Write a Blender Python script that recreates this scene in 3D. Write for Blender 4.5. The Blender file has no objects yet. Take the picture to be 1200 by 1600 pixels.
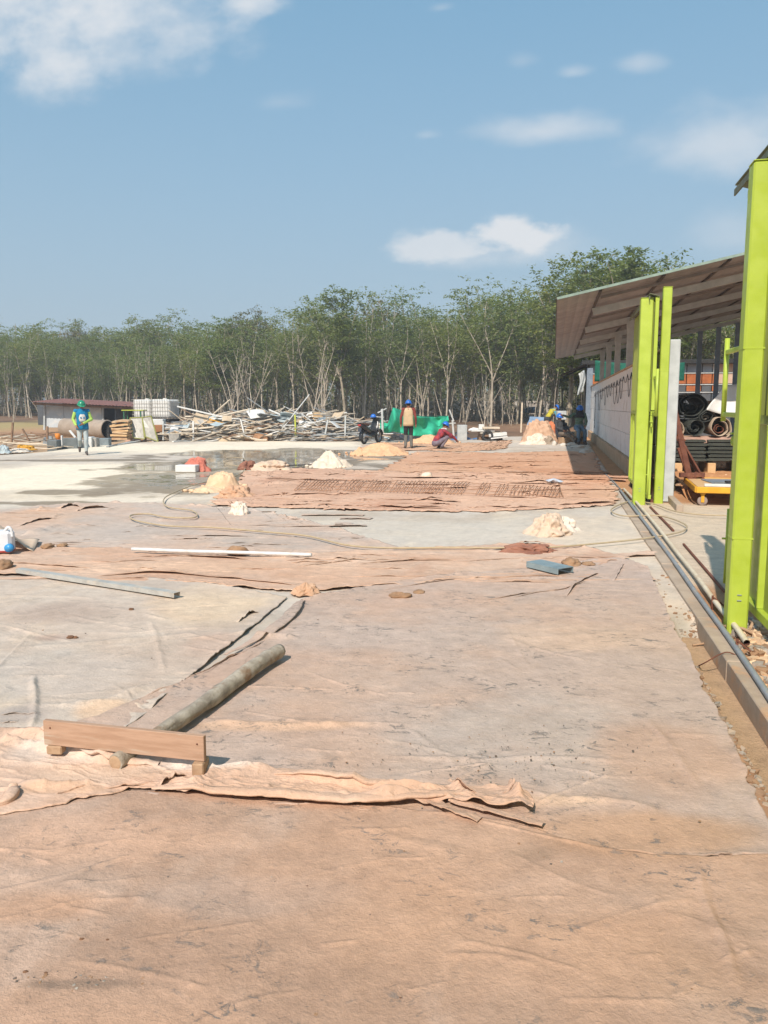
import bpy, math, random
import numpy as np
from mathutils import Vector, Matrix
random.seed(7); rng = np.random.default_rng(7)
R = math.radians
scene = bpy.context.scene
COL = scene.collection

# ---------------------------------------------------------------- camera, sky, sun, exposure
CAMH, YAW, PITCH, F = 1.6, R(11.9), R(7.6), 1250.0
cam = bpy.data.cameras.new('camera'); cam_o = bpy.data.objects.new('camera', cam); COL.objects.link(cam_o)
cam_o.location = (0, 0, CAMH); cam_o.rotation_euler = (R(90) - PITCH, 0, YAW)
cam.sensor_fit = 'VERTICAL'; cam.sensor_height = 36; cam.sensor_width = 27; cam.lens = F / 1600 * 36
cam.clip_start = .05; cam.clip_end = 3000
scene.camera = cam_o

SUN_EL, SUN_SHADOW_AZ = R(44), R(8)          # shadows run 8 degrees right of the wall's direction (+Y)
sd = Vector((math.sin(SUN_SHADOW_AZ) * math.cos(SUN_EL), math.cos(SUN_SHADOW_AZ) * math.cos(SUN_EL), -math.sin(SUN_EL)))
sun = bpy.data.lights.new('sun', 'SUN'); sun.energy = 4.7; sun.angle = R(.6); sun.color = (1, .905, .80)
sun_o = bpy.data.objects.new('sun', sun); COL.objects.link(sun_o); sun_o.location = (-5, -20, 20)
sun_o.rotation_euler = sd.to_track_quat('-Z', 'Y').to_euler()

world = bpy.data.worlds.new('World'); scene.world = world; world.use_nodes = True
WN, WL = world.node_tree.nodes, world.node_tree.links
WN.clear()
def wn(t, **k):
    n = WN.new(t)
    for a, b in k.items(): setattr(n, a, b)
    return n
def wmath(op, a, b=None, c=None, clamp=False):
    n = wn('ShaderNodeMath', operation=op, use_clamp=clamp)
    for i, q in enumerate((a, b, c)):
        if q is None: continue
        if isinstance(q, (int, float)): n.inputs[i].default_value = q
        else: WL.new(q, n.inputs[i])
    return n.outputs[0]
sky = wn('ShaderNodeTexSky'); sky.sky_type = 'NISHITA'; sky.sun_disc = False
sky.sun_elevation = SUN_EL; sky.sun_rotation = math.pi + SUN_SHADOW_AZ     # sun stands behind the camera (-Y)
sky.air_density = 1.0; sky.dust_density = 2.2; sky.ozone_density = 2.0; sky.altitude = 60
tc = wn('ShaderNodeTexCoord'); sep = wn('ShaderNodeSeparateXYZ'); WL.new(tc.outputs['Generated'], sep.inputs[0])
yy = wmath('MAXIMUM', sep.outputs[1], .02)
U_ = wmath('DIVIDE', sep.outputs[0], yy); V_ = wmath('DIVIDE', sep.outputs[2], yy)
front = wmath('MULTIPLY', sep.outputs[1], 6, clamp=True)
cmb = wn('ShaderNodeCombineXYZ'); WL.new(U_, cmb.inputs[0]); WL.new(wmath('MULTIPLY', V_, 1.7), cmb.inputs[1])
def wnoise(scale, detail, rough):
    n = wn('ShaderNodeTexNoise'); n.inputs['Scale'].default_value = scale; n.inputs['Detail'].default_value = detail
    n.inputs['Roughness'].default_value = rough; WL.new(cmb.outputs[0], n.inputs['Vector']); return n.outputs['Fac']
n1, n2, n3 = wnoise(7, 9, .58), wnoise(22, 6, .55), wnoise(2.2, 5, .6)
def cdir(px, py):                                   # sky direction of a point, as (x/y, z/y)
    cx, cy = (px - 600) / F, (800 - py) / F
    fw = Vector((-math.sin(YAW) * math.cos(PITCH), math.cos(YAW) * math.cos(PITCH), -math.sin(PITCH)))
    rt = Vector((math.cos(YAW), math.sin(YAW), 0)); up = rt.cross(fw); d = fw + cx * rt + cy * up
    return d.x / d.y, d.z / d.y
total = None
CLOUDS = [  # x, y, half width, half height, strength, edge
    (175, 40, 330, 170, 1.0, .9), (90, 105, 130, 100, .75, .9), (20, -20, 260, 130, .8, .9), (385, 5, 90, 45, .7, .8), (-60, 60, 160, 120, .6, .9), (690, 390, 110, 30, .75, .6), (805, 374, 80, 42, .95, .55), (850, 390, 110, 40, .45, .9), (760, 405, 140, 30, .5, .9),
    (850, 205, 150, 36, .6, .9), (955, 200, 30, 25, .25, .9), (1120, 225, 170, 75, .6, .9), (1000, 100, 45, 22, .4, .8), (895, 113, 35, 14, .35, .8), (440, 160, 70, 25, .2, .8),
    (668, 211, 28, 12, .28, .9), (690, 12, 25, 10, .25, .9), (1150, 370, 90, 60, .3, .9), (815, 95, 30, 18, .18, .9)]
for (px, py, hw, hh, st, ed) in CLOUDS:
    u0, v0 = cdir(px, py)
    du = wmath('MULTIPLY', wmath('SUBTRACT', U_, u0), F / hw); dv = wmath('MULTIPLY', wmath('SUBTRACT', V_, v0), F / hh)
    dvf = wmath('MAXIMUM', dv, wmath('MULTIPLY', dv, -1.35))      # flatter bases
    r2 = wmath('ADD', wmath('MULTIPLY', du, du), wmath('MULTIPLY', dvf, dvf))
    e = wmath('SUBTRACT', 1.0, wmath('SQRT', r2))
    nn = wmath('ADD', wmath('MULTIPLY', wmath('SUBTRACT', n1, .5), 2.2 if ed < .75 else 1.5), wmath('ADD', wmath('MULTIPLY', wmath('SUBTRACT', n2, .5), .9 if ed < .75 else .5), wmath('MULTIPLY', wmath('SUBTRACT', n3, .5), 0 if ed < .75 else 1.3)))
    m = wmath('ADD', e, nn)
    mr = wn('ShaderNodeMapRange', interpolation_type='SMOOTHSTEP'); WL.new(m, mr.inputs['Value'])
    mr.inputs['From Min'].default_value = .02; mr.inputs['From Max'].default_value = .02 + (ed * .9 if ed < .75 else 1.15)
    mr.inputs['To Max'].default_value = st
    total = mr.outputs[0] if total is None else wmath('SUBTRACT', wmath('ADD', total, mr.outputs[0]), wmath('MULTIPLY', total, mr.outputs[0]))
total = wmath('MULTIPLY', total, front, clamp=True)
# pale summer haze in the air: the blue is washed out evenly, a little more towards the horizon
hz = wn('ShaderNodeMapRange', interpolation_type='SMOOTHSTEP'); WL.new(sep.outputs[2], hz.inputs['Value'])
hz.inputs['From Min'].default_value = -.02; hz.inputs['From Max'].default_value = .55
hz.inputs['To Min'].default_value = .92; hz.inputs['To Max'].default_value = .55
mixh = wn('ShaderNodeMix', data_type='RGBA'); WL.new(hz.outputs[0], mixh.inputs['Factor']); WL.new(sky.outputs[0], mixh.inputs['A'])
hc = wn('ShaderNodeMix', data_type='RGBA'); WL.new(wmath('MULTIPLY_ADD', sep.outputs[2], 1.75, .03, True), hc.inputs['Factor'])
hc.inputs['A'].default_value = (3.75, 4.55, 5.2, 1); hc.inputs['B'].default_value = (1.8, 4.45, 6.6, 1); WL.new(hc.outputs['Result'], mixh.inputs['B'])
mixc = wn('ShaderNodeMix', data_type='RGBA'); WL.new(total, mixc.inputs['Factor']); WL.new(mixh.outputs['Result'], mixc.inputs['A'])
mixc.inputs['B'].default_value = (6.5, 6.7, 6.95, 1)
bg = wn('ShaderNodeBackground'); bg.inputs['Strength'].default_value = .106; WL.new(mixc.outputs['Result'], bg.inputs['Color'])
wo = wn('ShaderNodeOutputWorld'); WL.new(bg.outputs[0], wo.inputs['Surface'])

vs = scene.view_settings; vs.view_transform = 'Standard'; vs.look = 'None'; vs.exposure = 0.2; vs.gamma = 1; vs.use_curve_mapping = False
scene.render.engine = 'CYCLES'
scene.cycles.max_bounces = 6; scene.cycles.transparent_max_bounces = 8; scene.cycles.use_denoising = True
scene.cycles.volume_bounces = 0

# ---------------------------------------------------------------- rays from the photograph to places on the ground
FW = Vector((-math.sin(YAW) * math.cos(PITCH), math.cos(YAW) * math.cos(PITCH), -math.sin(PITCH)))
RT = Vector((math.cos(YAW), math.sin(YAW), 0)); UP = RT.cross(FW)
HF = Vector((-math.sin(YAW), math.cos(YAW), 0))       # level forward
C0 = Vector((0, 0, CAMH))
def ray(px, py): return FW + RT * ((float(px) - 600) / F) + UP * ((800 - float(py)) / F)
def g(px, py, z=0.0):
    d = ray(px, py); return C0 + d * ((float(z) - CAMH) / d.z)
def atY(px, py, Y):
    d = ray(px, py); return C0 + d * (Y / d.y)
def atX(px, py, X):
    d = ray(px, py); return C0 + d * (X / d.x)
def atD(px, py, D):
    d = ray(px, py); return C0 + d * (D / d.dot(HF))
def dist(py): return CAMH * F / max(py - 633, 1)
# ---------------------------------------------------------------- noise
def _h(ix, iy, iz, s):
    n = (ix.astype(np.int64) * 374761393 + iy.astype(np.int64) * 668265263 + iz.astype(np.int64) * 2147483647 + s * 974634777) & 0xffffffff
    n = ((n ^ (n >> 13)) * 1274126177) & 0xffffffff
    n = ((n ^ (n >> 15)) * 2246822519) & 0xffffffff
    return ((n ^ (n >> 16)) & 0xffffff) / float(0xffffff)
def vn2(x, y, s=0):
    ix, iy = np.floor(x), np.floor(y); fx, fy = x - ix, y - iy
    fx = fx * fx * fx * (fx * (fx * 6 - 15) + 10); fy = fy * fy * fy * (fy * (fy * 6 - 15) + 10); z = np.zeros_like(ix)
    a, b, c, d = _h(ix, iy, z, s), _h(ix + 1, iy, z, s), _h(ix, iy + 1, z, s), _h(ix + 1, iy + 1, z, s)
    return (a + (b - a) * fx) * (1 - fy) + (c + (d - c) * fx) * fy
def fbm(x, y, o=4, s=0, gain=.5):
    x = np.asarray(x, float); y = np.asarray(y, float); t = 0; a = 1; n = 0
    for i in range(o):
        q = .6 * i; xr = x * math.cos(q) - y * math.sin(q); yr = x * math.sin(q) + y * math.cos(q)
        t = t + a * (vn2(xr + 17.3 * i, yr - 9.1 * i, s + i) - .5); n += a; a *= gain; x = x * 2.03; y = y * 2.03
    return t / n * 2
def ridge(x, y, o=3, s=0):
    t = 0; a = 1; n = 0
    x = np.asarray(x, float); y = np.asarray(y, float)
    for i in range(o):
        t = t + a * (1 - np.abs(2 * vn2(x + 5.7 * i, y + 3.3 * i, s + i) - 1)) ** 2; n += a; a *= .5; x = x * 2.1; y = y * 2.1
    return t / n
def vn3(p, s=0):
    i = np.floor(p); f = p - i; f = f * f * (3 - 2 * f); r = 0
    for dx in (0, 1):
        for dy in (0, 1):
            for dz in (0, 1):
                w = (f[:, 0] if dx else 1 - f[:, 0]) * (f[:, 1] if dy else 1 - f[:, 1]) * (f[:, 2] if dz else 1 - f[:, 2])
                r = r + w * _h(i[:, 0] + dx, i[:, 1] + dy, i[:, 2] + dz, s)
    return r
def fbm3(p, o=3, s=0):
    t = 0; a = 1; n = 0
    for i in range(o): t = t + a * (vn3(p + 11.3 * i, s + i) - .5); n += a; a *= .5; p = p * 2.07
    return t / n * 2
def sstep(a, b, x): t = np.clip((x - a) / (b - a), 0, 1); return t * t * (3 - 2 * t)
# ---------------------------------------------------------------- materials
K = 1.22
def S(r, g_, b, k=None):                              # albedo of a surface that shows this sRGB value in full sun
    l = [((c / 255) / 12.92 if c / 255 <= .04045 else ((c / 255 + .055) / 1.055) ** 2.4) / (k or K) for c in (r, g_, b)]
    return tuple(min(x, .82) for x in l)
def nodes(name):
    m = bpy.data.materials.new(name); m.use_nodes = True; nt = m.node_tree
    return m, nt.nodes, nt.links, nt.nodes['Principled BSDF']
def c4(c): return (c[0], c[1], c[2], 1)
def mixn(N, L, fac, a, b, mode='MIX'):
    n = N.new('ShaderNodeMix'); n.data_type = 'RGBA'; n.blend_type = mode
    for k, q in (('Factor', fac), ('A', a), ('B', b)):
        if isinstance(q, (int, float)): n.inputs[k].default_value = q
        elif isinstance(q, tuple): n.inputs[k].default_value = c4(q)
        else: L.new(q, n.inputs[k])
    return n.outputs['Result']
def noisen(N, L, vec, scale, detail=4, rough=.55, dist_=0):
    n = N.new('ShaderNodeTexNoise'); n.inputs['Scale'].default_value = scale; n.inputs['Detail'].default_value = detail
    n.inputs['Roughness'].default_value = rough; n.inputs['Distortion'].default_value = dist_; L.new(vec, n.inputs['Vector']); return n.outputs['Fac']
def rangen(N, L, v, a, b, lo=0., hi=1.):
    n = N.new('ShaderNodeMapRange'); n.interpolation_type = 'SMOOTHSTEP'; L.new(v, n.inputs['Value'])
    for k, q in (('From Min', a), ('From Max', b), ('To Min', lo), ('To Max', hi)): n.inputs[k].default_value = q
    return n.outputs[0]
def bumpn(N, L, h, st, d=.01, normal=None):
    n = N.new('ShaderNodeBump'); n.inputs['Strength'].default_value = st; n.inputs['Distance'].default_value = d; L.new(h, n.inputs['Height'])
    if normal: L.new(normal, n.inputs['Normal'])
    return n.outputs[0]
PM = {}
def pm(name, c, c2=None, scale=5., rough=.75, metal=0., bump=.25, bscale=70., dirt=None, dthr=.58, stretch=None, spec=.35):
    if name in PM: return PM[name]
    m, N, L, B = nodes(name)
    t = N.new('ShaderNodeTexCoord').outputs['Object']
    oi = N.new('ShaderNodeObjectInfo')
    add = N.new('ShaderNodeVectorMath'); add.operation = 'ADD'; L.new(t, add.inputs[0])
    sc = N.new('ShaderNodeVectorMath'); sc.operation = 'SCALE'; sc.inputs[0].default_value = (13, 29, 7); L.new(oi.outputs['Random'], sc.inputs['Scale'])
    L.new(sc.outputs[0], add.inputs[1]); t = add.outputs[0]
    if stretch:
        mp = N.new('ShaderNodeMapping'); mp.inputs['Scale'].default_value = stretch; L.new(t, mp.inputs['Vector']); t = mp.outputs[0]
    c2 = c2 or tuple(x * .72 for x in c)
    col = mixn(N, L, rangen(N, L, noisen(N, L, t, scale, 6, .6), .3, .7), c, c2)
    if dirt: col = mixn(N, L, rangen(N, L, noisen(N, L, t, scale * .6, 7, .65), dthr, dthr + .14, 0, .85), col, dirt)
    L.new(col, B.inputs['Base Color'])
    L.new(rangen(N, L, noisen(N, L, t, scale * 2.3, 4), .3, .7, max(rough - .12, .05), min(rough + .12, 1)), B.inputs['Roughness'])
    B.inputs['Metallic'].default_value = metal; B.inputs['Specular IOR Level'].default_value = spec
    if bump: L.new(bumpn(N, L, noisen(N, L, t, bscale, 5, .6), bump, .006), B.inputs['Normal'])
    PM[name] = m; return m
def groundmat(name, splat=.5, fine=1., wet=False, splat_col=(.17, .16, .148), grain=1.0):
    """surface whose large stains come from the 'tint' attribute; grain, cement splashes and grit from noise"""
    m, N, L, B = nodes(name)
    g_ = N.new('ShaderNodeNewGeometry').outputs['Position']
    at = N.new('ShaderNodeAttribute'); at.attribute_name = 'tint'
    mp = N.new('ShaderNodeMapping'); mp.inputs['Scale'].default_value = (.75, 1.15, 1); mp.inputs['Rotation'].default_value = (0, 0, -YAW); L.new(g_, mp.inputs['Vector'])
    col = at.outputs['Color']
    n_a = noisen(N, L, g_, 9, 8, .68); n_b = noisen(N, L, g_, 60, 6, .7); n_c = noisen(N, L, mp.outputs[0], 2.1, 8, .7, .6)
    v = N.new('ShaderNodeMath'); v.operation = 'MULTIPLY_ADD'; L.new(n_a, v.inputs[0]); v.inputs[1].default_value = .42 * fine; v.inputs[2].default_value = 1 - .21 * fine
    v2 = N.new('ShaderNodeMath'); v2.operation = 'MULTIPLY_ADD'; L.new(n_b, v2.inputs[0]); v2.inputs[1].default_value = .44 * fine; v2.inputs[2].default_value = 1 - .22 * fine
    v3 = N.new('ShaderNodeMath'); v3.operation = 'MULTIPLY'; L.new(v.outputs[0], v3.inputs[0]); L.new(v2.outputs[0], v3.inputs[1])
    cc = N.new('ShaderNodeVectorMath'); cc.operation = 'SCALE'; L.new(col, cc.inputs[0]); L.new(v3.outputs[0], cc.inputs['Scale']); col = cc.outputs[0]
    n_d = noisen(N, L, mp.outputs[0], 4.2, 9, .72, .8); col = mixn(N, L, rangen(N, L, n_d, .42, .68, 0, .5 * fine), col, mixn(N, L, 1.0, col, (.82, .82, .83), 'MULTIPLY'))
    col = mixn(N, L, rangen(N, L, n_d, .45, .30, 0, .45 * fine), col, mixn(N, L, 1.0, col, (1.12, 1.10, 1.07), 'MULTIPLY'))
    # warm and cool mottling of the dust
    col = mixn(N, L, rangen(N, L, n_c, .42, .66, 0, .5), col, mixn(N, L, 1.0, col, (1.03, .985, .93), 'MULTIPLY'))
    # cement splashes: flecks gathered in patches
    fl = rangen(N, L, noisen(N, L, mp.outputs[0], 17, 8, .78, .8), .545, .60)
    pt = rangen(N, L, noisen(N, L, g_, 2.1, 6, .65), .47, .60)
    mm = N.new('ShaderNodeMath'); mm.operation = 'MULTIPLY'; L.new(fl, mm.inputs[0]); L.new(pt, mm.inputs[1])
    ms = N.new('ShaderNodeMath'); ms.operation = 'MULTIPLY'; L.new(mm.outputs[0], ms.inputs[0]); ms.inputs[1].default_value = splat
    col = mixn(N, L, ms.outputs[0], col, splat_col)
    fl2 = rangen(N, L, noisen(N, L, g_, 19, 4, .5), .73, .77, 0, .65 * splat)
    col = mixn(N, L, fl2, col, tuple(x * .7 for x in splat_col))
    B.inputs['Roughness'].default_value = .95; B.inputs['Specular IOR Level'].default_value = .15
    if wet:
        w = N.new('ShaderNodeAttribute'); w.attribute_name = 'wet'
        nn = N.new('ShaderNodeMath'); nn.operation = 'MULTIPLY_ADD'; L.new(n_c, nn.inputs[0]); nn.inputs[1].default_value = .9; nn.inputs[2].default_value = -.45
        ad = N.new('ShaderNodeMath'); ad.operation = 'ADD'; L.new(nn.outputs[0], ad.inputs[0]); L.new(w.outputs['Fac'], ad.inputs[1])
        damp = rangen(N, L, ad.outputs[0], .22, .5); pool = rangen(N, L, ad.outputs[0], .62, .8)
        col = mixn(N, L, damp, col, mixn(N, L, 1.0, col, (.47, .45, .42), 'MULTIPLY'))
        L.new(rangen(N, L, pool, 0, 1, .9, .06), B.inputs['Roughness']); L.new(rangen(N, L, pool, 0, 1, .15, .5), B.inputs['Specular IOR Level'])
        bs = N.new('ShaderNodeMath'); bs.operation = 'SUBTRACT'; bs.inputs[0].default_value = 1.0; L.new(pool, bs.inputs[1])
        bp = N.new('ShaderNodeBump'); L.new(bs.outputs[0], bp.inputs['Strength']); bp.inputs['Distance'].default_value = .006 * grain; L.new(n_b, bp.inputs['Height'])
        nrm = bp.outputs[0]
    else:
        n_w = noisen(N, L, g_, 190, 3, .7); nrm = bumpn(N, L, n_w, .55, .002 * grain, bumpn(N, L, n_b, .8, .006 * grain, bumpn(N, L, n_a, .7, .016)))
        nrm = bumpn(N, L, mm.outputs[0], .5 * splat, .004, nrm)
    L.new(col, B.inputs['Base Color']); L.new(nrm, B.inputs['Normal'])
    return m
# ---------------------------------------------------------------- mesh builder
def frame_of(d, up=(0, 0, 1)):
    d = Vector(d).normalized(); u = Vector(up)
    if abs(d.dot(u)) > .98: u = Vector((0, 1, 0))
    x = d.cross(u).normalized(); z = x.cross(d).normalized()
    return x, d, z                                      # right, along, up
class MB:
    def __init__(s): s.v, s.f, s.mi, s.sm = [], [], [], []
    def add(s, vs_, fs, mat=0, smooth=False):
        o = len(s.v); s.v += [tuple(q) for q in vs_]
        for f in fs: s.f.append(tuple(i + o for i in f)); s.mi.append(mat); s.sm.append(smooth)
        return s
    def box(s, c, size, rot=None, mat=0, ch=None):
        hx, hy, hz = (q / 2 for q in size); m = rot or Matrix.Identity(3); c = Vector(c)
        e = min(hx, hy, hz) * .18 if ch is None else min(ch, min(hx, hy, hz) * .9)
        vs_, idx = [], {}
        for sx in (-1, 1):
            for sy in (-1, 1):
                for sz in (-1, 1):
                    for k, q in enumerate(((hx, hy - e, hz - e), (hx - e, hy, hz - e), (hx - e, hy - e, hz))):
                        idx[sx, sy, sz, k] = len(vs_); vs_.append(c + m @ Vector((sx * q[0], sy * q[1], sz * q[2])))
        fs = []
        def quad(a, b, c_, d, out):
            p = [vs_[i] for i in (a, b, c_, d)]; n = (p[1] - p[0]).cross(p[2] - p[0])
            fs.append((a, b, c_, d) if n.dot(m @ Vector(out)) > 0 else (d, c_, b, a))
        for sg in (-1, 1):
            quad(*[idx[sg, a, b, 0] for a, b in ((-1, -1), (1, -1), (1, 1), (-1, 1))], (sg, 0, 0))
            quad(*[idx[a, sg, b, 1] for a, b in ((-1, -1), (1, -1), (1, 1), (-1, 1))], (0, sg, 0))
            quad(*[idx[a, b, sg, 2] for a, b in ((-1, -1), (1, -1), (1, 1), (-1, 1))], (0, 0, sg))
        for a in (-1, 1):
            for b in (-1, 1):
                quad(idx[a, b, -1, 0], idx[a, b, 1, 0], idx[a, b, 1, 1], idx[a, b, -1, 1], (a, b, 0))
                quad(idx[a, -1, b, 0], idx[a, 1, b, 0], idx[a, 1, b, 2], idx[a, -1, b, 2], (a, 0, b))
                quad(idx[-1, a, b, 1], idx[1, a, b, 1], idx[1, a, b, 2], idx[-1, a, b, 2], (0, a, b))
                for d in (-1, 1):
                    t = [idx[a, b, d, k] for k in range(3)]; p = [vs_[i] for i in t]
                    fs.append(tuple(t) if (p[1] - p[0]).cross(p[2] - p[0]).dot(m @ Vector((a, b, d))) > 0 else tuple(t[::-1]))
        return s.add(vs_, fs, mat)
    def bar(s, p0, p1, w, h, mat=0, up=(0, 0, 1), ch=None):
        p0, p1 = Vector(p0), Vector(p1); x, d, z = frame_of(p1 - p0, up)
        m = Matrix((x, d, z)).transposed()
        return s.box((p0 + p1) / 2, (w, (p1 - p0).length, h), m, mat, ch)
    def tube(s, pts, r, n=8, mat=0, caps=True, smooth=True, flat=1.0, up=(0, 0, 1)):
        pts = [Vector(p) for p in pts]; rr = r if hasattr(r, '__len__') else [r] * len(pts)
        vs_, fs = [], []
        for i, p in enumerate(pts):
            d = pts[min(i + 1, len(pts) - 1)] - pts[max(i - 1, 0)]
            x, _, z = frame_of(d, up)
            for k in range(n):
                a = 2 * math.pi * k / n; vs_.append(p + x * (rr[i] * math.cos(a)) + z * (rr[i] * flat * math.sin(a)))
        for i in range(len(pts) - 1):
            for k in range(n): fs.append((i * n + k, (i + 1) * n + k, (i + 1) * n + (k + 1) % n, i * n + (k + 1) % n))
        s.add(vs_, fs, mat, smooth)
        if caps:
            o = len(s.v) - len(vs_)
            s.f.append(tuple(o + k for k in range(n))); s.mi.append(mat); s.sm.append(False)
            s.f.append(tuple(o + (len(pts) - 1) * n + k for k in range(n))[::-1]); s.mi.append(mat); s.sm.append(False)
        return s
    def lathe(s, prof, c=(0, 0, 0), rot=None, n=16, mat=0, smooth=True):        # prof: (radius, height)
        m = rot or Matrix.Identity(3); c = Vector(c); vs_, fs = [], []
        for (r, z) in prof:
            for k in range(n):
                a = 2 * math.pi * k / n; vs_.append(c + m @ Vector((r * math.cos(a), r * math.sin(a), z)))
        for i in range(len(prof) - 1):
            for k in range(n): fs.append((i * n + k, i * n + (k + 1) % n, (i + 1) * n + (k + 1) % n, (i + 1) * n + k))
        return s.add(vs_, fs, mat, smooth)
    def ell(s, c, rad, rot=None, mat=0, n=12, k=7):
        prof = [(max(math.sin(math.pi * i / k), 1e-4), -math.cos(math.pi * i / k)) for i in range(k + 1)]
        m = (rot or Matrix.Identity(3)) @ Matrix.Diagonal(Vector(rad)); return s.lathe(prof, c, m, n, mat)
    def sheet(s, P, t=.004, mat=0, smooth=True):                                # P[i][j] grid of points, thickened
        a, b = len(P), len(P[0]); P = np.array([[tuple(q) for q in r] for r in P], float)
        du = np.gradient(P, axis=0) if a > 1 else 0; dv = np.gradient(P, axis=1)
        nn = np.cross(du, dv); nn /= np.linalg.norm(nn, axis=2, keepdims=True) + 1e-9
        top = (P + nn * t / 2).reshape(-1, 3); bot = (P - nn * t / 2).reshape(-1, 3); o = a * b
        fs = []
        for i in range(a - 1):
            for j in range(b - 1):
                q = (i * b + j, (i + 1) * b + j, (i + 1) * b + j + 1, i * b + j + 1); fs.append(q); fs.append(tuple(x + o for x in q[::-1]))
        bd = [(i, 0) for i in range(a)] + [(a - 1, j) for j in range(1, b)] + [(i, b - 1) for i in range(a - 2, -1, -1)] + [(0, j) for j in range(b - 2, 0, -1)]
        for q in range(len(bd)):
            i0 = bd[q][0] * b + bd[q][1]; w = bd[(q + 1) % len(bd)]; i1 = w[0] * b + w[1]; fs.append((i1, i0, i0 + o, i1 + o))
        return s.add(np.vstack([top, bot]).tolist(), fs, mat, smooth)
    def mesh(s, name, mats):
        me = bpy.data.meshes.new(name); me.from_pydata(s.v, [], s.f)
        for m in (mats if isinstance(mats, (list, tuple)) else [mats]): me.materials.append(m)
        me.polygons.foreach_set('material_index', s.mi); me.polygons.foreach_set('use_smooth', s.sm); me.update(); return me
    def build(s, name, mats, parent=None, loc=None, rot=None):
        o = bpy.data.objects.new(name, s.mesh(name, mats)); COL.objects.link(o)
        if parent: o.parent = parent
        if loc is not None: o.location = loc
        if rot is not None: o.rotation_euler = rot if hasattr(rot, '__len__') else (0, 0, rot)
        return o
def tag(o, label, cat, group=None):
    o['label'] = label; o['category'] = cat
    if group: o['group'] = group
    return o
def structure(o): o['kind'] = 'structure'; return o
def stuff(o, label=None, cat=None):
    o['kind'] = 'stuff'
    if label: o['label'] = label
    if cat: o['category'] = cat
    return o
def thing(name, label, cat, loc=(0, 0, 0), rotz=0., group=None):
    o = bpy.data.objects.new(name, None); COL.objects.link(o); o.empty_display_size = .2
    o.location = loc; o.rotation_euler = (0, 0, rotz); return tag(o, label, cat, group)
def dup(root, loc, rotz=0., label=None, scale=1.):
    def cp(o, par):
        c = o.copy(); COL.objects.link(c); c.parent = par
        for ch in o.children: cp(ch, c)
        return c
    r = cp(root, None); r.location = loc; r.rotation_euler = (0, 0, rotz); r.scale = (scale,) * 3
    if label: r['label'] = label
    return r
def npmesh(name, V, Q, mat, smooth=True, tint=None, wet=None):
    me = bpy.data.meshes.new(name); V = np.asarray(V, np.float32); Q = np.asarray(Q, np.int32)
    me.vertices.add(len(V)); me.vertices.foreach_set('co', V.ravel()); n = Q.shape[1]
    me.loops.add(Q.size); me.loops.foreach_set('vertex_index', Q.ravel()); me.polygons.add(len(Q))
    me.polygons.foreach_set('loop_start', np.arange(0, Q.size, n, dtype=np.int32))
    me.polygons.foreach_set('use_smooth', np.full(len(Q), smooth)); me.materials.append(mat); me.update(calc_edges=True)
    if tint is not None:
        a = me.attributes.new('tint', 'FLOAT_COLOR', 'POINT'); a.data.foreach_set('color', np.hstack([tint, np.ones((len(V), 1))]).astype(np.float32).ravel())
    if wet is not None:
        a = me.attributes.new('wet', 'FLOAT', 'POINT'); a.data.foreach_set('value', wet.astype(np.float32))
    o = bpy.data.objects.new(name, me); COL.objects.link(o); return o
def catmull(pts, n=8):
    pts = [Vector(p) for p in pts]; P = [pts[0] * 2 - pts[1]] + pts + [pts[-1] * 2 - pts[-2]]; out = []
    for i in range(1, len(P) - 2):
        for k in range(n):
            t = k / n; a, b, c, d = P[i - 1], P[i], P[i + 1], P[i + 2]
            out.append(.5 * ((2 * b) + (c - a) * t + (2 * a - 5 * b + 4 * c - d) * t * t + (3 * b - a - 3 * c + d) * t ** 3))
    return out + [pts[-1]]
# ---------------------------------------------------------------- ground
def slabz(x, y):
    x = np.asarray(x, float); y = np.asarray(y, float)
    z = .012 * fbm(x * .35, y * .35, 3, 3)
    return z - .14 * sstep(.90, .96, x) * sstep(6.35, 6.0, y)
def terrz(x, y):
    x = np.asarray(x, float); y = np.asarray(y, float)
    d = np.clip(y - 42, 0, 75)
    z = -.05 + .0125 * d + .05 * fbm(x * .2, y * .2, 3, 8) * sstep(34, 44, y)
    rows = np.exp(-((x - 4) / 16) ** 2) * sstep(43, 48, y) * sstep(95, 70, y)
    z = z + rows * .22 * np.clip(fbm(x * .12, y * .75, 3, 31), 0, 1)
    z = z - .32 * sstep(41, 34, y) * sstep(1.8, 2.4, np.abs(x)) * 0
    return z
def world_pts(px): return np.array([[g(a, b).x, g(a, b).y] for a, b in px])
def resamp(P, n, smooth=True):
    if smooth and len(P) > 2: P = np.array([[q.x, q.y] for q in catmull([(a, b, 0) for a, b in P], 10)])
    s = np.r_[0, np.cumsum(np.linalg.norm(np.diff(P, axis=0), axis=1))]; t = np.linspace(0, s[-1], n)
    return np.stack([np.interp(t, s, P[:, 0]), np.interp(t, s, P[:, 1])], 1)
def zone(x, y, px, py, rx, ry, s=0, warp=.5):
    c = g(px, py); d = dist(py); a = rx * d / F; b = ry * d * d / (F * CAMH)
    ca, sa = math.cos(YAW), math.sin(YAW); dx, dy = x - c.x, y - c.y
    u = (dx * ca + dy * sa) / a; v = (-dx * sa + dy * ca) / b
    r = np.sqrt(u * u + v * v) + warp * fbm(x * 1.2 / a ** .5 + 3.1, y * 1.2 / a ** .5, 4, 40 + s)
    return sstep(1.0, .35, r)
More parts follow.
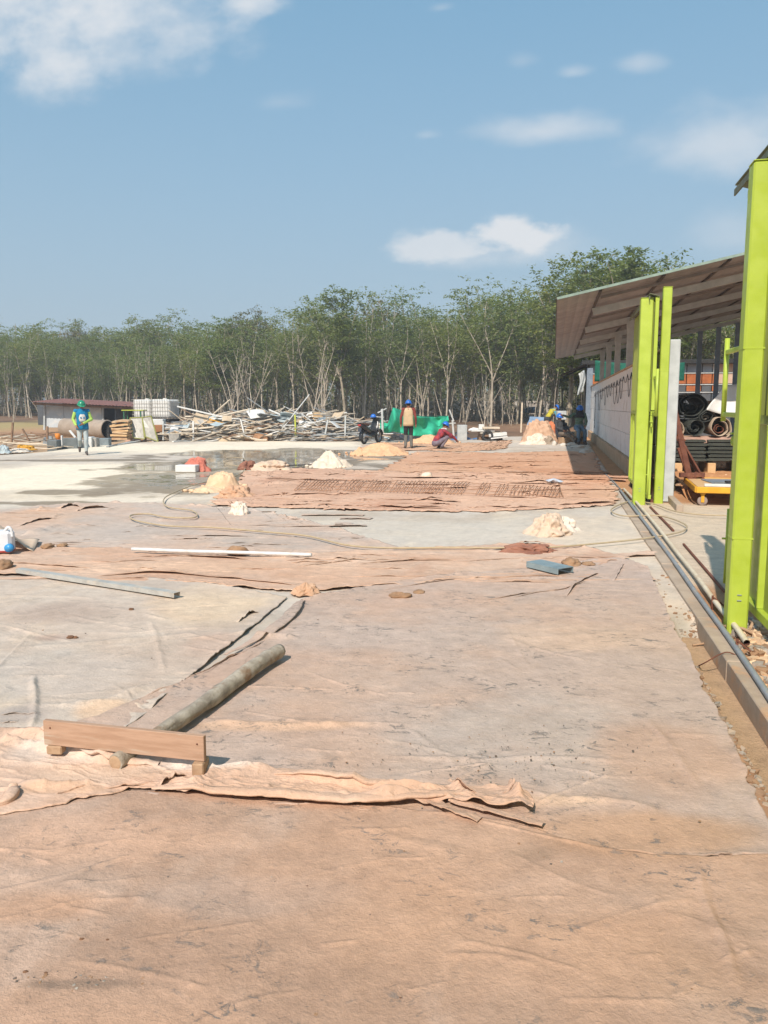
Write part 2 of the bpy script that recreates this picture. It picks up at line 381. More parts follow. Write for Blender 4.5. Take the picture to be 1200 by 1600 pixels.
def polydist(x, y, P):
    """distance to a polyline, position along it 0..1 and side"""
    best = np.full(x.shape, 1e9); tt = np.zeros(x.shape); sd_ = np.zeros(x.shape); L = np.r_[0, np.cumsum(np.linalg.norm(np.diff(P, axis=0), axis=1))]
    for i in range(len(P) - 1):
        a, b = P[i], P[i + 1]; e = b - a; l = np.linalg.norm(e)
        t = np.clip(((x - a[0]) * e[0] + (y - a[1]) * e[1]) / (l * l), 0, 1)
        dx, dy = x - a[0] - e[0] * t, y - a[1] - e[1] * t; d = np.hypot(dx, dy); m = d < best
        best[m] = d[m]; tt[m] = ((L[i] + t * l) / L[-1])[m]; sd_[m] = np.sign(dx * e[1] - dy * e[0])[m]
    return best, tt, sd_
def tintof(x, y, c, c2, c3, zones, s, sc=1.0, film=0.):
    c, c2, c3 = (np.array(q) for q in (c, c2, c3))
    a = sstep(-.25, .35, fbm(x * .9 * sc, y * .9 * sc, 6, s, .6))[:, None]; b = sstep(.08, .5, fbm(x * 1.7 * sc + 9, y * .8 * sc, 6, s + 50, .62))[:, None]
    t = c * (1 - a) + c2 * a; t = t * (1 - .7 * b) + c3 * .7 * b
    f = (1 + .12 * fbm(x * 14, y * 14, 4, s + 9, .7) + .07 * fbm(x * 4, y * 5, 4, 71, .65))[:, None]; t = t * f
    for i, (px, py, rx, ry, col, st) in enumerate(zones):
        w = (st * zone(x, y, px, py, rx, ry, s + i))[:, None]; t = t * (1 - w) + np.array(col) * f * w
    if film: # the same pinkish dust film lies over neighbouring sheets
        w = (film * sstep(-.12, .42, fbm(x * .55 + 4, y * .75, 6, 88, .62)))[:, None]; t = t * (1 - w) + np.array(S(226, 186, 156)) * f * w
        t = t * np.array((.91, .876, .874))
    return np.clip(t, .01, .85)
def drape(name, near, far, nu, nv, z0, mat, cols, zones=(), folds=(), wr=(), vpow=1.0, jit=.015, hem=(.012, .0, .0, .0), flaps=(), rolls=(), seed=1, wets=None, base=slabz, lip=.006, side_jit=.01, film=.55):
    A, Bf = resamp(world_pts(near), nu), resamp(world_pts(far), nu)
    u = np.linspace(0, 1, nu); v = np.linspace(0, 1, nv) ** vpow
    def jitter(P, s):
        L = np.linalg.norm(np.diff(P, axis=0), axis=1).sum(); t = np.linspace(0, L, nu)
        j = jit * (fbm(t * 3, t * 0 + s, 3, s) + .8 * fbm(t * 14, t * 0 + s, 3, s + 5)); e = np.gradient(P, axis=0); n = np.stack([-e[:, 1], e[:, 0]], 1); n /= np.linalg.norm(n, axis=1, keepdims=True)
        return P + n * j[:, None]
    A, Bf = jitter(A, seed), jitter(Bf, seed + 7)
    XY = A[None] * (1 - v[:, None, None]) + Bf[None] * v[:, None, None]
    x, y = XY[..., 0].ravel(), XY[..., 1].ravel()
    sj = side_jit * (fbm(y * 3, y * 0 + seed, 3, seed + 3) + .8 * fbm(y * 13, y * 0, 3, seed + 4)); x = x + sj
    def height(x, y):
        z = base(x, y) + z0
        for (amp, lx, ly, ang, thr, s) in wr:
            ca, sa = math.cos(R(ang)), math.sin(R(ang)); q = (x * ca + y * sa) / lx; w = (-x * sa + y * ca) / ly
            w = w + .8 * fbm(q * 1.3, w * .4, 3, s + 70)
            z = z + amp * np.clip(ridge(q, w, 3, s) - thr, 0, 1) / (1 - thr) * sstep(-.3, .3, fbm(x * .9, y * .9, 2, s + 20))
        for (pp, w, h, asym) in folds:
            P = world_pts(pp); P = resamp(P, 40); m = (x > P[:, 0].min() - 4 * w) & (x < P[:, 0].max() + 4 * w) & (y > P[:, 1].min() - 4 * w) & (y < P[:, 1].max() + 4 * w)
            if not m.any(): continue
            xm, ym = x[m], y[m]; wx = .35 * w * fbm(xm * .6 / w * .3, ym * .6 / w * .3, 3, int(pp[0][0]) % 97)
            d, t, sdn = polydist(xm + wx, ym + wx, P); side = np.where(sdn > 0, w, w * asym)
            pr = np.exp(-(d / side) ** 2) * np.clip(np.minimum(t, 1 - t) * 7, 0, 1) ** .7 * (.75 + .5 * fbm(t * 9, t * 0, 3, int(pp[0][1]) % 89))
            z = z.copy(); z[m] += h * pr
        return z
    z = height(x, y)
    dn = np.linalg.norm(XY - A[None], axis=2).ravel(); df = np.linalg.norm(XY - Bf[None], axis=2).ravel()
    dl = np.linalg.norm(XY - XY[:, :1], axis=2).ravel(); dr = np.linalg.norm(XY - XY[:, -1:], axis=2).ravel()
    for d_, hh, s in ((dn, hem[0], 1), (df, hem[1], 2), (dl, hem[2], 3), (dr, hem[3], 4)):
        if hh: z = z + hh * np.exp(-(d_ / (3.2 * hh)) ** 1.5) * np.clip(.25 + 1.5 * fbm(x * 5, y * 5, 3, seed + 30 + s), 0, 1.6)
    V = np.stack([x, y, z], 1); i = np.arange(nu * nv).reshape(nv, nu)
    Q = np.stack([i[:-1, :-1], i[:-1, 1:], i[1:, 1:], i[1:, :-1]], -1).reshape(-1, 4)
    bd = np.r_[i[0, :], i[1:, -1], i[-1, -2::-1], i[-2:0:-1, 0]]; lowv = V[bd] - np.array([0, 0, lip]); o = len(V); k = np.arange(len(bd)); kn = (k + 1) % len(bd)
    Vs, Qs = [V, lowv], [Q, np.stack([bd[kn], bd[k], o + k, o + kn], 1)]; o += len(bd)
    def extra(G):
        nonlocal o
        a, b = G.shape[:2]; ii = np.arange(a * b).reshape(a, b) + o; Vs.append(G.reshape(-1, 3)); Qs.append(np.stack([ii[:-1, :-1], ii[:-1, 1:], ii[1:, 1:], ii[1:, :-1]], -1).reshape(-1, 4)); o += a * b
    for fi, (pp, depth, lift) in enumerate(flaps):                # a lifted edge with a dark gap under it
        P = resamp(world_pts(pp), max(14, int(len(pp) * 8))) if isinstance(pp, list) else pp
        n = len(P); t = np.linspace(0, 1, n); e = np.gradient(P, axis=0); nrm = np.stack([-e[:, 1], e[:, 0]], 1); nrm /= np.linalg.norm(nrm, axis=1, keepdims=True)
        flip = np.sign(nrm[:, 1:2].mean()) or 1; nrm *= flip
        env = np.sin(math.pi * t) ** .55 * (.65 + .7 * fbm(t * 6, t * 0 + fi, 3, fi + 11)); jn = depth * .12 * fbm(t * 9, t * 0 + fi, 3, fi + 5); G = []
        for w in np.linspace(0, 1, 7):
            q = P + nrm * (depth * w + jn * (1 - w))[:, None]
            G.append(np.stack([q[:, 0], q[:, 1], height(q[:, 0], q[:, 1]) + .001 + lift * env * (1 - w) ** 1.4 * (1 + .25 * np.sin(w * 9)) - .004 * (w > .95)], 1))
        G = np.array(G); extra(G); 
        if lip: extra(np.array([G[0] - np.array([0, 0, min(lip, .004)]), G[0]]))
    for ri, (pp, rr, fl) in enumerate(rolls):
        P = resamp(world_pts(pp), max(20, len(pp) * 14)); n = len(P); rad = np.interp(np.linspace(0, 1, n), np.linspace(0, 1, len(rr)), rr); e = np.gradient(P, axis=0); nrm = np.stack([-e[:, 1], e[:, 0]], 1); nrm /= np.linalg.norm(nrm, axis=1, keepdims=True)
        hz_ = height(P[:, 0], P[:, 1]); G = []; t = np.linspace(0, 1, n) * np.linalg.norm(np.diff(P, axis=0), axis=1).sum()
        for a in np.linspace(0, 2 * math.pi, 19):
            lump = 1 + .28 * fbm(t * 5 + math.cos(a), t * 0 + 2 * math.sin(a) + ri, 3, ri + 60) + .18 * ridge(t * 2.0 + 2 * math.cos(a + ri), 2.5 * math.sin(a) + t * 1.2, 2, ri + 3)
            rr_ = rad * lump; G.append(np.stack([P[:, 0] + nrm[:, 0] * rr_ * math.cos(a) * 1.25, P[:, 1] + nrm[:, 1] * rr_ * math.cos(a) * 1.25, hz_ + rad * fl * .72 + rr_ * fl * math.sin(a)], 1))
        G = np.array(G); G[-1] = G[0]; extra(G)
    V = np.vstack(Vs); Q = np.vstack(Qs); tint = tintof(V[:, 0], V[:, 1], *cols, zones, seed, 1.0, film)
    wet = None
    if wets is not None:
        wet = np.zeros(len(V))
        for j, (px, py, rx, ry, st) in enumerate(wets): wet = np.maximum(wet, st * zone(V[:, 0], V[:, 1], px, py, rx, ry, 90 + j, .6))
    return npmesh(name, V, Q, mat, True, tint, wet)

M_slab = groundmat('concrete_dust', .35, .75, True)
def creases(n, x0, x1, y0, y1, lmin, lmax, w, h, s):
    rr = np.random.default_rng(s); out = []
    for _ in range(n):
        px, py = rr.uniform(x0, x1), rr.uniform(y0, y1); a = rr.normal(.1, .5); l = rr.uniform(lmin, lmax); k = rr.normal(0, .12)
        out.append(([(px - l * math.cos(a), py - l * .45 * math.sin(a)), (px, py + k * l * .3), (px + l * math.cos(a), py + l * .45 * math.sin(a))], w * rr.uniform(.6, 1.5), h * rr.uniform(.5, 1.4), rr.uniform(.4, 1.0)))
    return out
M_cloth = groundmat('geotextile', .85, .9)
M_cloth2 = groundmat('geotextile_clean', .35, .8)
M_terr = groundmat('red_earth', .25, 1.5, False, (.06, .045, .035), 3.0)

# terrain to the horizon
gx = np.sinh(np.linspace(-4.6, 4.6, 300)) * 9.0; gy = np.r_[np.linspace(-25, 30, 40), np.linspace(30.5, 110, 330), 110 + np.geomspace(1, 900, 40)]
X, Y = np.meshgrid(gx, gy); x, y = X.ravel(), Y.ravel()
near_drop = -.06 * sstep(39, 33, y)
V = np.stack([x, y, terrz(x, y) + near_drop], 1); i = np.arange(len(x)).reshape(len(gy), len(gx))
Q = np.stack([i[:-1, :-1], i[:-1, 1:], i[1:, 1:], i[1:, :-1]], -1).reshape(-1, 4)
earth, earth2, litter = S(146, 116, 94), S(168, 138, 112), S(112, 92, 76)
t = tintof(x, y, earth, litter, earth2, [(20, 668, 190, 12, S(188, 168, 118), .9), (120, 672, 160, 8, S(205, 160, 125), .7), (760, 688, 120, 7, S(225, 180, 140), .8)], 5, .22)
s_ = sstep(40, 34, y)[:, None]; t = t * (1 - s_) + np.array(S(205, 172, 138)) * s_
structure(npmesh('ground', V, Q, M_terr, True, t))

# the concrete slab under everything
grey, greyd, cream = S(214, 202, 188), S(202, 188, 172), S(236, 218, 194)
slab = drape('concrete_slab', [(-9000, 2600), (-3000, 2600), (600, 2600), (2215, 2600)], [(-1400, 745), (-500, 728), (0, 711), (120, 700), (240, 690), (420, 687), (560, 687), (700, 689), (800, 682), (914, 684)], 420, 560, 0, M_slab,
    (grey, greyd, cream), vpow=2.2, jit=.02, lip=.12, seed=3, side_jit=0, film=0,
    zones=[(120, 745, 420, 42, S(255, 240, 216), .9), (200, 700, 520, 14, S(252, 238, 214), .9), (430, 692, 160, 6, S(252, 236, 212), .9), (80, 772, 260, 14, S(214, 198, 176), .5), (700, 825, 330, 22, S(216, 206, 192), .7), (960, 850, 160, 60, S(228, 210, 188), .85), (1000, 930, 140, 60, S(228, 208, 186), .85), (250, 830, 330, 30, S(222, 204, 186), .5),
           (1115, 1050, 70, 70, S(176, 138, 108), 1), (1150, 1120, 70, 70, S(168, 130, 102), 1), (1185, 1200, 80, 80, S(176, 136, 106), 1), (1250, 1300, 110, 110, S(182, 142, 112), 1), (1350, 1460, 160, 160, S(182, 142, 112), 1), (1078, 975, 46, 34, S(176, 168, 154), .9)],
    wets=[(300, 730, 140, 15, 1.05), (430, 712, 230, 15, 1.0), (470, 724, 240, 24, .85), (345, 708, 110, 7, 1.25), (290, 752, 190, 24, .74), (400, 748, 150, 16, .72), (120, 719, 240, 2.2, .6), (330, 762, 120, 9, .42), (90, 769, 150, 5.5, .62), (60, 787, 150, 6, .55), (560, 712, 90, 8, .5), (640, 723, 110, 10, .25), (880, 725, 60, 6, .2), (945, 740, 30, 10, .55)])  # last entry, near the wall: a darker, glossier patch of floor
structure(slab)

# geotextile sheets, lowest first (each one a loose cloth lying on the slab)
pale, peach, tan, pink = S(228, 214, 198), S(232, 200, 172), S(214, 176, 146), S(214, 190, 174)
def rndflaps(n, px0, px1, py0, py1, lmin, lmax, lift, depth, s, slope=.0):
    rr = np.random.default_rng(s); out = []
    for _ in range(n):
        px, py = rr.uniform(px0, px1), rr.uniform(py0, py1); l = rr.uniform(lmin, lmax) * rr.choice((.6, 1.2, 2.2)) ; sl = rr.normal(0, .018) + slope
        out.append(([(px - l / 2, py - sl * l / 2), (px - l / 6, py + rr.normal(0, .6)), (px + l / 6, py + rr.normal(0, .6)), (px + l / 2, py + sl * l / 2)], depth * rr.uniform(.6, 1.4), lift * rr.uniform(.25, 1.0)))
    return out
tag(drape('geotextile_sheet', [(590, 738), (700, 744), (860, 745), (945, 742)], [(650, 706), (760, 708), (880, 706), (925, 708)], 150, 110, .012, M_cloth2,
    (S(236, 192, 158), S(228, 182, 148), S(218, 166, 132)), wr=[(.02, .8, .25, 8, .5, 12)], jit=.12, hem=(.014, .014, .014, 0), side_jit=.12, film=.3, seed=21, flaps=rndflaps(26, 640, 930, 708, 744, 14, 60, .035, .5, 2), zones=[(760, 725, 120, 9, S(226, 176, 140), .6)]),
    'orange brown fabric sheet spread between the squatting man and the white wall', 'ground cloth')
tag(drape('geotextile_sheet', [(560, 702), (640, 703), (720, 706), (790, 702)], [(590, 692), (660, 692), (740, 692), (800, 688)], 120, 60, .01, M_cloth2,
    (S(234, 192, 158), S(226, 182, 146), S(222, 176, 140)), wr=[(.03, .7, .3, 8, .45, 13)], jit=.14, hem=(.015, .015, .015, .015), side_jit=.12, seed=22, flaps=rndflaps(16, 590, 770, 694, 706, 12, 40, .04, .6, 3)),
    'rumpled tan fabric sheet beneath the feet of the standing and squatting men', 'ground cloth')
tag(drape('geotextile_sheet', [(330, 792), (480, 796), (650, 800), (800, 799), (880, 795), (962, 790)], [(385, 738), (480, 733), (620, 738), (780, 742), (880, 742), (948, 742)], 330, 170, .018, M_cloth2,
    (S(238, 200, 172), S(228, 188, 160), S(220, 174, 146)), wr=[(.03, 1.0, .22, 6, .45, 14), (.015, .5, .12, 4, .5, 15)], jit=.14, hem=(.014, .02, .02, .012), side_jit=.12, film=.3, seed=23,
    flaps=rndflaps(70, 400, 930, 738, 796, 18, 75, .035, .35, 4, .01) + [([(870, 791), (920, 789), (965, 786)], .3, .05), ([(560, 792), (640, 796), (700, 796)], .25, .04)], zones=[(900, 740, 90, 20, S(214, 158, 120), .7), (520, 760, 130, 20, S(206, 166, 138), .5)]),
    'long wrinkled pinkish brown fabric sheet with wire mesh lying on it', 'ground cloth')
tag(drape('geotextile_sheet', [(-160, 870), (0, 862), (200, 864), (400, 873), (560, 874), (640, 862)], [(-130, 806), (20, 796), (120, 788), (260, 788), (400, 800), (480, 815)], 340, 200, .012, M_cloth2,
    (S(216, 202, 188), S(224, 200, 180), S(204, 190, 176)), wr=[(.016, .9, .2, 10, .5, 16)], jit=.05, hem=(.02, .03, .02, .02), seed=24, film=.3,
    flaps=[([(30, 824), (60, 815), (92, 812)], .16, .05), ([(32, 838), (60, 833), (88, 823)], .18, .06), ([(78, 814), (90, 808), (100, 805)], .1, .05), ([(120, 800), (140, 796), (182, 794)], .14, .05), ([(160, 803), (175, 797), (186, 795)], .1, .05), ([(55, 800), (65, 797), (75, 795)], .14, .06), ([(95, 796), (110, 792), (125, 794)], .14, .05)]
          + rndflaps(34, 30, 560, 800, 866, 25, 90, .02, .15, 5, .01), zones=[(60, 810, 110, 22, S(228, 198, 172), .8), (230, 830, 140, 20, S(206, 194, 182), .7), (430, 845, 120, 20, S(200, 192, 182), .6)]),
    'pale grey fabric sheet with crumpled far corner at the left of the yard', 'ground cloth')
tag(drape('geotextile_sheet', [(-200, 925), (0, 900), (140, 907), (300, 913), (450, 924), (600, 918), (760, 905), (900, 892), (985, 874)], [(-160, 856), (0, 856), (200, 860), (380, 868), (560, 866), (700, 858), (820, 852), (910, 858)], 420, 150, .020, M_cloth2,
    (S(230, 202, 178), S(222, 188, 162), S(214, 176, 150)), wr=[(.022, .9, .13, 2, .42, 17), (.01, .5, .09, 0, .5, 18)], jit=.045, hem=(.015, .015, .015, .015), seed=25,
    flaps=[([(0, 880), (60, 885), (140, 890)], .14, .03), ([(150, 903), (240, 900), (330, 905), (460, 918)], .1, .03), ([(560, 885), (650, 880), (720, 878)], .12, .025), ([(250, 872), (330, 876), (420, 880)], .1, .03), ([(790, 862), (830, 852), (850, 856)], .16, .06), ([(460, 890), (560, 880), (640, 878)], .1, .02)]
          + rndflaps(30, 40, 900, 866, 915, 40, 150, .02, .12, 6, .005), zones=[(300, 890, 300, 14, S(236, 202, 172), .6), (800, 870, 160, 16, S(232, 206, 184), .7)]),
    'narrow band of peach fabric folded in long creases across the yard', 'ground cloth')
tag(drape('geotextile_sheet', [(-220, 1190), (-60, 1165), (60, 1160), (150, 1150), (198, 1145)], [(-160, 905), (60, 902), (220, 906), (350, 917), (448, 936)], 330, 260, .018, M_cloth2,
    (S(224, 212, 196), S(214, 200, 184), S(232, 214, 190)), wr=[(.008, 1.2, .3, 5, .5, 19)], jit=.02, hem=(.01, .012, .01, .022), seed=26, vpow=1.1, film=.16,
    flaps=[([(372, 976), (392, 964), (405, 962)], .06, .05), ([(0, 1122), (30, 1120), (55, 1123)], .05, .012), ([(0, 1135), (15, 1134), (28, 1133)], .04, .012)],
    folds=[([(0, 1017), (90, 1012), (170, 1005), (330, 992)], .05, .012, .7), ([(236, 975), (250, 1020), (258, 1060)], .02, .008, 1), ([(52, 1060), (56, 1100), (50, 1145)], .02, .02, .8), ([(100, 1105), (170, 1098), (230, 1075)], .05, .02, .6)] + creases(26, 0, 400, 930, 1120, 20, 90, .016, .007, 7),
    zones=[(70, 960, 130, 26, S(190, 176, 164), .75), (110, 1050, 150, 40, S(218, 210, 198), .8), (330, 950, 120, 30, S(240, 218, 188), .8), (330, 1010, 60, 30, S(214, 190, 172), .7), (160, 1115, 60, 18, S(246, 214, 180), .8), (80, 1000, 60, 10, S(186, 160, 144), .6), (30, 1120, 60, 20, S(196, 184, 174), .7)]),
    'chalky white fabric sheet left of the slanting grey log', 'ground cloth')
B_r = [(1180, 1348), (1180, 1290), (1168, 1210), (1112, 1130), (1090, 1060), (1066, 1000), (1030, 950), (1000, 915), (975, 880)]
tag(drape('geotextile_sheet', [(-60, 1215), (100, 1225), (300, 1262), (500, 1275), (700, 1290), (850, 1315), (930, 1335), (1080, 1350), (1228, 1347)], [(366, 1032), (420, 1002), (466, 962), (486, 938), (600, 915), (720, 900), (860, 888), (970, 876), (1010, 890)], 560, 520, .024, M_cloth,
    (S(210, 190, 175), S(215, 192, 174), S(202, 186, 173)), wr=[(.006, 1.3, .25, 3, .5, 20)], jit=.02, hem=(.012, .016, .012, .012), seed=27, vpow=1.15, film=.42, side_jit=.02,
    folds=[([(290, 1130), (420, 1140), (560, 1138), (640, 1140)], .03, .014, .6), ([(400, 1004), (425, 985), (455, 960), (472, 942)], .05, .035, .6), ([(345, 1030), (380, 1012), (420, 1000), (470, 1003)], .04, .03, .6), ([(600, 1190), (740, 1196), (860, 1192), (1000, 1200)], .025, .010, .7), ([(840, 1262), (930, 1258), (1030, 1272)], .03, .012, .6), ([(1010, 1130), (1060, 1190), (1090, 1240)], .02, .008, 1), ([(700, 995), (860, 1000), (1000, 990)], .06, .008, 1)] + creases(34, 420, 1120, 930, 1290, 20, 110, .014, .006, 5),
    flaps=[([(800, 938), (850, 928), (880, 925), (915, 912)], .05, .02), ([(885, 936), (905, 915), (936, 900)], .05, .035), ([(760, 942), (820, 932), (870, 926)], .05, .018), ([(600, 926), (690, 912), (760, 903)], .05, .012), ([(960, 912), (968, 898), (975, 885)], .06, .04), ([(1080, 1350), (1120, 1350), (1180, 1347)], .05, .02)],
    rolls=[([(352, 1030), (398, 1008), (430, 988), (456, 966), (474, 944)], [.008, .024, .034, .034, .012], .24)],
    zones=[(760, 1150, 330, 90, S(205, 193, 182), .75), (600, 990, 260, 40, S(214, 196, 182), .6), (330, 1090, 90, 60, S(206, 188, 174), .6), (900, 1000, 150, 30, S(230, 202, 176), .5), (1040, 1180, 130, 70, S(213, 180, 156), .7), (1010, 1310, 200, 40, S(204, 168, 136), .8), (600, 1265, 200, 14, S(236, 206, 178), .6), (860, 1262, 130, 12, S(246, 216, 186), .7), (430, 1142, 170, 10, S(238, 204, 172), .7), (680, 940, 160, 20, S(214, 186, 166), .6)]),
    'broad greyish pink fabric sheet with grey cement splashes along the kerb', 'ground cloth')
tag(drape('geotextile_sheet', [(-900, 2500), (-200, 2500), (600, 2500), (1250, 2500), (1960, 2500)], [(-260, 1262), (-20, 1262), (220, 1248), (420, 1262), (600, 1276), (800, 1302), (930, 1340), (1080, 1352), (1228, 1350)], 520, 430, .036, M_cloth,
    (S(208, 178, 155), S(200, 168, 144), S(216, 190, 170)), wr=[(.004, 1.0, .3, 20, .5, 24)], jit=.008, hem=(.0, .006, .0, .0), seed=28, vpow=1.0,
    folds=[([(1092, 1370), (1105, 1430), (1135, 1500), (1150, 1560)], .018, .012, .6), ([(100, 1385), (200, 1420), (330, 1455)], .04, .006, 1), ([(560, 1310), (640, 1330), (720, 1350)], .03, .006, .8), ([(1000, 1400), (1080, 1460), (1200, 1500)], .05, .006, 1), ([(-50, 1350), (60, 1385), (180, 1440)], .05, .006, 1)] + creases(30, 0, 1200, 1290, 1600, 20, 150, .010, .0042, 8),
    zones=[(180, 1330, 260, 60, S(230, 192, 164), .75), (420, 1420, 200, 40, S(206, 184, 168), .5), (900, 1420, 180, 40, S(206, 184, 168), .5), (700, 1480, 420, 120, S(200, 168, 142), .6), (1050, 1320, 220, 40, S(190, 150, 112), .7), (130, 1560, 120, 10, S(150, 132, 116), .75), (830, 1350, 60, 14, S(164, 144, 124), .6), (640, 1372, 40, 12, S(166, 142, 122), .5), (80, 1440, 160, 40, S(210, 168, 136), .6), (1000, 1520, 200, 80, S(206, 172, 144), .5)]),
    'tan brown fabric sheet in the foreground with clods and faint creases', 'ground cloth')
tag(drape('geotextile_sheet', [(-260, 1310), (-120, 1295), (0, 1284), (85, 1272), (150, 1262), (230, 1250), (300, 1262), (420, 1266), (560, 1276), (700, 1272), (760, 1280), (812, 1276), (835, 1292)], [(-240, 1150), (-100, 1150), (0, 1152), (70, 1156), (110, 1176), (160, 1196), (250, 1206), (350, 1216), (450, 1224), (560, 1236), (680, 1246), (790, 1250), (830, 1268)], 560, 110, .046, M_cloth2,
    (S(232, 202, 178), S(230, 194, 166), S(222, 184, 156)), wr=[(.014, .5, .10, 4, .42, 30), (.010, .22, .07, -12, .45, 33)], jit=.022, hem=(.03, .02, .01, .03), seed=29, film=.3,
    folds=[([(20, 1158), (70, 1165), (110, 1185), (150, 1200), (200, 1206)], .030, .05, .6), ([(0, 1170), (50, 1178), (95, 1190)], .03, .04, .7), ([(200, 1200), (280, 1206), (380, 1212), (430, 1222)], .03, .03, .7), ([(30, 1240), (90, 1244), (160, 1240)], .025, .025, .6),
           ([(250, 1246), (340, 1258), (480, 1266), (620, 1266), (720, 1262)], .028, .035, .5), ([(430, 1226), (520, 1238), (600, 1250), (700, 1252)], .02, .03, .5), ([(260, 1232), (300, 1240), (340, 1222)], .02, .02, .7), ([(690, 1230), (720, 1255), (740, 1268)], .018, .03, .6), ([(795, 1245), (808, 1262), (812, 1275)], .018, .04, .7)],
    flaps=[([(85, 1262), (110, 1254), (140, 1246)], .03, .02), ([(248, 1252), (275, 1236), (292, 1231)], .04, .03), ([(150, 1250), (200, 1248), (240, 1240)], .03, .014), ([(700, 1242), (730, 1258), (760, 1262)], .03, .025), ([(770, 1268), (798, 1262), (806, 1250)], .03, .04), ([(700, 1272), (760, 1290), (846, 1312)], .05, .012), ([(660, 1270), (700, 1290), (745, 1305)], .05, .012)],
    rolls=[([(70, 1164), (105, 1180), (135, 1198), (190, 1208), (250, 1212)], [.012, .022, .02, .022, .012], .6), ([(240, 1250), (330, 1260), (450, 1268), (560, 1273), (680, 1268), (720, 1262)], [.01, .018, .022, .024, .022, .012], .5), ([(430, 1228), (520, 1240), (590, 1248), (640, 1248)], [.008, .016, .016, .008], .6), ([(0, 1274), (12, 1270), (20, 1262), (22, 1250)], [.012, .02, .02, .012], .9)],
    zones=[(90, 1190, 130, 26, S(244, 226, 208), .8), (150, 1225, 150, 20, S(240, 214, 188), .6), (560, 1255, 240, 16, S(234, 196, 166), .7), (330, 1214, 120, 10, S(246, 232, 216), .8), (100, 1250, 100, 10, S(234, 194, 160), .7)]),
    'thick folded hem of cream fabric lying in front of the wooden plank', 'ground cloth')
# strip of dirt and concrete at the right of the kerb
def yardz(x, y): return .02 * fbm(x * 1.3, y * 1.3, 4, 77) - .01 + .05 * sstep(4.0, 8.0, x) * sstep(14, 15, y)
gx2 = np.r_[np.linspace(1.215, 4, 170), np.linspace(4.05, 30, 60)]; gy2 = np.r_[np.linspace(-3, 3, 40), np.linspace(3.05, 20, 260), np.linspace(20.2, 48, 80)]
X, Y = np.meshgrid(gx2, gy2); x, y = X.ravel(), Y.ravel(); i = np.arange(len(x)).reshape(len(gy2), len(gx2))
Q = np.stack([i[:-1, :-1], i[:-1, 1:], i[1:, 1:], i[1:, :-1]], -1).reshape(-1, 4); z = yardz(x, y)
conc = sstep(7.0, 7.6, y + .5 * fbm(x, y, 3, 4)) * sstep(14.2, 13.4, y); z = z * (1 - conc) + .004 * conc
t = tintof(x, y, S(214, 172, 130), S(196, 148, 110), S(226, 190, 150), [], 6, 1.0); t = t * (1 - conc[:, None] * .9) + np.array(S(222, 204, 180)) * (.9 * conc[:, None]) 
inn = (sstep(13.8, 14.6, y))[:, None]; t = t * (1 - inn) + np.array(S(206, 158, 116)) * inn * (1 + .2 * fbm(x * 4, y * 4, 4, 2))[:, None]
structure(npmesh('yard_ground', np.stack([x, y, z], 1), Q, groundmat('yard_dirt', .3, 1.5, False, (.2, .17, .14), 2.0), True, t))
# ---------------------------------------------------------------- kerb, pipes, gates, wall, shed
M_conc = pm('concrete', S(196, 176, 154), S(172, 152, 132), 4, .9, bump=.6, bscale=45, dirt=S(206, 160, 120), dthr=.55)
M_lime = pm('lime_paint', S(186, 205, 76), S(174, 194, 62), 5, .45, bump=.08, bscale=40, dirt=S(176, 184, 88), dthr=.66, spec=.5)
M_limed = pm('lime_sheet', S(172, 182, 84), S(160, 170, 76), 3, .5, bump=.05, dirt=S(176, 168, 96), dthr=.6)
M_dark = pm('black_rubber', (.02, .02, .022), (.035, .034, .03), 8, .7, bump=.2)
M_gal = pm('galvanised_steel', S(190, 196, 196), S(160, 166, 168), 9, .45, .55, .08, dirt=S(170, 156, 140), dthr=.62)
M_galw = pm('pale_grey_paint', S(205, 208, 206), S(184, 188, 186), 5, .6, 0, .1, dirt=S(186, 170, 150), dthr=.6)
M_blue = pm('blue_grey_paint', S(140, 152, 164), S(120, 132, 146), 4, .6, 0, .1)
M_wall = pm('white_block', S(248, 242, 236), S(238, 232, 226), 3, .9, 0, .5, 55, dirt=S(204, 190, 174), dthr=.55)
M_foot = pm('footing', S(206, 176, 142), S(190, 156, 122), 3, .95, 0, .6, 40, dirt=S(176, 136, 100), dthr=.55)
M_rust = pm('rust', S(132, 84, 64), S(108, 66, 52), 7, .85, 0, .5, 60, dirt=S(160, 110, 80), dthr=.6)
M_roofu = pm('roof_sheet', S(172, 170, 172), S(150, 148, 150), 2.5, .7, 0, .15, dirt=S(130, 122, 118), dthr=.6)
M_pvcw = pm('cream_pvc', S(236, 222, 196), S(220, 200, 170), 6, .5, bump=.1, dirt=S(196, 164, 128), dthr=.58)
M_pvcg = pm('grey_pvc', S(158, 162, 164), S(140, 144, 148), 6, .5, bump=.1, dirt=S(180, 160, 138), dthr=.55)
M_blackc = pm('black_cable', (.03, .028, .03), None, 6, .6, bump=.1)
# kerb
m = MB()
for k in range(11):
    y0 = 2.0 + k * 1.05
    m.box((1.155 + random.uniform(-.004, .004), y0 + .52, -.06 + random.uniform(-.004, .004)), (.115, 1.045, .17), ch=.006)
structure(m.build('kerb', M_conc))
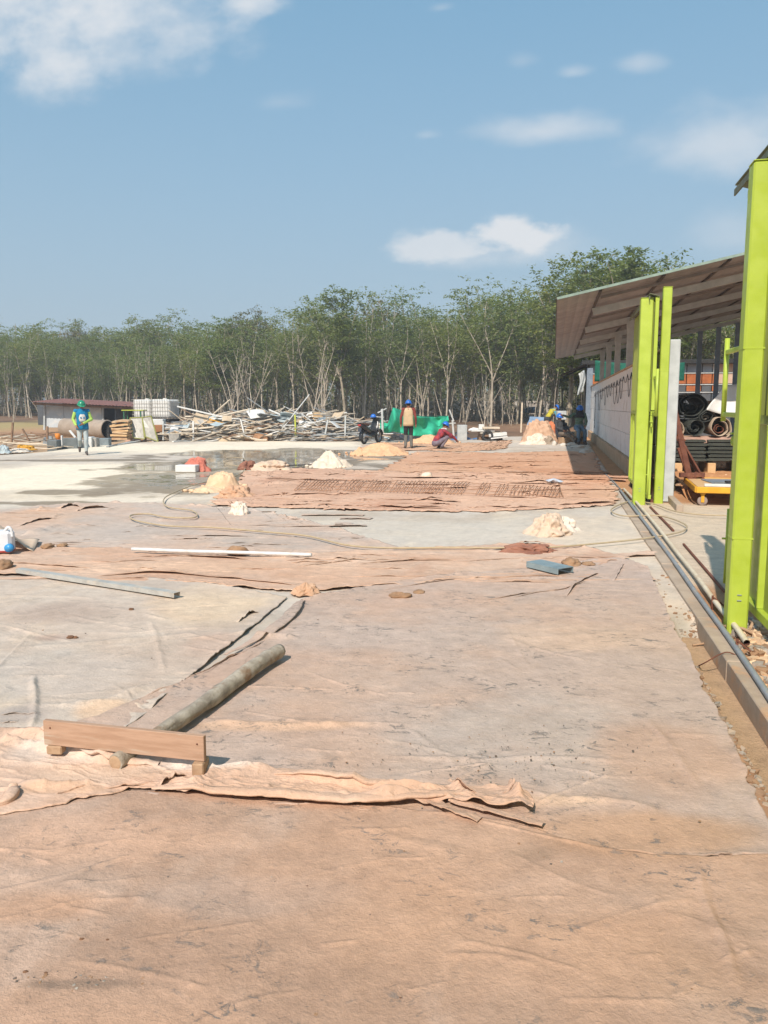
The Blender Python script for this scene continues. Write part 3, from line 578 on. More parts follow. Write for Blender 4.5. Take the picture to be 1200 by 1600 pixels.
# pipes on the kerb
def lay(px, z): return [g(a, b, z) for a, b in px]
m = MB(); pts = catmull(lay([(1260, 1180), (1200, 1086), (1165, 1034), (1130, 984), (1090, 930), (1050, 873), (1015, 826), (985, 787), (968, 764)], .045), 6); m.tube(pts, .019, 10)
tag(m.build('conduit_pipe', M_pvcg), 'long grey conduit pipe lying on the kerb beside the cream pipe', 'pipe')
m = MB(); pts = catmull(lay([(1158, 1004), (1140, 978), (1110, 940), (1080, 898), (1050, 860), (1020, 820), (992, 786), (972, 764)], .052), 6)
pts = [p + Vector((.036, 0, 0)) for p in pts]; m.tube(pts, .021, 12, caps=False); m.tube(pts, .0175, 12, 1, caps=False); 
tag(m.build('water_pipe', [M_pvcw, M_rust]), 'cream plastic pipe along the kerb ending with an open mouth', 'pipe')
m = MB(); pts = catmull(lay([(1022, 829), (1000, 795), (985, 778), (967, 757), (950, 741)], .03), 6); m.tube([p + Vector((-.05, 0, 0)) for p in pts], .011, 8)
tag(m.build('conduit_pipe', M_gal), 'thin bright metal tube beside the two pipes near the far gate', 'pipe')
for (px, lab) in (((1151, 1022), 'rusty iron peg holding the grey pipe just past the open mouth of the cream pipe'), ((1113, 950), 'small iron peg beside the pipes in line with the foot of the near green post')):
    p = g(*px, .0); m = MB(); m.bar(p + Vector((.0, 0, -.02)), p + Vector((0, .01, .10)), .016, .012); m.bar(p + Vector((0, 0, .09)), p + Vector((.07, -.06, .04)), .01, .01); tag(m.build('iron_peg', M_rust), lab, 'peg')
m = MB(); p = g(1152, 1024, .02); m.tube(catmull([p, p + Vector((-.08, -.02, .02)), p + Vector((-.2, -.04, -.05)), g(1090, 1041, -.13)], 6), .004, 6)
tag(m.build('wire', M_rust), 'bent rusty wire reaching from the pipes to the dirt below the kerb', 'wire')
# ---- gates: posts, sliding leaves
def post(x, y, top, w, d, label, group=None, name='gate_post'):
    t = thing(name, label, 'post', (x, y, 0), 0, group)
    m = MB(); m.box((0, 0, top / 2 - .03), (w, d, top + .06), ch=.012); m.build('shaft', M_lime, t)
    c = MB(); c.box((0, 0, top + .004), (w + .006, d + .006, .008), ch=.003); c.build('cap', M_lime, t)
    for z_ in (top * .62, top * .21):
        c = MB(); c.box((0, 0, z_), (w + .003, d + .003, .012), ch=.001); c.build('weld_seam', M_lime, t)
    for s in (-.02, .02): b = MB(); b.box((0, -d / 2 - .003, .25 + s), (.03, .008, .008), ch=.002); b.build('bolt', M_gal, t)
    return t
post(1.318, 6.0, 3.2, .136, .15, 'nearest lime green gate post, tall square steel at the right edge')
post(1.385, 13.5, 3.26, .19, .2, 'lime green square post in front of the far gate leaf')
post(1.72, 13.75, 3.46, .14, .12, 'tall thin lime green post between the far gate leaf and grey wall column')
def leaf(x, y0, y1, label, handle_y, top=3.3, mid=1.47):
    """sliding gate leaf along the wall's direction: frame, corrugated upper sheet, lower sheet, stiles, handle, wheels"""
    t = thing('sliding_gate', label, 'gate', (x, y0, 0)); L = y1 - y0
    for z in (.14, mid, top - .06):
        fr = MB(); fr.box((0, L / 2, z), (.06, L - .002, .07), ch=.006); fr.build('rail', M_lime, t)
    for s in [.03, L - .03] + [L * k / 8 for k in range(1, 8)]:
        st = MB(); st.box((-.008, s, (mid + .14) / 2), (.05, .045, mid - .21), ch=.005); st.build('stile', M_lime, t)
    for s in (.03, L - .03):
        st = MB(); st.box((0, s, (mid + top) / 2), (.055, .055, top - mid - .1), ch=.005); st.build('stile', M_lime, t)
    up = MB(); n = int(L / .04); P = [[(-.034 - .012 * (abs(k % 4 - 2) - 1), .03 + (L - .06) * k / n, z) for k in range(n + 1)] for z in (mid + .03, top - .1)]
    up.sheet(P, .003, smooth=False); up.build('corrugated_panel', M_limed, t)
    lo = MB(); lo.box((.012, L / 2, (mid + .14) / 2), (.004, L - .08, mid - .2), ch=.001); lo.build('lower_panel', M_limed, t)
    cap = MB(); cap.bar((-.05, -.03, top + .0), (-.05, L + .01, top + .0), .15, .012, up=(.3, 0, 1)); cap.bar((-.122, -.03, top - .04), (-.122, L + .01, top - .04), .012, .05); cap.build('rain_cap', pm('cap_sheet', S(122, 126, 98), S(98, 100, 80), 5, .6, 0, .1), t)
    for s in (.35, L - .35):
        w = MB(); w.lathe([(.0, -.02), (.06, -.02), (.07, -.01), (.07, .01), (.06, .02), (0, .02)], (0, s, .072), Matrix.Rotation(R(90), 3, 'Y'), 16); w.build('wheel', M_dark, t)
    hy = handle_y - y0; sg = 1 if hy > 0 else -1; hx_ = GH - GE if sg > 0 else .4
    h = MB(); z0, z1 = mid + .02, mid + .62; e = L if sg > 0 else 0
    h.tube([(-.0, e + sg * hx_, z0 - .06), (0, e + sg * hx_, z1 + .06)], .022, 10)
    for z in (z0, z1 - .06): h.box((0, e + sg * hx_ / 2, z), (.03, hx_, .04), ch=.006)
    h.build('handle', M_lime, t)
    l = MB(); l.box((-.02, e + sg * .04, mid - .13), (.05, .08, .015), ch=.003); l.lathe([(.025, -.01), (.04, -.01), (.04, .01), (.025, .01), (.025, -.01)], (-.02, e + sg * .06, mid - .19), Matrix.Rotation(R(90), 3, 'Y'), 14); l.build('latch_eye', M_lime, t)
    b = MB(); b.tube([(-.03, e + sg * .02, .75), (-.03, e + sg * .02, .12)], .013, 8); b.tube([(-.03, e + sg * .02, .5), (-.07, e + sg * .02, .5)], .009, 6); b.build('drop_bolt', M_lime, t)
    return t
GE, GH = atX(1157, 600, 1.47).y, atX(1133, 600, 1.47).y
leaf(1.47, -1.4, GE, 'near sliding gate leaf of lime green sheet running out of frame beside the nearest post', 99, mid=1.50)
leaf(1.53, 13.35, 16.7, 'far sliding gate leaf of lime corrugated sheet standing beside the white wall', -99, mid=1.47)
for k in range(1): pass
m = MB(); m.box((1.64, 14.25, .0), (.07, .8, .05), ch=.005); structure(m.build('gate_track', M_rust))
# ---- white block wall with footing, column and cable
WX0, WX1, WY0, WY1, WH = 1.80, 1.96, 14.25, 42.0, 2.52
tw = thing('block_wall', 'long white block wall with swags of black cable under the tall roof', 'wall', (0, 0, 0))
m = MB(); m.box(((WX0 + WX1) / 2 - .02, (WY0 + WY1) / 2, .16), (.30, WY1 - WY0, .38), ch=.01); m.build('footing', M_foot, tw)
nb = 44; bl = (WY1 - WY0) / nb; courses = 4; bh = (WH - .35) / courses; proto = MB(); proto.box((0, 0, 0), (.15, bl - .008, bh - .008), ch=.006); pme = proto.mesh('block', M_wall)
co = MB(); co.box((WX0 + .085, (WY0 + WY1) / 2, WH / 2 + .17), (.118, WY1 - WY0 - .02, WH - .36), ch=.002); co.build('mortar_core', pm('mortar', S(186, 176, 166), None, 8, .95, bump=.4), tw)
for c in range(courses):
    for k in range(nb):
        off = (.5 if c % 2 else 0)
        if off and k == nb - 1: continue
        o = bpy.data.objects.new('block', pme); COL.objects.link(o); o.parent = tw
        o.location = (WX0 + .079 + random.uniform(-.004, .004), WY0 + (k + .5 + off) * bl, .35 + (c + .5) * bh); o.rotation_euler = (0, 0, random.uniform(-.003, .003))
m = MB(); m.box((WX0 + .05, (WY0 + WY1) / 2, WH + .02), (.17, WY1 - WY0, .04), ch=.005); m.build('coping', M_foot, tw)
t = thing('wall_column', 'pale grey steel column standing at the near end of the white wall', 'column', (1.90, 14.02, 0)); m = MB(); m.box((0, 0, 1.32), (.17, .19, 2.68), ch=.012); m.build('shaft', M_galw, t); m = MB(); m.box((0, 0, .03), (.3, .3, .03)); m.build('base_plate', M_galw, t)
t = thing('wall_column', 'blue grey column closing the far end of the white wall', 'column', (1.72, 42.15, 0)); m = MB(); m.box((0, 0, 1.7), (.3, .24, 3.5), ch=.012); m.build('shaft', M_blue, t)
# cable swags
def swag(p0, p1, sag, n=8): return [p0.lerp(p1, k / n) - Vector((0, 0, sag * 4 * (k / n) * (1 - k / n))) for k in range(n + 1)]
m = MB(); sx = WX0 - .03
ys = np.r_[np.linspace(16.9, 20, 3), np.linspace(21, 29, 8), np.linspace(30, 38, 7)]
zs = [2.42 - .012 * (y - 16) for y in ys]
for k in range(len(ys) - 1):
    a, b = Vector((sx, ys[k], zs[k])), Vector((sx, ys[k + 1], zs[k + 1]))
    m.tube(swag(a, b, (.14 if k > 1 else .35) * random.uniform(.6, 1.3)), .009, 6)
    if k < 14 and k % 4 != 3: m.tube(swag(a + Vector((0, random.uniform(-.3, .3), 0)), b + Vector((0, random.uniform(-.3, .5), -.05)), random.uniform(.3, .8)), .007, 6)
for (y, z0, z1) in ((19.0, 2.4, .3), (19.08, 2.4, .15), (36.5, 2.2, .6)): m.tube(catmull([(sx, y, z0), (sx - .01, y + .08, z0 * .6), (sx - .02, y - .04, z1)], 6), .013, 6)
tag(m.build('cable', M_blackc), 'black cable hung in loops along the upper face of the white wall', 'cable')
m = MB(); m.tube(catmull([(1.76, 17.7, 1.0), (1.74, 17.7, .75), (1.72, 17.68, .45), (1.66, 17.55, .3), (1.6, 17.3, .15)], 6), .022, 8); m.tube([(1.76, 17.7, .98), (1.8, 17.75, .98)], .022, 8); tag(m.build('tap_pipe', M_pvcw), 'bent white water pipe rising against the white wall behind the far gate', 'pipe')
# ---- shed roof
RZ0, RS = 3.50, .214            # eave height at x = 0, slope to the right
def rz(x): return RZ0 + RS * x
YR0, YR1, XR1 = 15.2, 34.6, 9.7
tr = thing('shed_roof', 'large lean-to roof of brown grey sheets over the white wall and pipe store', 'roof', (0, 0, 0))
xj = 0.0; k = 0
M_roofd = pm('roof_sheet_dark', S(96, 88, 84), S(80, 74, 70), 3, .7, 0, .15)
while xj < XR1 - .1:
    x1 = min(xj + 1.08, XR1) if k else .76
    yj = YR0
    for q in range(5):
        y1 = YR0 + (YR1 - YR0) * (q + 1) / 5; n = 12; dz = .004 * (q % 2) + .003 * (k % 2)
        P = [[(xj + (x1 - xj + .03) * a / n, yy_, rz(xj + (x1 - xj) * a / n) + .012 * (a % 3 == 0) + dz) for a in range(n + 1)] for yy_ in (yj - .03 * (q > 0), y1)]
        s = MB(); s.sheet(P, .004, smooth=False); s.build('roof_sheet', M_roofu, tr); yj = y1
    if k:
        s = MB(); s.bar((xj, YR0 + .05, rz(xj) - .022), (xj, YR1 - .05, rz(xj) - .022), .05, .03, up=(-RS, 0, 1)); s.build('lap_strip', M_roofd, tr)
    xj = x1; k += 1
s = MB(); s.bar((-.005, YR0, rz(0) + .02), (-.005, YR1, rz(0) + .02), .014, .04); s.build('eave_trim', M_roofd, tr)
s = MB(); s.bar((0, YR0 - .012, rz(0) + .014), (XR1, YR0 - .012, rz(XR1) + .014), .014, .045, up=(-RS, 0, 1)); s.build('gable_trim', pm('gable_trim', S(150, 170, 156), None, 5, .6), tr)
frames_y = [17.7, 21.9, 26.1, 30.3, 34.3]
fr = thing('roof_frame', 'pale grey steel beams and posts carrying the lean-to roof on the wall', 'frame', (0, 0, 0))
def col(m, x, y, z0, z1, w=.14):
    m.box((x, y, (z0 + z1) / 2), (w, w * .75, z1 - z0), ch=.008)
for i_, y in enumerate(frames_y):
    b = MB(); b.bar((.74, y, rz(.74) - .12), (XR1 - .1, y, rz(XR1 - .1) - .12), .07, .15, up=(-RS, 0, 1)); b.build('rafter', M_galw, fr)
    c = MB(); col(c, 1.88, y + .001, WH + .04, rz(1.88) - .19, .17); c.build('post', M_galw, fr)
    c = MB(); c.box((1.88, y - .001, rz(1.88) - .24), (.2, .16, .22), ch=.006)
    for sx_ in (-.06, 0, .06):
        for sz in (-.05, .05): c.box((1.88 + sx_, y - .085, rz(1.88) - .24 + sz), (.018, .014, .018), ch=.003)
    c.build('bracket', M_galw, fr)
for q, x in enumerate(np.arange(.9, XR1, 1.45)):
    for y in (19.8, 24.0, 28.2, 32.3): pass
for y in (16.0, 19.8, 24.0, 28.2, 32.3):
    b = MB(); b.bar((.80, y, rz(.80) - .055), (XR1 - .12, y, rz(XR1 - .12) - .055), .05, .055, up=(-RS, 0, 1)); b.build('purlin', pm('purlin', S(150, 140, 134), S(130, 122, 116), 4, .7), fr)
for (x, y) in ((9.3, 17.7), (9.3, 26), (9.3, 34.2), (5.6, 34.25), (6.28, 34.25), (6.98, 34.25), (8.0, 34.25)):
    c = MB(); col(c, x, y + .002, -.02, rz(x) - .19, .17); c.build('post', M_blue, fr)
# stays seen through the openings above the wall
# awning at the far end
t = thing('awning', 'small black corrugated awning hanging below the far end of the roof', 'awning', (0, 0, 0))
a, b = atD(876, 586, 41), atD(917, 569, 41); n = 14
P = [[(a.lerp(b, k / n) + Vector((0, yy_, .03 * (k % 2)))) for k in range(n + 1)] for yy_ in (-.5, 2.6)]
m = MB(); m.sheet(P, .006, smooth=False); m.build('corrugated_sheet', M_dark, t); m = MB(); m.bar(a + Vector((.1, .2, -.1)), b + Vector((0, .2, -.1)), .06, .08); m.bar(b + Vector((0, .3, .3)), b + Vector((0, .3, -3)), .08, .08); m.build('bracket', M_dark, t)
m = MB(); m.sheet([[atD(904 + u * 9 + 2 * math.sin(v * 5), 584 + v * 34 - u * 6, 40.6 + .12 * math.sin(u * 7 + v * 4)) for u in np.linspace(0, 1, 8)] for v in np.linspace(0, 1, 10)], .01); tag(m.build('plastic_sack', M_galw), 'torn pale plastic sack hanging under the black awning', 'sack')
# site cabin beyond the store, with orange and pale bands
cb = thing('site_cabin', 'low site cabin with grey and orange wall bands behind the stacked pipes', 'building', (0, 0, 0))
CY = 44.0
def cbx(pxa, pxb): return atY(pxa, 600, CY).x, atY(pxb, 600, CY).x
zt = lambda py: atY(1090, py, CY).z
xs = [atY(q, 600, CY).x for q in (920, 990, 1040, 1072, 1096, 1112, 1120, 1146, 1160, 1210)]
M_or = pm('orange_sheet', S(190, 112, 62), S(160, 92, 54), 3, .7, dirt=S(140, 84, 56), dthr=.55); M_gry = pm('grey_sheet', S(170, 180, 190), S(150, 160, 172), 3, .6); M_pk = pm('pale_pink_sheet', S(216, 186, 166), S(204, 172, 150), 3, .8); M_dk = pm('dark_panel', S(96, 100, 104), S(84, 88, 92), 3, .7)
for q in range(len(xs) - 1):
    w = xs[q + 1] - xs[q] - .04; cx = (xs[q] + xs[q + 1]) / 2
    for (za, zb, mt) in ((zt(582), zt(568), M_gry if q < 5 else (M_wall if q == 5 else M_pk)), (zt(600), zt(583), M_or if q != 6 else M_pk), (zt(612), zt(601), M_or if q % 2 else M_dk), (-.05, zt(613), M_dk)):
        m = MB(); m.box((cx, CY, (za + zb) / 2), (w, .1, abs(zb - za) - .03), ch=.01); m.build('wall_panel', mt, cb)
for py in (583, 601, 613):
    m = MB(); m.bar((xs[0], CY - .07, zt(py)), (xs[-1], CY - .07, zt(py)), .05, .05); m.build('rail', M_galw, cb)
m = MB(); m.box(((xs[0] + xs[-1]) / 2, CY + 1.6, (zt(568) + .08)), (xs[-1] - xs[0] + .8, 4.2, .22)); m.build('roof', M_dark, cb)
m = MB(); m.box(((xs[0] + xs[-1]) / 2, CY + 3.6, zt(568) / 2), (xs[-1] - xs[0], .1, zt(568) - .1)); m.build('rear_wall', M_dk, cb)
# green shade net hung under the roof
def netgrid(P0, P1, drop0, drop1, n=18, k=8, sag=.12, depth=.12, s=0):
    G = []
    for j in range(k + 1):
        row = []
        for i in range(n + 1):
            u, w = i / n, j / k; p = P0.lerp(P1, u); d = drop0 + (drop1 - drop0) * u
            row.append(p + Vector((0, depth * math.sin(u * 9 + s) * w, -d * w - sag * 4 * u * (1 - u) * (1 - w))))
        G.append(row)
    return G
M_net = pm('green_net', S(64, 196, 158), S(48, 172, 136), 5, .75, 0, .3, 120, spec=.2); M_netd = pm('green_net_dark', S(30, 110, 90), S(24, 92, 76), 5, .8, 0, .3, 120)
m = MB(); m.sheet(netgrid(atY(930, 563, 40), atY(1070, 566, 40), 1.0, .85, s=1), .01); tag(m.build('shade_net', M_netd), 'dark green shade net hung across the back of the pipe store', 'net')
# ---------------------------------------------------------------- things in the pipe store
M_blk = pm('black_sheet', S(66, 70, 66), S(52, 56, 52), 5, .5, 0, .15, dirt=S(120, 112, 100), dthr=.62)
M_tarp = pm('grey_beige_sheet', S(196, 178, 156), S(176, 158, 138), 4, .7, 0, .2)
M_white = pm('white_sheet', S(236, 236, 232), S(222, 220, 214), 4, .5, 0, .1)
M_whited = pm('dusty_white', S(222, 214, 202), S(206, 196, 182), 4, .8, 0, .3, dirt=S(190, 166, 140), dthr=.58)
M_yel = pm('yellow_paint', S(234, 178, 52), S(222, 160, 40), 5, .55, 0, .1, dirt=S(200, 150, 80), dthr=.6)
M_ply = pm('plywood', S(226, 190, 142), S(212, 172, 124), 3, .8, 0, .2, stretch=(1, 6, 1))
def roll(cx, cy, D, r, length, label, mo, mi_, wob=.06, turns=1.8, heading=0., seed=0, ell_=1.0, tilt=0.):
    """a rolled-up sheet seen from its end: a spiral wall with thickness"""
    D *= .855; r *= .855; heading -= .3; length *= .75; p = atD(cx, cy, D); rr = np.random.default_rng(seed); n = 54
    t = thing('rolled_sheet', label, 'roll', p, heading)
    def spiral(r0, r1, a0, tn, nn):
        out = []
        for k in range(nn + 1):
            a = a0 + tn * 2 * math.pi * k / nn; q = r0 + (r1 - r0) * k / nn; q *= 1 + wob * math.sin(2 * a + seed) + wob * .5 * math.sin(5 * a + seed)
            out.append((q * math.cos(a) * ell_, q * math.sin(a)))
        return out
    sp = spiral(r, r * .55, 1.2 + seed, turns, n)
    G = [[(x, y_, z + tilt * y_) for (x, z) in sp] for y_ in np.linspace(0, length, 5)]
    m = MB(); m.sheet(G, .012); m.build('outer_layer', [mo], t)
    sp2 = spiral(r * .5, r * .25, seed * 2., 1.3, 30); G = [[(x, y_ + .12, z * .8 - r * .15 + tilt * y_) for (x, z) in sp2] for y_ in np.linspace(0, length * .9, 4)]
    m = MB(); m.sheet(G, .01); m.build('inner_layer', [mi_], t)
    return t
roll(1082, 634, 19.6, .36, 1.9, 'largest rolled black sheet with beige back on top of the pile', M_blk, M_blk, .05, 2.2, .35, 1, 1.08)
roll(1088, 667, 19.2, .235, 1.9, 'ribbed grey roll in the middle of the bottom row', M_blk, M_blk, .02, 1.1, .45, 2)
roll(1054, 670, 19.3, .24, 1.9, 'rolled sheet at the bottom left of the pile beside the rusty frame', M_tarp, M_blk, .03, 1.6, .35, 3)
roll(1126, 668, 19.1, .27, 1.9, 'rolled sheet at the bottom right with brown hollow inside', M_tarp, M_rust, .05, 1.4, .3, 4)
roll(1126, 640, 19.6, .22, 1.9, 'dark rolled sheet lying below the white sheet at right', M_tarp, M_blk, .05, 1.5, .3, 5)
roll(1104, 651, 19.4, .14, 1.8, 'small flattened roll squeezed between the big black roll and the bottom row', M_blk, M_tarp, .1, 1.6, .3, 6, 1.3)
roll(1046, 640, 19.7, .2, 1.9, 'small rolled sheet leaning behind the rusty frame', M_tarp, M_blk, .08, 1.8, .3, 8)
# beige cloth on top of the black stack
m = MB(); G = []
for j in range(9):
    G.append([atD(1034 + k * 4.4, 686, 15.9) + Vector((0, j * .14, .035 * math.sin(k * .9) * (j < 2) + .02 * math.sin(k * .37 + j) - (.10 if j == 0 else .0))) for k in range(30)])
m.sheet(G, .012); tag(m.build('folded_cloth', pm('dusty_pink_cloth', S(196, 160, 142), S(178, 142, 124), 5, .9, 0, .4)), 'dusty pink cloth spread over the stack of black slabs', 'cloth')
# black slabs in two stacks
M_slabk = pm('dark_green_black', S(78, 82, 74), S(62, 66, 60), 4, .6, 0, .2, dirt=S(120, 110, 94), dthr=.6)
zb = g(1090, 724, 0).z
for si, (pxa, pxb) in enumerate(((1048, 1103), (1107, 1166))):
    for k in range(6):
        pa, pb = atD(pxa + (1.5 * (k % 2)), 721 - k * 5.9, 15.7), atD(pxb - 1.5 * (k % 2), 721 - k * 5.9, 15.7); h = pa.z; w = (pb - pa).length
        m = MB(); c = (pa + pb) / 2 + Vector((0, .55, 0)); zz = h
        m.box((0, 0, .025), (w, 1.1, .042), ch=.008); m.box((0, -.54, .048), (w * .92, .03, .022), ch=.005)
        for q in (-.4, 0, .4): m.box((q * w, 0, -.003), (w * .12, 1.0, .02), ch=.005)
        if si and k == 0: m.ell((.1 * w, -.56, .03), (.02, .02, .02), n=8, k=5)
        tag(m.build('plastic_slab', M_slabk, None, (c.x, c.y, zz), random.uniform(-.03, .03)), 'dark moulded slab in the %s stack below the rolled sheets' % ('left' if si == 0 else 'right'), 'slab', 'dark slabs in the %s stack' % ('left' if si == 0 else 'right'))
for q, (px, lab) in enumerate(((1112, 'small pale wooden block visible under the right stack of slabs'), (1060, 'wooden bearer under the left end of the slab stacks'), (1158, 'wooden bearer under the right end of the slab stacks'))):
    c = atD(px, 722, 15.8); m = MB(); m.box((0, .5, .24), (.15, 1.1, .46), ch=.01); tag(m.build('wooden_bearer', M_ply, None, (c.x, c.y, 0)), lab, 'bearer')
# rusty frame leaning
t = thing('rusty_truss', 'rust red steel truss of welded beams leaning beside the pale grey column', 'truss', (0, 0, 0))
D = 14.2
for nm, a, b, w, h in (('upright', (1044, 600), (1078, 752), .09, .1), ('brace', (1066, 694), (1098, 750), .20, .03), ('crossbar', (1042, 638), (1056, 634), .14, .12), ('foot', (1062, 742), (1100, 742), .1, .08), ('strut', (1046, 672), (1072, 700), .05, .05), ('strut', (1060, 700), (1074, 742), .05, .05), ('gusset', (1058, 684), (1070, 688), .1, .03), ('foot', (1078, 756), (1090, 738), .08, .06)):
    m = MB(); q = .0 if nm != 'brace' else .05; m.bar(atD(*a, D + q), atD(*b, D + q), w, h); m.build(nm, M_rust, t)
t = thing('trestle', 'dark metal trestle in shade behind the pale grey column', 'trestle', (0, 0, 0))
for a, b in (((1040, 690), (1052, 742)), ((1046, 664), (1040, 742)), ((1036, 668), (1062, 668)), ((1036, 712), (1052, 706))):
    m = MB(); m.bar(atD(*a, 14.9), atD(*b, 14.9), .06, .06); m.build('bar', M_blackc, t)
# yellow trolley
tz = g(1096, 793).z
p = g(1094, 790); 
t = thing('platform_trolley', 'yellow platform trolley with pale deck parked inside the gateway', 'trolley', (p.x, p.y, 0), R(-3))
dl, dw, dh = 1.05, 1.8, .24
m = MB(); m.box((dl / 2 - .08, dw / 2 - .08, dh + .055), (dl - .06, dw - .06, .02), ch=.004); m.build('deck', M_ply, t)
m = MB()
for y_ in (-.08, dw - .08): m.box((dl / 2 - .08, y_, dh + .02), (dl, .04, .10), ch=.01)
for x_ in (-.08, dl - .08): m.box((x_, dw / 2 - .08, dh + .021), (.041, dw - .04, .099), ch=.01)
for x_ in (.25, .6): m.box((x_, dw / 2 - .08, dh - .01), (.04, dw - .05, .04), ch=.005)
m.build('frame', M_yel, t)
for (x_, y_) in ((.03, 0), (dl - .19, 0), (.03, dw - .16), (dl - .19, dw - .16)):
    m = MB(); m.box((x_, y_, dh - .045), (.08, .07, .02), ch=.004)
    for s in (-.032, .032): m.box((x_ + s * 0, y_ + s, dh - .115), (.05, .008, .14), ch=.003)
    c = m.build('caster', M_yel, t)
    w = MB(); w.lathe([(.015, -.02), (.06, -.02), (.078, -.013), (.078, .013), (.06, .02), (.015, .02)], (x_, y_, .079), Matrix.Rotation(R(90), 3, 'X'), 18); w.build('wheel', pm('grey_tyre', S(170, 150, 140), S(140, 124, 116), 6, .8), c)
for q, (dx, dy, rz_, s, mt, lab) in enumerate(((.55, .9, .1, (.62, .8, .012), M_blue, 'blue grey metal plate lying on the trolley deck'), (.62, .35, -.15, (.7, .4, .012), M_gal, 'bright metal plate on the trolley under the tube'), )):
    m = MB(); m.box((0, 0, 0), s, ch=.003); tag(m.build('metal_plate', mt, None, (p.x + dx, p.y + dy - .02, dh + .075 + .016 * q), rz_), lab, 'plate')
m = MB(); m.bar((0, 0, 0), (.95, 0, 0), .05, .045); tag(m.build('square_tube', M_white, None, (p.x + .05, p.y + .02, dh + .092), R(-2)), 'white square tube lying along the near edge of the trolley', 'tube')
m = MB(); m.box((0, 0, 0), (.16, .1, .03), ch=.004); tag(m.build('steel_offcut', M_blackc, None, (p.x + .5, p.y + .3, dh + .125), .1), 'small black steel offcut on the trolley plates', 'offcut')
# concrete edge, stones and weeds around the trolley
m = MB(); a, b = g(1035, 770), g(1062, 800); m.bar(a + Vector((0, 0, .05)), b + Vector((0, 0, .05)), .1, .12); tag(m.build('concrete_edging', M_conc), 'slanting concrete edging stone at the foot of the trolley', 'edging')
def lump(name, label, cat, loc, rad, seed, mat, amp=.3, fr=2.2, n=28, k=16, rot=0., ridged=False, group=None, sink=.15, flat_top=None):
    prof = [(max(math.sin(math.pi * i / k), 1e-3), -math.cos(math.pi * i / k)) for i in range(k + 1)]
    m = MB(); m.lathe(prof, n=n); P = np.array(m.v)
    f = fbm3(P * fr + seed * 3.7, 4, seed) if not ridged else 1.6 * (1 - 2 * np.abs(fbm3(P * fr + seed * 3.7, 3, seed))) - 1.2
    P = P * (1 + amp * f)[:, None]; 
    if flat_top: P[:, 2] = np.where(P[:, 2] > flat_top, flat_top + (P[:, 2] - flat_top) * .15, P[:, 2])
    P[:, 2] = np.maximum(P[:, 2], -sink * 2); P *= np.array(rad); P[:, 2] -= P[:, 2].min() + rad[2] * .04; m.v = [tuple(q) for q in P]
    o = m.build(name, mat, None, loc, rot)
    if label: tag(o, label, cat, group)
    return o
lump('stone', 'pale rough stone beside the rusty frame behind the trolley', 'stone', g(1100, 747), (.17, .14, .17), 3, M_whited)
M_dirt = pm('brown_dirt', S(178, 142, 110), S(150, 116, 88), 9, 1, 0, .8, 40); M_sand = pm('dry_sand', S(238, 206, 170), S(226, 188, 150), 6, 1, 0, .7, 60, dirt=S(214, 170, 132), dthr=.56)
M_sando = pm('orange_sand', S(240, 194, 152), S(228, 178, 136), 6, 1, 0, .7, 60, dirt=S(222, 166, 122), dthr=.56); M_sandw = pm('pale_sand', S(240, 224, 202), S(226, 206, 184), 6, 1, 0, .6, 60)
# weeds by the column
m = MB(); rr = random.Random(5)
for k in range(150):
    b = g(rr.gauss(1042, 5), rr.gauss(768, 5)); a = rr.uniform(0, 6.28); h = rr.uniform(.1, .34); l = Vector((math.cos(a), math.sin(a), 0)) * rr.uniform(.05, .2); sd_ = Vector((-math.sin(a), math.cos(a), 0)) * .008
    m.add([b - sd_, b + sd_, b + l * .4 + sd_ + Vector((0, 0, h * .7)), b + l * .4 - sd_ + Vector((0, 0, h * .7)), b + l + Vector((0, 0, h))], [(0, 1, 2, 3), (3, 2, 4)])
stuff(m.build('weeds', pm('dry_weed', S(150, 146, 100), S(120, 120, 76), 5, .8, bump=0)), 'dry weeds growing at the foot of the pale grey column', 'weeds')
# dug earth bank under the slabs
m = MB(); n_, k_ = 70, 16; X, Y = np.meshgrid(np.linspace(2.3, 8, n_), np.linspace(14.6, 19.5, k_)); z = .26 * sstep(14.6, 16.0, Y) + .10 * fbm(X * 2, Y * 2, 5, 9); V = np.stack([X.ravel(), Y.ravel(), z.ravel()], 1); i = np.arange(n_ * k_).reshape(k_, n_)
Q = np.stack([i[:-1, :-1], i[:-1, 1:], i[1:, 1:], i[1:, :-1]], -1).reshape(-1, 4); o = npmesh('earth_bank', V, Q, M_dirt); o.data.materials[0] = pm('orange_dirt', S(214, 160, 112), S(190, 136, 92), 7, 1, 0, .8, 40); structure(o)
# ---- stones, chips and twigs scattered where the kerb is undercut
def scatter(name, mats, spots, smin, smax, label, cat, z=lambda x, y: float(slabz(x, y)), seed=3, flat=.6):
    m = MB(); rr = random.Random(seed)
    for (px, py, sx_, sy_, n) in spots:
        for _ in range(n):
            b = g(rr.gauss(px, sx_), rr.gauss(py, sy_)); s = rr.uniform(smin, smax) * (rr.random() ** 1.5 + .35); zz = z(b.x, b.y)
            vs_ = [Vector((x_ * rr.uniform(.6, 1.3), y_ * rr.uniform(.6, 1.3), z_ * rr.uniform(.5, 1.2) * flat)) * s for x_ in (-1, 1) for y_ in (-1, 1) for z_ in (-1, 1)]
            rm = Matrix.Rotation(rr.uniform(0, 6.3), 3, 'Z') @ Matrix.Rotation(rr.uniform(-.5, .5), 3, 'X')
            m.add([rm @ v_ + Vector((b.x, b.y, zz + s * .3)) for v_ in vs_], [(0, 1, 3, 2), (4, 6, 7, 5), (0, 4, 5, 1), (2, 3, 7, 6), (0, 2, 6, 4), (1, 5, 7, 3)], rr.randrange(len(mats)))
    return stuff(m.build(name, mats), label, cat)
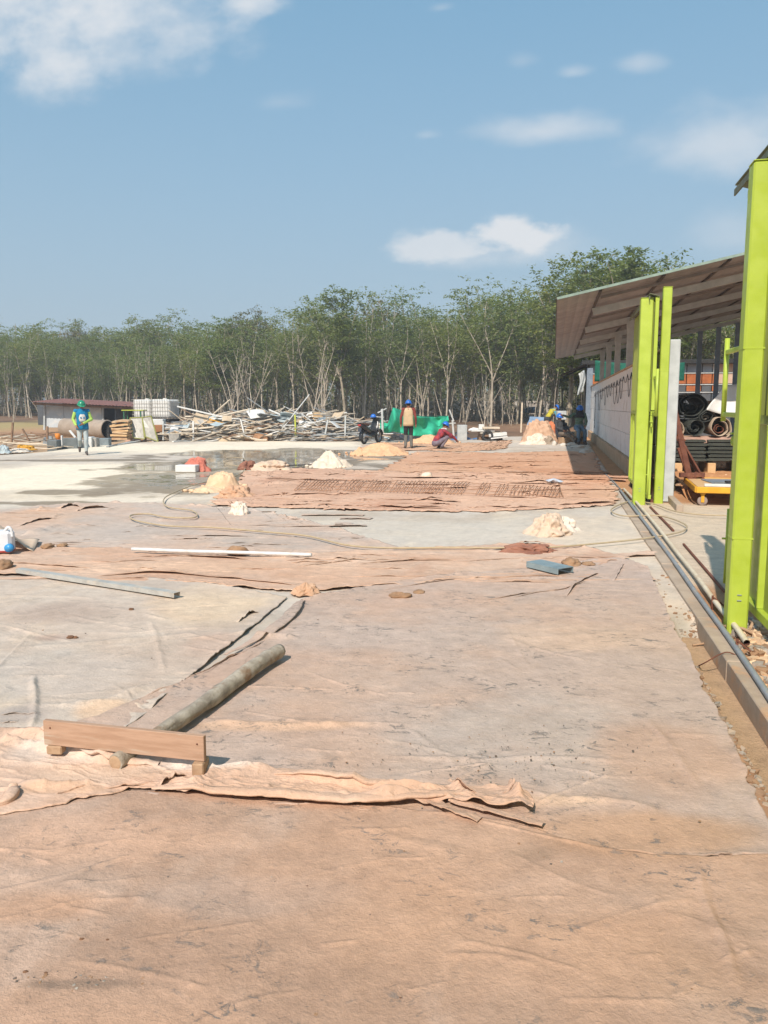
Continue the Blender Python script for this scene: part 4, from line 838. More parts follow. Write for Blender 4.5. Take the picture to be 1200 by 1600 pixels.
M_peb = pm('grey_pebble', S(190, 178, 164), S(150, 140, 128), 30, .95, bump=.3)
scatter('gravel', [M_peb, M_conc, M_dirt], [(1082, 975, 14, 12, 200), (1098, 1000, 8, 12, 200), (1122, 1065, 10, 18, 220), (1150, 1115, 10, 18, 220), (1176, 1160, 10, 16, 200), (1200, 1210, 10, 20, 160), (1100, 1020, 8, 10, 140), (1112, 1040, 8, 12, 140), (1240, 1300, 10, 24, 120), (1040, 880, 8, 40, 40), (1170, 1200, 12, 20, 60)], .004, .014, 'grey grit and chips in the undercut trench along the kerb', 'gravel')
scatter('rubble', [M_peb, M_dirt, M_sand], [(1165, 985, 20, 10, 120), (1185, 1010, 14, 16, 120), (1100, 752, 30, 6, 260), (1195, 1040, 10, 20, 80), (1050, 762, 8, 6, 60)], .008, .03, 'broken stones and dirt at the foot of the near gate post', 'rubble', lambda x, y: float(yardz(x, y)) + (.26 * float(sstep(14.6, 16, y))), 4)
scatter('grit', [M_peb, M_dirt, pm('dark_grit', S(128, 114, 102), None, 30, .95)], [(700, 1180, 260, 60, 90), (760, 1190, 110, 26, 150), (860, 1200, 60, 24, 100), (660, 1000, 120, 20, 60), (250, 1440, 300, 60, 40), (120, 1553, 70, 7, 140), (900, 1500, 260, 60, 30), (820, 1355, 40, 10, 30), (150, 1000, 120, 60, 50), (300, 1380, 200, 30, 20)], .0012, .0038, 'tiny chips of cement strewn over the fabric sheets', 'grit', lambda x, y: float(slabz(x, y)) + .034, 5)

def heap(name, label, loc, rx, ry, h, mat, seed, flat=0., rot=0., p=1.15, lumps=14):
    """loose sand: ragged outline, slope near the angle of rest, clods that rolled to the foot"""
    na, nr = 84, 30; a = np.linspace(0, 2 * np.pi, na, endpoint=False); r = np.linspace(0, 1, nr); A, Rr = np.meshgrid(a, r)
    edge = 1 + (.16 if flat else .30) * fbm(np.cos(A) * 1.3 + seed, np.sin(A) * 1.3, 4, seed) + (.02 if flat else .10) * fbm(np.cos(A) * 5 + seed, np.sin(A) * 5, 3, seed + 2)
    x, y = Rr * edge * np.cos(A), Rr * edge * np.sin(A); q = np.clip((1 - Rr) * (1 + (.12 if flat else .35) * fbm(x * 1.6 + seed, y * 1.6, 3, seed + 3)), 0, 1)
    z = q ** p if not flat else np.minimum(q * 1.6, flat + .3 * q) / (flat + .3)
    z = z + (.16 * fbm(x * 4 + seed, y * 4, 4, seed + 5) + .07 * ridge(x * 5, y * 5, 3, seed + 6)) * np.clip(q * 4, 0, 1) + .05 * fbm(x * 16, y * 16, 3, seed + 8) * np.clip(q * 6, 0, 1) - .03
    V = np.stack([x * rx, y * ry, z * h], -1).reshape(-1, 3); i = np.arange(na * nr).reshape(nr, na); Q = np.stack([i[:-1], np.roll(i[:-1], -1, 1), np.roll(i[1:], -1, 1), i[1:]], -1).reshape(-1, 4)
    o = npmesh(name, V, Q[:, ::-1], mat); o.location = loc; o.rotation_euler = (0, 0, rot); tag(o, label, 'sand')
    rr = random.Random(seed); m = MB()
    for _ in range(lumps):
        b = rr.uniform(0, 6.28); q = rr.uniform(.8, 1.35); s = rr.uniform(.02, .055); m.ell((math.cos(b) * rx * q, math.sin(b) * ry * q, s * .4), (s * rr.uniform(.8, 1.6), s * rr.uniform(.8, 1.3), s * .8), Matrix.Rotation(b, 3, 'Z'), n=7, k=5)
    c = m.build('spilled_clods', mat, o); c['kind'] = 'stuff'
    return o
# ---------------------------------------------------------------- things lying on the sheets
ZC = .04
def onz(px, py, up=ZC): p = g(px, py, up); return Vector((p.x, p.y, float(slabz(p.x, p.y)) + up))
M_plank = pm('plank_wood', S(200, 164, 138), S(178, 142, 116), 5, .8, 0, .3, 60, stretch=(1, 9, 9), dirt=S(196, 178, 158), dthr=.56)
M_log = pm('weathered_log', S(200, 188, 170), S(154, 142, 126), 11, .95, 0, 1.0, 70, dirt=S(150, 118, 88), dthr=.50)
M_woodend = pm('cut_wood', S(196, 164, 132), S(164, 130, 102), 12, .9, bump=.4)
# plank on edge, resting across the log
a, b = g(69, 1163, .105), g(319, 1190, .105)
t = thing('plank', 'smooth brown plank standing on edge across the near end of the log', 'plank', (a.x, a.y, 0), math.atan2(b.y - a.y, b.x - a.x)); L = (b - a).length
m = MB(); m.box((L / 2, .012, .103 + .057), (L, .024, .112), ch=.002); m.build('board', M_plank, t)
for (q, w, l, h, z_) in ((.06 * L, .07, .05, .04, .062), (.965 * L, .05, .09, .055, .047)):
    m = MB(); m.box((q, .02, z_ + h / 2), (w, l, h), Matrix.Rotation(.15, 3, 'Z'), ch=.005); m.build('foot_block', M_woodend, t)
for (x_, z_) in ((.035, .185), (L - .03, .18)): m = MB(); m.ell((x_, -.001, z_), (.004, .004, .004), n=8, k=4); m.build('nail', M_rust, t)
# log
pa, pb = onz(180, 1192, .074), onz(437, 1017, .085); n = 90; m = MB(); rad = []; nn_ = 26
for k in range(n + 1): rad.append(.033 + .010 * min(1, k / n * 1.4) + .0015 * math.sin(k * .31))
m.tube([pa.lerp(pb, k / n) + Vector((.010 * math.sin(k * .07), .006 * math.sin(k * .13), .004 * math.sin(k * .1))) for k in range(n + 1)], rad, nn_)
P = np.array(m.v); axis_ = np.array((pb - pa).normalized()); u = (P - np.array(pa)) @ axis_; c = np.array(pa) + u[:, None] * axis_; q = P - c; qn = q / (np.linalg.norm(q, axis=1, keepdims=True) + 1e-9)
th_ = np.arctan2(qn[:, 2], qn[:, 0]); bark_ = sstep(.02, .12, fbm3(np.concatenate([qn[:, [0, 2]] * 1.1, (u * 3.2)[:, None]], 1), 3, 9))
crack = np.clip(ridge(th_ * 2.2, u * 1.6 + 7, 3, 5) - .62, 0, 1)
f = 1 + .05 * fbm3(np.concatenate([qn[:, [0, 2]] * 1.6, (u * 7)[:, None]], 1), 4, 3) + .10 * bark_ - .55 * crack
P = c + q * f[:, None]; m.v = [tuple(x) for x in P]
lg = m.build('log', M_log); tag(lg, 'weathered grey log lying aslant with its cut end poking under the plank', 'log')
dd = (pb - pa).normalized(); rot_ = dd.to_track_quat('Z', 'Y').to_matrix()
for (pp, r_, s) in ((pb, .039, 1), (pa, .031, -1)): m = MB(); m.lathe([(r_, .0), (r_ * .7, s * .004), (r_ * .4, s * .002), (.001, s * .004)], pp, rot_, 16); m.build('sawn_end', M_woodend, lg)
# grey channel left, white tube, stud
M_alu = pm('dusty_aluminium', S(206, 204, 196), S(186, 182, 174), 8, .55, .25, .2, dirt=S(222, 206, 186), dthr=.5)
def channel(pa, pb, w, h, t_=.003, open_up=False):
    m = MB(); pa, pb = Vector(pa), Vector(pb); x, d, z = frame_of(pb - pa); s = -1 if open_up else 1
    m.bar(pa + z * (h if not open_up else t_), pb + z * (h if not open_up else t_), w, t_, ch=.0006)
    for e in (-1, 1): m.bar(pa + x * e * (w / 2 - t_ / 2) + z * h / 2, pb + x * e * (w / 2 - t_ / 2) + z * h / 2, t_, h - t_ * 1.2, ch=.0006)
    return m
tag(channel(onz(30, 893, .032), onz(277, 933, .032), .075, .04).build('metal_channel', M_alu), 'dusty grey metal channel lying slantwise on the chalky white sheet', 'channel')
m = MB(); pts = [onz(206, 858, .07), onz(290, 862, .062), onz(360, 864, .07), onz(430, 866, .06), onz(487, 868, .06)]; m.tube(catmull(pts, 6), .019, 12)
tag(m.build('white_tube', pm('white_tube', S(238, 238, 236), S(220, 216, 210), 9, .4, 0, .1, dirt=S(220, 190, 160), dthr=.62)), 'long thin white tube lying across the creased peach fabric', 'tube')
lump('dirt_clod', 'lump of brown mud clinging over the long white tube', 'clod', onz(371, 866, .04), (.12, .07, .06), 12, M_dirt, .35, 3)
M_stud = pm('blue_galv', S(172, 192, 196), S(150, 170, 176), 6, .4, .4, .08, dirt=S(190, 180, 164), dthr=.66)
channel(onz(832, 885, .036), onz(880, 897, .036), .14, .05, .004)
o = channel(onz(834, 884, .036), onz(884, 896, .036), .2, .055, .004); tag(o.build('metal_stud', M_stud), 'short blue grey metal stud with an open dark end on the pink sheet', 'stud')
m = MB(); a_, b_ = onz(838, 889, .037), onz(880, 897, .037); m.bar(a_, b_, .19, .006); 
# jerrycan at the left edge
t = thing('jerrycan', 'white and blue plastic jerrycan with red band at the left edge', 'jerrycan', onz(2, 862, .036), R(20))
M_jc = pm('white_plastic', S(232, 234, 236), S(222, 224, 228), 4, .45, 0, .05)
m = MB(); m.box((0, 0, .12), (.26, .17, .24), ch=.03); m.build('can', M_jc, t)
m = MB(); m.box((0, 0, .025), (.264, .174, .045), ch=.02); m.build('red_band', pm('red_plastic', S(214, 96, 92), None, 4, .5, bump=.05), t)
m = MB(); m.tube(catmull([(.06, -.05, .23), (.10, -.05, .275), (.13, -.05, .25), (.14, -.05, .17)], 6), .016, 8); m.build('handle', M_jc, t)
m = MB(); m.lathe([(0, 0), (.045, 0), (.045, .05), (.0, .055)], (.11, -.06, .06), Matrix.Rotation(R(90), 3, 'X'), 14); m.build('cap', pm('blue_plastic', S(70, 160, 220), S(60, 146, 206), 4, .4, bump=.05), t)
# flap of cloth held up at the left edge
m = MB(); G = []
for j in range(13):
    v_ = j / 12; row = []
    for i in range(18):
        u_ = i / 17; p = onz(-70 + 122 * u_ + 10 * v_, 858 - 24 * v_ * (1 - .4 * u_), .04); row.append(p + Vector((0, 0, .62 * max(0, 1 - u_) ** 1.2 * math.sin(math.pi * min(1, v_ * .55 + .45)) + .02 * math.sin(u_ * 11 + v_ * 4))))
    G.append(row)
m.sheet(G, .006); tag(m.build('cloth_flap', pm('beige_cloth', S(226, 202, 178), S(214, 186, 160), 5, .95, 0, .4, dirt=S(206, 172, 142), dthr=.58)), 'beige cloth flap sloping up behind the jerrycan at the left edge', 'cloth')
M_clothp = pm('beige_cloth', S(226, 202, 178)); M_clothw = pm('cream_cloth', S(240, 224, 206), S(228, 208, 188), 5, .95, 0, .4, dirt=S(220, 190, 162), dthr=.6)
def crumple(name, label, cat, loc, rad, seed, mat, rot=0., amp=.55, fr=1.3, group=None, n=80, k=46):
    """crumpled cloth: a flattened body with long sharp pleats fanning over it"""
    prof = [(max(math.sin(math.pi * i / k), 1e-3), -math.cos(math.pi * i / k)) for i in range(k + 1)]
    m = MB(); m.lathe(prof, n=n); P = np.array(m.v); th = np.arctan2(P[:, 1], P[:, 0]); rr_ = np.random.default_rng(seed); ph = rr_.uniform(0, 6, 4)
    w = fbm3(P * 1.4 + seed, 3, seed); pl = np.abs(np.sin(3.5 * th + 2.2 * w + ph[0])) ** .6 - .5 + .5 * (np.abs(np.sin(7 * th + 4 * w + ph[1])) ** .5 - .6)
    cr = (1 - 2 * np.abs(fbm3(P * fr * 1.5 + seed * 2.1, 3, seed + 4)))
    f = 1 + amp * (.45 * pl * (1 - .5 * np.abs(P[:, 2])) + .55 * (cr - .6) + .7 * w) + .10 * fbm3(P * 6, 3, seed + 8)
    P = P * f[:, None]; P[:, 2] = np.maximum(P[:, 2], -.22); sk = np.clip(.25 - P[:, 2], 0, .5)[:, None]; P[:, :2] *= 1 + sk * .8
    P *= np.array(rad) * np.array([.62, .62, .8]); P[:, 2] -= P[:, 2].min() + .004; m.v = [tuple(q) for q in P]; o = m.build(name, mat, None, loc, rot)
    return tag(o, label, cat, group)
crumple('crumpled_cloth', 'crumpled cream cloth heap on the bare concrete before the gates', 'cloth', onz(856, 833, .0), (.30, .36, .24), 6, M_clothp, .3)
crumple('crumpled_cloth', 'twisted tail of cloth with dark hollow right of the crumpled cream heap', 'cloth', onz(876, 826, .0), (.24, .3, .17), 9, M_clothw, .8)
crumple('crumpled_cloth', 'flat brown cloth bundle lying on the yellow hose', 'cloth', onz(824, 861, .02), (.36, .22, .09), 11, pm('brown_cloth', S(170, 120, 98), S(140, 94, 78), 5, .95, 0, .4), 0)
crumple('crumpled_cloth', 'small knotted scraps of cloth beyond the upper end of the log', 'cloth', onz(478, 925, .02), (.14, .13, .07), 13, pm('tan_cloth', S(220, 180, 148), S(200, 158, 126), 5, .95, 0, .4), .4)
crumple('crumpled_cloth', 'tent shaped cream cloth scrap alone on the grey sheet', 'cloth', onz(374, 803, .01), (.17, .2, .19), 14, M_clothw, .2)
crumple('crumpled_cloth', 'low brown cloth bundle behind the tent shaped scrap', 'cloth', onz(366, 776, .01), (.35, .4, .18), 15, pm('tan_cloth', S(220, 180, 148)), .1)
crumple('crumpled_cloth', 'long roll of rumpled cloth at the edge of the wet concrete', 'cloth', onz(425, 734, .01), (.6, .5, .2), 16, M_clothp, .1)
crumple('crumpled_cloth', 'dark hollow cloth hump left of the long rumpled roll by the puddle', 'cloth', onz(388, 733, .01), (.32, .4, .2), 17, pm('brown_cloth', S(170, 120, 98)), .1)
for q, (px, py, s, lab) in enumerate(((625, 933, .13, 'flat spill of brown mud in the middle of the pink sheet'), (655, 926, .07, 'small brown mud patch right of the mud spill'), (893, 882, .12, 'mound of brown mud beside the metal stud'), (920, 882, .09, 'thin smear of mud to the right of the stud mound'), (110, 996, .035, 'grey clod alone on the chalky sheet'), (118, 996, .025, 'little clod touching the grey clod on the chalky sheet'), (205, 953, .03, 'small grey clod near the lower end of the metal channel'), (4, 886, .13, 'round clump of dry mud at the left edge beside the channel'), (75, 855, .09, 'low clump of mud between the jerrycan and the white tube'), (98, 853, .07, 'muddy scrap right of the low mud clump'), (128, 1471, .011, 'dark clod in the foreground, the larger of two side by side'), (168, 1472, .008, 'dark clod in the foreground, the smaller of two side by side'), (40, 1522, .010, 'dark clod nearest the lower left corner'), (72, 1524, .008, 'small dark clod right of the corner clod'), (626, 1563, .006, 'tiny dark clod near the bottom centre'), (480, 1388, .006, 'tiny clod on the tan sheet below the fold'))):
    lump('dirt_clod', lab, 'clod', onz(px, py, .02 if py < 1300 else .034), (s * .7, s * .7 * (.75 if py > 930 else 1.3), s * .7 * (.35 if 'spill' in lab or 'smear' in lab or 'patch' in lab else .6)), 30 + q, M_dirt if py < 950 else pm('dark_clod', S(140, 104, 78), S(110, 82, 64), 20, 1, bump=.6), .5, 2.6)
# sand heaps
heap('sand_block', 'block of packed sand with a steep cut face at the edge of the wet concrete', onz(348, 762, 0), .34, .36, .31, M_sand, 41, .55, .3)
heap('sand_heap', 'low sand spill at the left foot of the packed sand block', onz(325, 768, 0), .34, .3, .13, M_sand, 42)
heap('sand_heap', 'pale cone of sand on the grey floor beyond the wire mesh', onz(514, 729, 0), .54, .6, .42, M_sandw, 43, 0, .3, .85)
heap('sand_heap', 'orange sand mound left of the standing man', onz(594, 710, 0), 1.05, 1.0, .40, M_sando, 44, 0, .2, .9, 24)
heap('sand_heap', 'small cluster of orange lumps left of the orange sand mound', onz(561, 711, 0), .34, .34, .24, M_sando, 45)
heap('sand_heap', 'long tan sand ridge right of the standing man', onz(672, 692, 0), 1.0, .9, .38, M_sando, 46, 0, .1, .9, 24)
lump('stone', 'cream stone lump on the grey patch in front of the squatting man', 'stone', onz(667, 746, .01), (.13, .12, .09), 47, M_sandw, .3, 2)
m = MB(); G = [[Vector((x_ * .16, y_ * .13, .07 + .05 * math.sin(x_ * 3 + y_ * 4) * (1 - abs(x_)))) for x_ in np.linspace(-1, 1, 12)] for y_ in np.linspace(-1, 1, 8)]
m.sheet(G, .006); tag(m.build('plastic_bag', pm('clear_plastic', S(206, 214, 226), S(190, 200, 216), 6, .25, 0, .1), None, onz(866, 757, -.0), .2), 'crumpled clear plastic bag on the orange sheet near the white wall', 'bag')
# salmon cloth over a white box
t = onz(293, 738, .0); m = MB(); m.box((0, 0, .09), (.5, .3, .17), ch=.012); tag(m.build('foam_box', M_white, None, t, .1), 'low white box under the salmon cloth on the wet floor', 'box')
crumple('salmon_cloth', 'salmon pink cloth heaped over the white box by the puddle', 'cloth', t + Vector((.05, .32, .0)), (.46, .3, .33), 51, pm('salmon_cloth', S(218, 138, 118), S(196, 112, 94), 5, .9, 0, .3), .1, .35)
# hoses
M_hose = pm('yellow_hose', S(200, 180, 146), S(184, 164, 132), 10, .55, 0, .1, dirt=S(200, 170, 134), dthr=.58)
pts = [(1260, 806), (1130, 806), (1060, 800), (1020, 787), (985, 783), (955, 796), (975, 806), (1030, 806), (1068, 818), (1070, 828), (1040, 836), (990, 843), (900, 852), (850, 855), (760, 856), (700, 856), (600, 857), (540, 852), (480, 838), (420, 832), (330, 824), (260, 821), (210, 812), (205, 805), (232, 803), (262, 808), (305, 808), (300, 798), (262, 792), (256, 780), (272, 770), (310, 756), (372, 742), (385, 725), (378, 716), (356, 716), (350, 722), (368, 728), (400, 728)]
m = MB(); m.tube(catmull([onz(a, b, .048) for a, b in pts], 8), .0105, 8)
tag(m.build('hose', M_hose), 'yellowish water hose winding from the gates across the whole yard', 'hose')
m = MB(); m.tube(catmull([onz(*q, .03) for q in ((380, 716), (384, 722), (395, 727), (430, 728), (520, 725))], 6), .014, 8); tag(m.build('hose', M_blackc), 'short dark hose curving through the puddle', 'hose')
m = MB(); m.bar(g(1016, 792, .02), g(1052, 829, .02), .03, .02); tag(m.build('iron_bar', M_rust), 'rusty flat bar lying on the concrete inside the hose loop', 'bar')
m = MB(); m.bar(g(1068, 850, .02), g(1133, 925, .02), .022, .02); tag(m.build('iron_bar', M_rust), 'long rusty bar on the concrete at the left of the near post', 'bar')
m = MB(); m.bar(onz(865, 925, .06), onz(905, 906, .07), .02, .02); 
for q, (px, py, r_, l, lab) in enumerate(((1180, 990, .015, .3, 'broken stick at the foot of the nearest post'), (1172, 982, .012, .22, 'short twig across the broken stick at the nearest post'), (1190, 996, .012, .35, 'thin stick half buried right of the nearest post'), (1128, 1010, .008, .2, 'thin twig lying in the trench by the kerb'))):
    p = g(px, py, .02 if px > 1140 else -.1); m = MB(); a = q * .9 + .3; m.tube([p, p + Vector((math.cos(a) * l / 2, math.sin(a) * l / 2, .015)), p + Vector((math.cos(a + .2) * l, math.sin(a + .2) * l, .0))], r_, 6); tag(m.build('stick', M_woodend), lab, 'stick')
# wire mesh strip
t = thing('wire_mesh', 'strip of rusty wire mesh lying along the wrinkled pinkish brown sheet', 'mesh', (0, 0, 0))
A_, B_ = [(470, 752), (600, 756), (720, 758), (875, 766)], [(460, 770), (600, 772), (720, 776), (880, 780)]
PA, PB = resamp(world_pts(A_), 75, False), resamp(world_pts(B_), 75, False); rr = random.Random(8)
M_mesh = pm('mesh_wire', S(182, 138, 108), S(158, 118, 92), 9, .9, bump=.2)
def w3(p, up=.045): return Vector((p[0], p[1], float(slabz(p[0], p[1])) + up))
for k in range(75):
    if rr.random() < .12: continue
    m = MB(); a, b = w3(PA[min(74, k + 2)], .06 + .012 * math.sin(k)), w3(PB[k], .05); mid = a.lerp(b, .5) + Vector((rr.uniform(-.02, .02), 0, .02)); m.tube([a, mid, b], .0065, 5); m.build('cross_wire', M_mesh, t)
for w in (.0, .33, .66, 1.):
    m = MB(); m.tube([w3(PA[k] * (1 - w) + PB[k] * w, .055 + .014 * math.sin(k * .7 + w * 5)) for k in range(0, 75, 2)], .0055, 5); m.build('long_wire', M_mesh, t)
# ---------------------------------------------------------------- far side of the yard: shed, tanks, scrap
M_tim = [pm('timber_grey', S(196, 186, 170), S(166, 154, 138), 6, .9, 0, .3, stretch=(1, 1, .3)), pm('timber_pale', S(228, 212, 188), S(206, 188, 164), 6, .9, 0, .3), pm('timber_brown', S(158, 128, 104), S(130, 104, 84), 6, .9, 0, .3)]
M_met = [pm('alu_strip', S(222, 222, 218), S(200, 200, 198), 6, .5, .15, .1), pm('steel_strip', S(166, 170, 170), S(140, 144, 146), 6, .5, .3, .1)]
M_beige = pm('beige_board', S(212, 192, 164), S(196, 174, 146), 4, .9, 0, .2); M_lblue = pm('pale_blue_sheet', S(194, 206, 208), S(176, 190, 194), 4, .6, 0, .1); M_grn = pm('yellow_green', S(196, 204, 84), S(180, 186, 70), 4, .6, 0, .1)
M_rbrown = pm('red_brown_tarp', S(150, 84, 66), S(126, 68, 54), 4, .7, 0, .2); M_cart = pm('brown_carton', S(178, 128, 90), S(156, 108, 74), 4, .9, 0, .2); M_ltarp = pm('blue_tarp', S(86, 126, 172), S(70, 108, 154), 5, .6, 0, .3); M_nav = pm('navy_bag', S(60, 66, 80), S(48, 54, 66), 5, .6, 0, .3)
def gz(p): return float(terrz(p.x, p.y)) - .06 * float(sstep(39, 33, p.y))
def panel(name, label, cat, corners, D, mat, th=.02, bend=.0, n=8, group=None, parent=None, lean=0.):
    """a board given by its corners (lower left, lower right, upper right, upper left) at depth D; upper edge leans back by `lean`"""
    c = [atD(x_, y_, D + (lean if i > 1 else 0)) for i, (x_, y_) in enumerate(corners)]
    G = [[(c[0].lerp(c[1], u)).lerp(c[3].lerp(c[2], u), v) + HF * bend * (math.sin(u * 3.1) + .4 * math.sin(v * 7 + u * 4)) for u in np.linspace(0, 1, n)] for v in np.linspace(0, 1, n)]
    m = MB(); m.sheet(G, th, smooth=abs(bend) > 0); o = m.build(name, mat, parent)
    return tag(o, label, cat, group) if label else o
panel('plastic_sheet', 'bright white plastic sheet standing over the rolls at right', 'sheet', [(1104, 640), (1150, 652), (1154, 600), (1130, 604)], 16.4, M_white, .015, .10, 12, lean=.4)
# rubble core of the scrap heap
HP = [(255, 16), (272, 24), (300, 38), (330, 42), (360, 42), (400, 46), (440, 44), (480, 44), (520, 42), (556, 36), (585, 22), (600, 8)]
hx = np.array([p for p, _ in HP], float); hh_ = np.array([h for _, h in HP], float)
DH = 37.5
def heap_h(px): return np.interp(px, hx, hh_) / F * DH
n_, k_ = 150, 34; V = []
for j in range(k_):
    v_ = j / (k_ - 1); 
    for i in range(n_):
        px = 240 + 370 * i / (n_ - 1); p = atD(px, 690, 36.3 + 4.2 * v_); h = heap_h(px) * math.sin(math.pi * min(1, v_ * .9 + .04)) ** .7 * .72; V.append((p.x, p.y, gz(p) - .05 + h))
V = np.array(V); V[:, 2] += (.22 * fbm(V[:, 0] * 1.6, V[:, 1] * 1.6, 4, 61)) * np.clip((V[:, 2] + .1) * 3, 0, 1); i = np.arange(n_ * k_).reshape(k_, n_); Q = np.stack([i[:-1, :-1], i[:-1, 1:], i[1:, 1:], i[1:, :-1]], -1).reshape(-1, 4)
o = npmesh('debris', V, Q, M_dirt); o.data.materials[0] = pm('scrap_core', S(172, 154, 136), S(124, 110, 98), 9, 1, 0, .9, 20, dirt=S(190, 180, 168), dthr=.55); stuff(o, 'mixed rubble filling the long scrap heap at the forest edge', 'debris')
rr = random.Random(11)
def hpart(px): return ('left end', 'left half', 'middle', 'right half', 'right end')[int(np.searchsorted([325, 400, 470, 540], px))]
def stick(px, up, D, l, yaw, pit, w, h, mat, name, label, group):
    p = atD(px, 690, D); z = gz(p) + up; d = Vector((math.cos(yaw) * math.cos(pit), math.sin(yaw) * math.cos(pit), math.sin(pit)))
    c = Vector((p.x, p.y, z)); low = z - abs(d.z) * l / 2
    if low < gz(p): c.z += gz(p) - low + .02
    m = MB(); x, dd, zz = frame_of(d); rot = Matrix((x, dd, zz)).transposed() @ Matrix.Rotation(rr.uniform(-.6, .6), 3, 'Y'); m.box((0, 0, 0), (w, l, h), rot, ch=.004)
    o = m.build(name, mat, None, c); return tag(o, label, name.split('_')[-1], group)
for k in range(470):
    px = rr.uniform(262, 596); zone_m = px > 430
    D = rr.uniform(36.4, 39.2) if k < 300 else rr.uniform(35.8, 36.7); hmax = heap_h(px); up = hmax * rr.uniform(.05, 1.0) * (.55 + .45 * math.sin(math.pi * (D - 36.0) / 4.0)) if D < 37.4 else hmax * rr.uniform(.55, 1.0)
    l = rr.uniform(.9, 3.0) if rr.random() < .75 else rr.uniform(.5, 1.2); yaw = YAW + rr.gauss(0, .45) + (math.pi if rr.random() < .5 else 0); pit = rr.gauss(0, .14) if rr.random() < .8 else rr.gauss(0, .34)
    met = rr.random() < (.55 if zone_m else .22)
    if met: q = rr.randrange(2); stick(px, up, D, l, yaw, pit, rr.uniform(.03, .07), rr.uniform(.02, .05), M_met[q], 'metal_strip', ('pale metal strip', 'grey metal strip')[q] + ' tangled in the %s of the long scrap heap' % hpart(px), ('pale', 'grey')[q] + ' metal strips in the %s of the scrap heap' % hpart(px))
    else: q = rr.choices((0, 1, 2), (3, 4, 1))[0]; stick(px, up, D, l, yaw, pit, rr.uniform(.04, .12), rr.uniform(.02, .05), M_tim[q], 'timber_strip', ('weathered grey timber', 'pale timber', 'brown timber')[q] + ' tangled in the %s of the long scrap heap' % hpart(px), ('grey', 'pale', 'brown')[q] + ' timber in the %s of the scrap heap' % hpart(px))
for k in range(64):
    px = rr.uniform(268, 590); D = rr.uniform(35.9, 38.2); p = atD(px, 690, D); up = heap_h(px) * rr.uniform(.3, 1.0); mt, nm = rr.choice(((M_beige, 'beige'), (M_lblue, 'pale blue'), (M_whited, 'dusty white'), (M_white, 'clean white'), (M_gal, 'grey metal'), (M_ply, 'plywood'))); s = rr.uniform(.3, .85)
    m = MB(); rot = Matrix.Rotation(rr.uniform(0, 6), 3, 'Z') @ Matrix.Rotation(rr.uniform(-.9, .9), 3, 'X'); G = [[rot @ Vector((u * s, v * s * .7, .06 * math.sin(u * 3 + k))) for u in np.linspace(-.5, .5, 5)] for v in np.linspace(-.5, .5, 4)]; m.sheet(G, .02, smooth=False)
    tag(m.build('board_scrap', mt, None, (p.x, p.y, gz(p) + max(up, .3))), nm + ' scrap of board thrown on the %s of the long scrap heap' % hpart(px), 'board', nm + ' board scraps in the %s of the scrap heap' % hpart(px))
panel('board', 'tilted beige board at the left crown of the scrap heap', 'board', [(299, 663), (322, 668), (326, 650), (306, 645)], 37, M_beige, .03, 0, lean=.3)
panel('bent_sheet', 'bent pale blue grey sheet beside the tilted beige board', 'sheet', [(320, 672), (346, 672), (336, 648), (324, 652)], 36.9, M_lblue, .01, .12, lean=.4)
panel('board', 'beige slab of board crowning the middle of the scrap heap', 'board', [(398, 650), (420, 653), (414, 641), (400, 638)], 38, M_beige, .12, .03, lean=.2)
panel('board', 'large clean white board leaning in the middle of the scrap heap', 'board', [(464, 672), (484, 679), (491, 660), (468, 657)], 36.8, M_white, .02, 0, lean=.2)
panel('board', 'small bright white board on top of the scrap heap', 'board', [(478, 651), (490, 653), (487, 643), (480, 646)], 37.6, M_white, .02, 0, lean=.1)
panel('bent_sheet', 'pale blue curled sheet near the yellow green stake', 'sheet', [(428, 660), (455, 662), (450, 646), (438, 652)], 37.3, M_lblue, .01, .1, lean=.3)
panel('bent_sheet', 'grey sheet half hidden left of the large white board', 'sheet', [(447, 676), (470, 678), (464, 658), (448, 662)], 37.0, pm('mid_grey_sheet', S(184, 190, 188), None, 5, .6), .01, .06, lean=.3)
panel('board', 'flat grey brown board on the near face of the scrap heap', 'board', [(386, 676), (410, 676), (408, 661), (392, 663)], 36.7, pm('mid_brown_board', S(190, 172, 148), None, 5, .9), .03, .02, lean=.5)
def boxat(name, label, cat, x0, x1, y0, y1, D, mat, dep=.5, yaw=.0, rad=.02, ground=True):
    a, b = atD(x0, y1, D), atD(x1, y1, D); zt_ = atD(x0, y0, D).z; c = (a + b) / 2; zb_ = gz(c) if ground else a.z
    m = MB(); m.box((0, dep / 2, (zt_ - zb_) / 2), ((b - a).length, dep, zt_ - zb_), ch=rad); return tag(m.build(name, mat, None, (c.x, c.y, zb_), YAW + yaw), label, cat)
boxat('wooden_crate', 'brown flecked wooden crate at the foot of the scrap heap', 'crate', 382, 418, 677, 690, 36.0, pm('flecked_crate', S(206, 160, 122), S(160, 120, 90), 14, .9, bump=.4), .7)
boxat('box', 'black box wedged in the middle of the scrap heap', 'box', 409, 418, 663, 669, 36.6, M_nav, .4, ground=False)
boxat('box', 'small orange box among the metal strips', 'box', 520, 526, 665, 671, 36.3, pm('orange_plastic', S(240, 150, 50), None, 4, .6), .2, ground=False)
crumple('tarp', 'tan brown tarpaulin thrown over the right foot of the scrap heap', 'tarp', g(497, 690, -.1), (.72, .6, .62), 61, pm('tan_tarp', S(214, 166, 128), S(196, 148, 112), 4, .8, 0, .2), .1, .25)
crumple('tarp', 'red brown edge of tarpaulin lying on the ground under the tan one', 'tarp', g(492, 692, -.1), (.7, .25, .16), 62, M_rbrown, .1, .3)
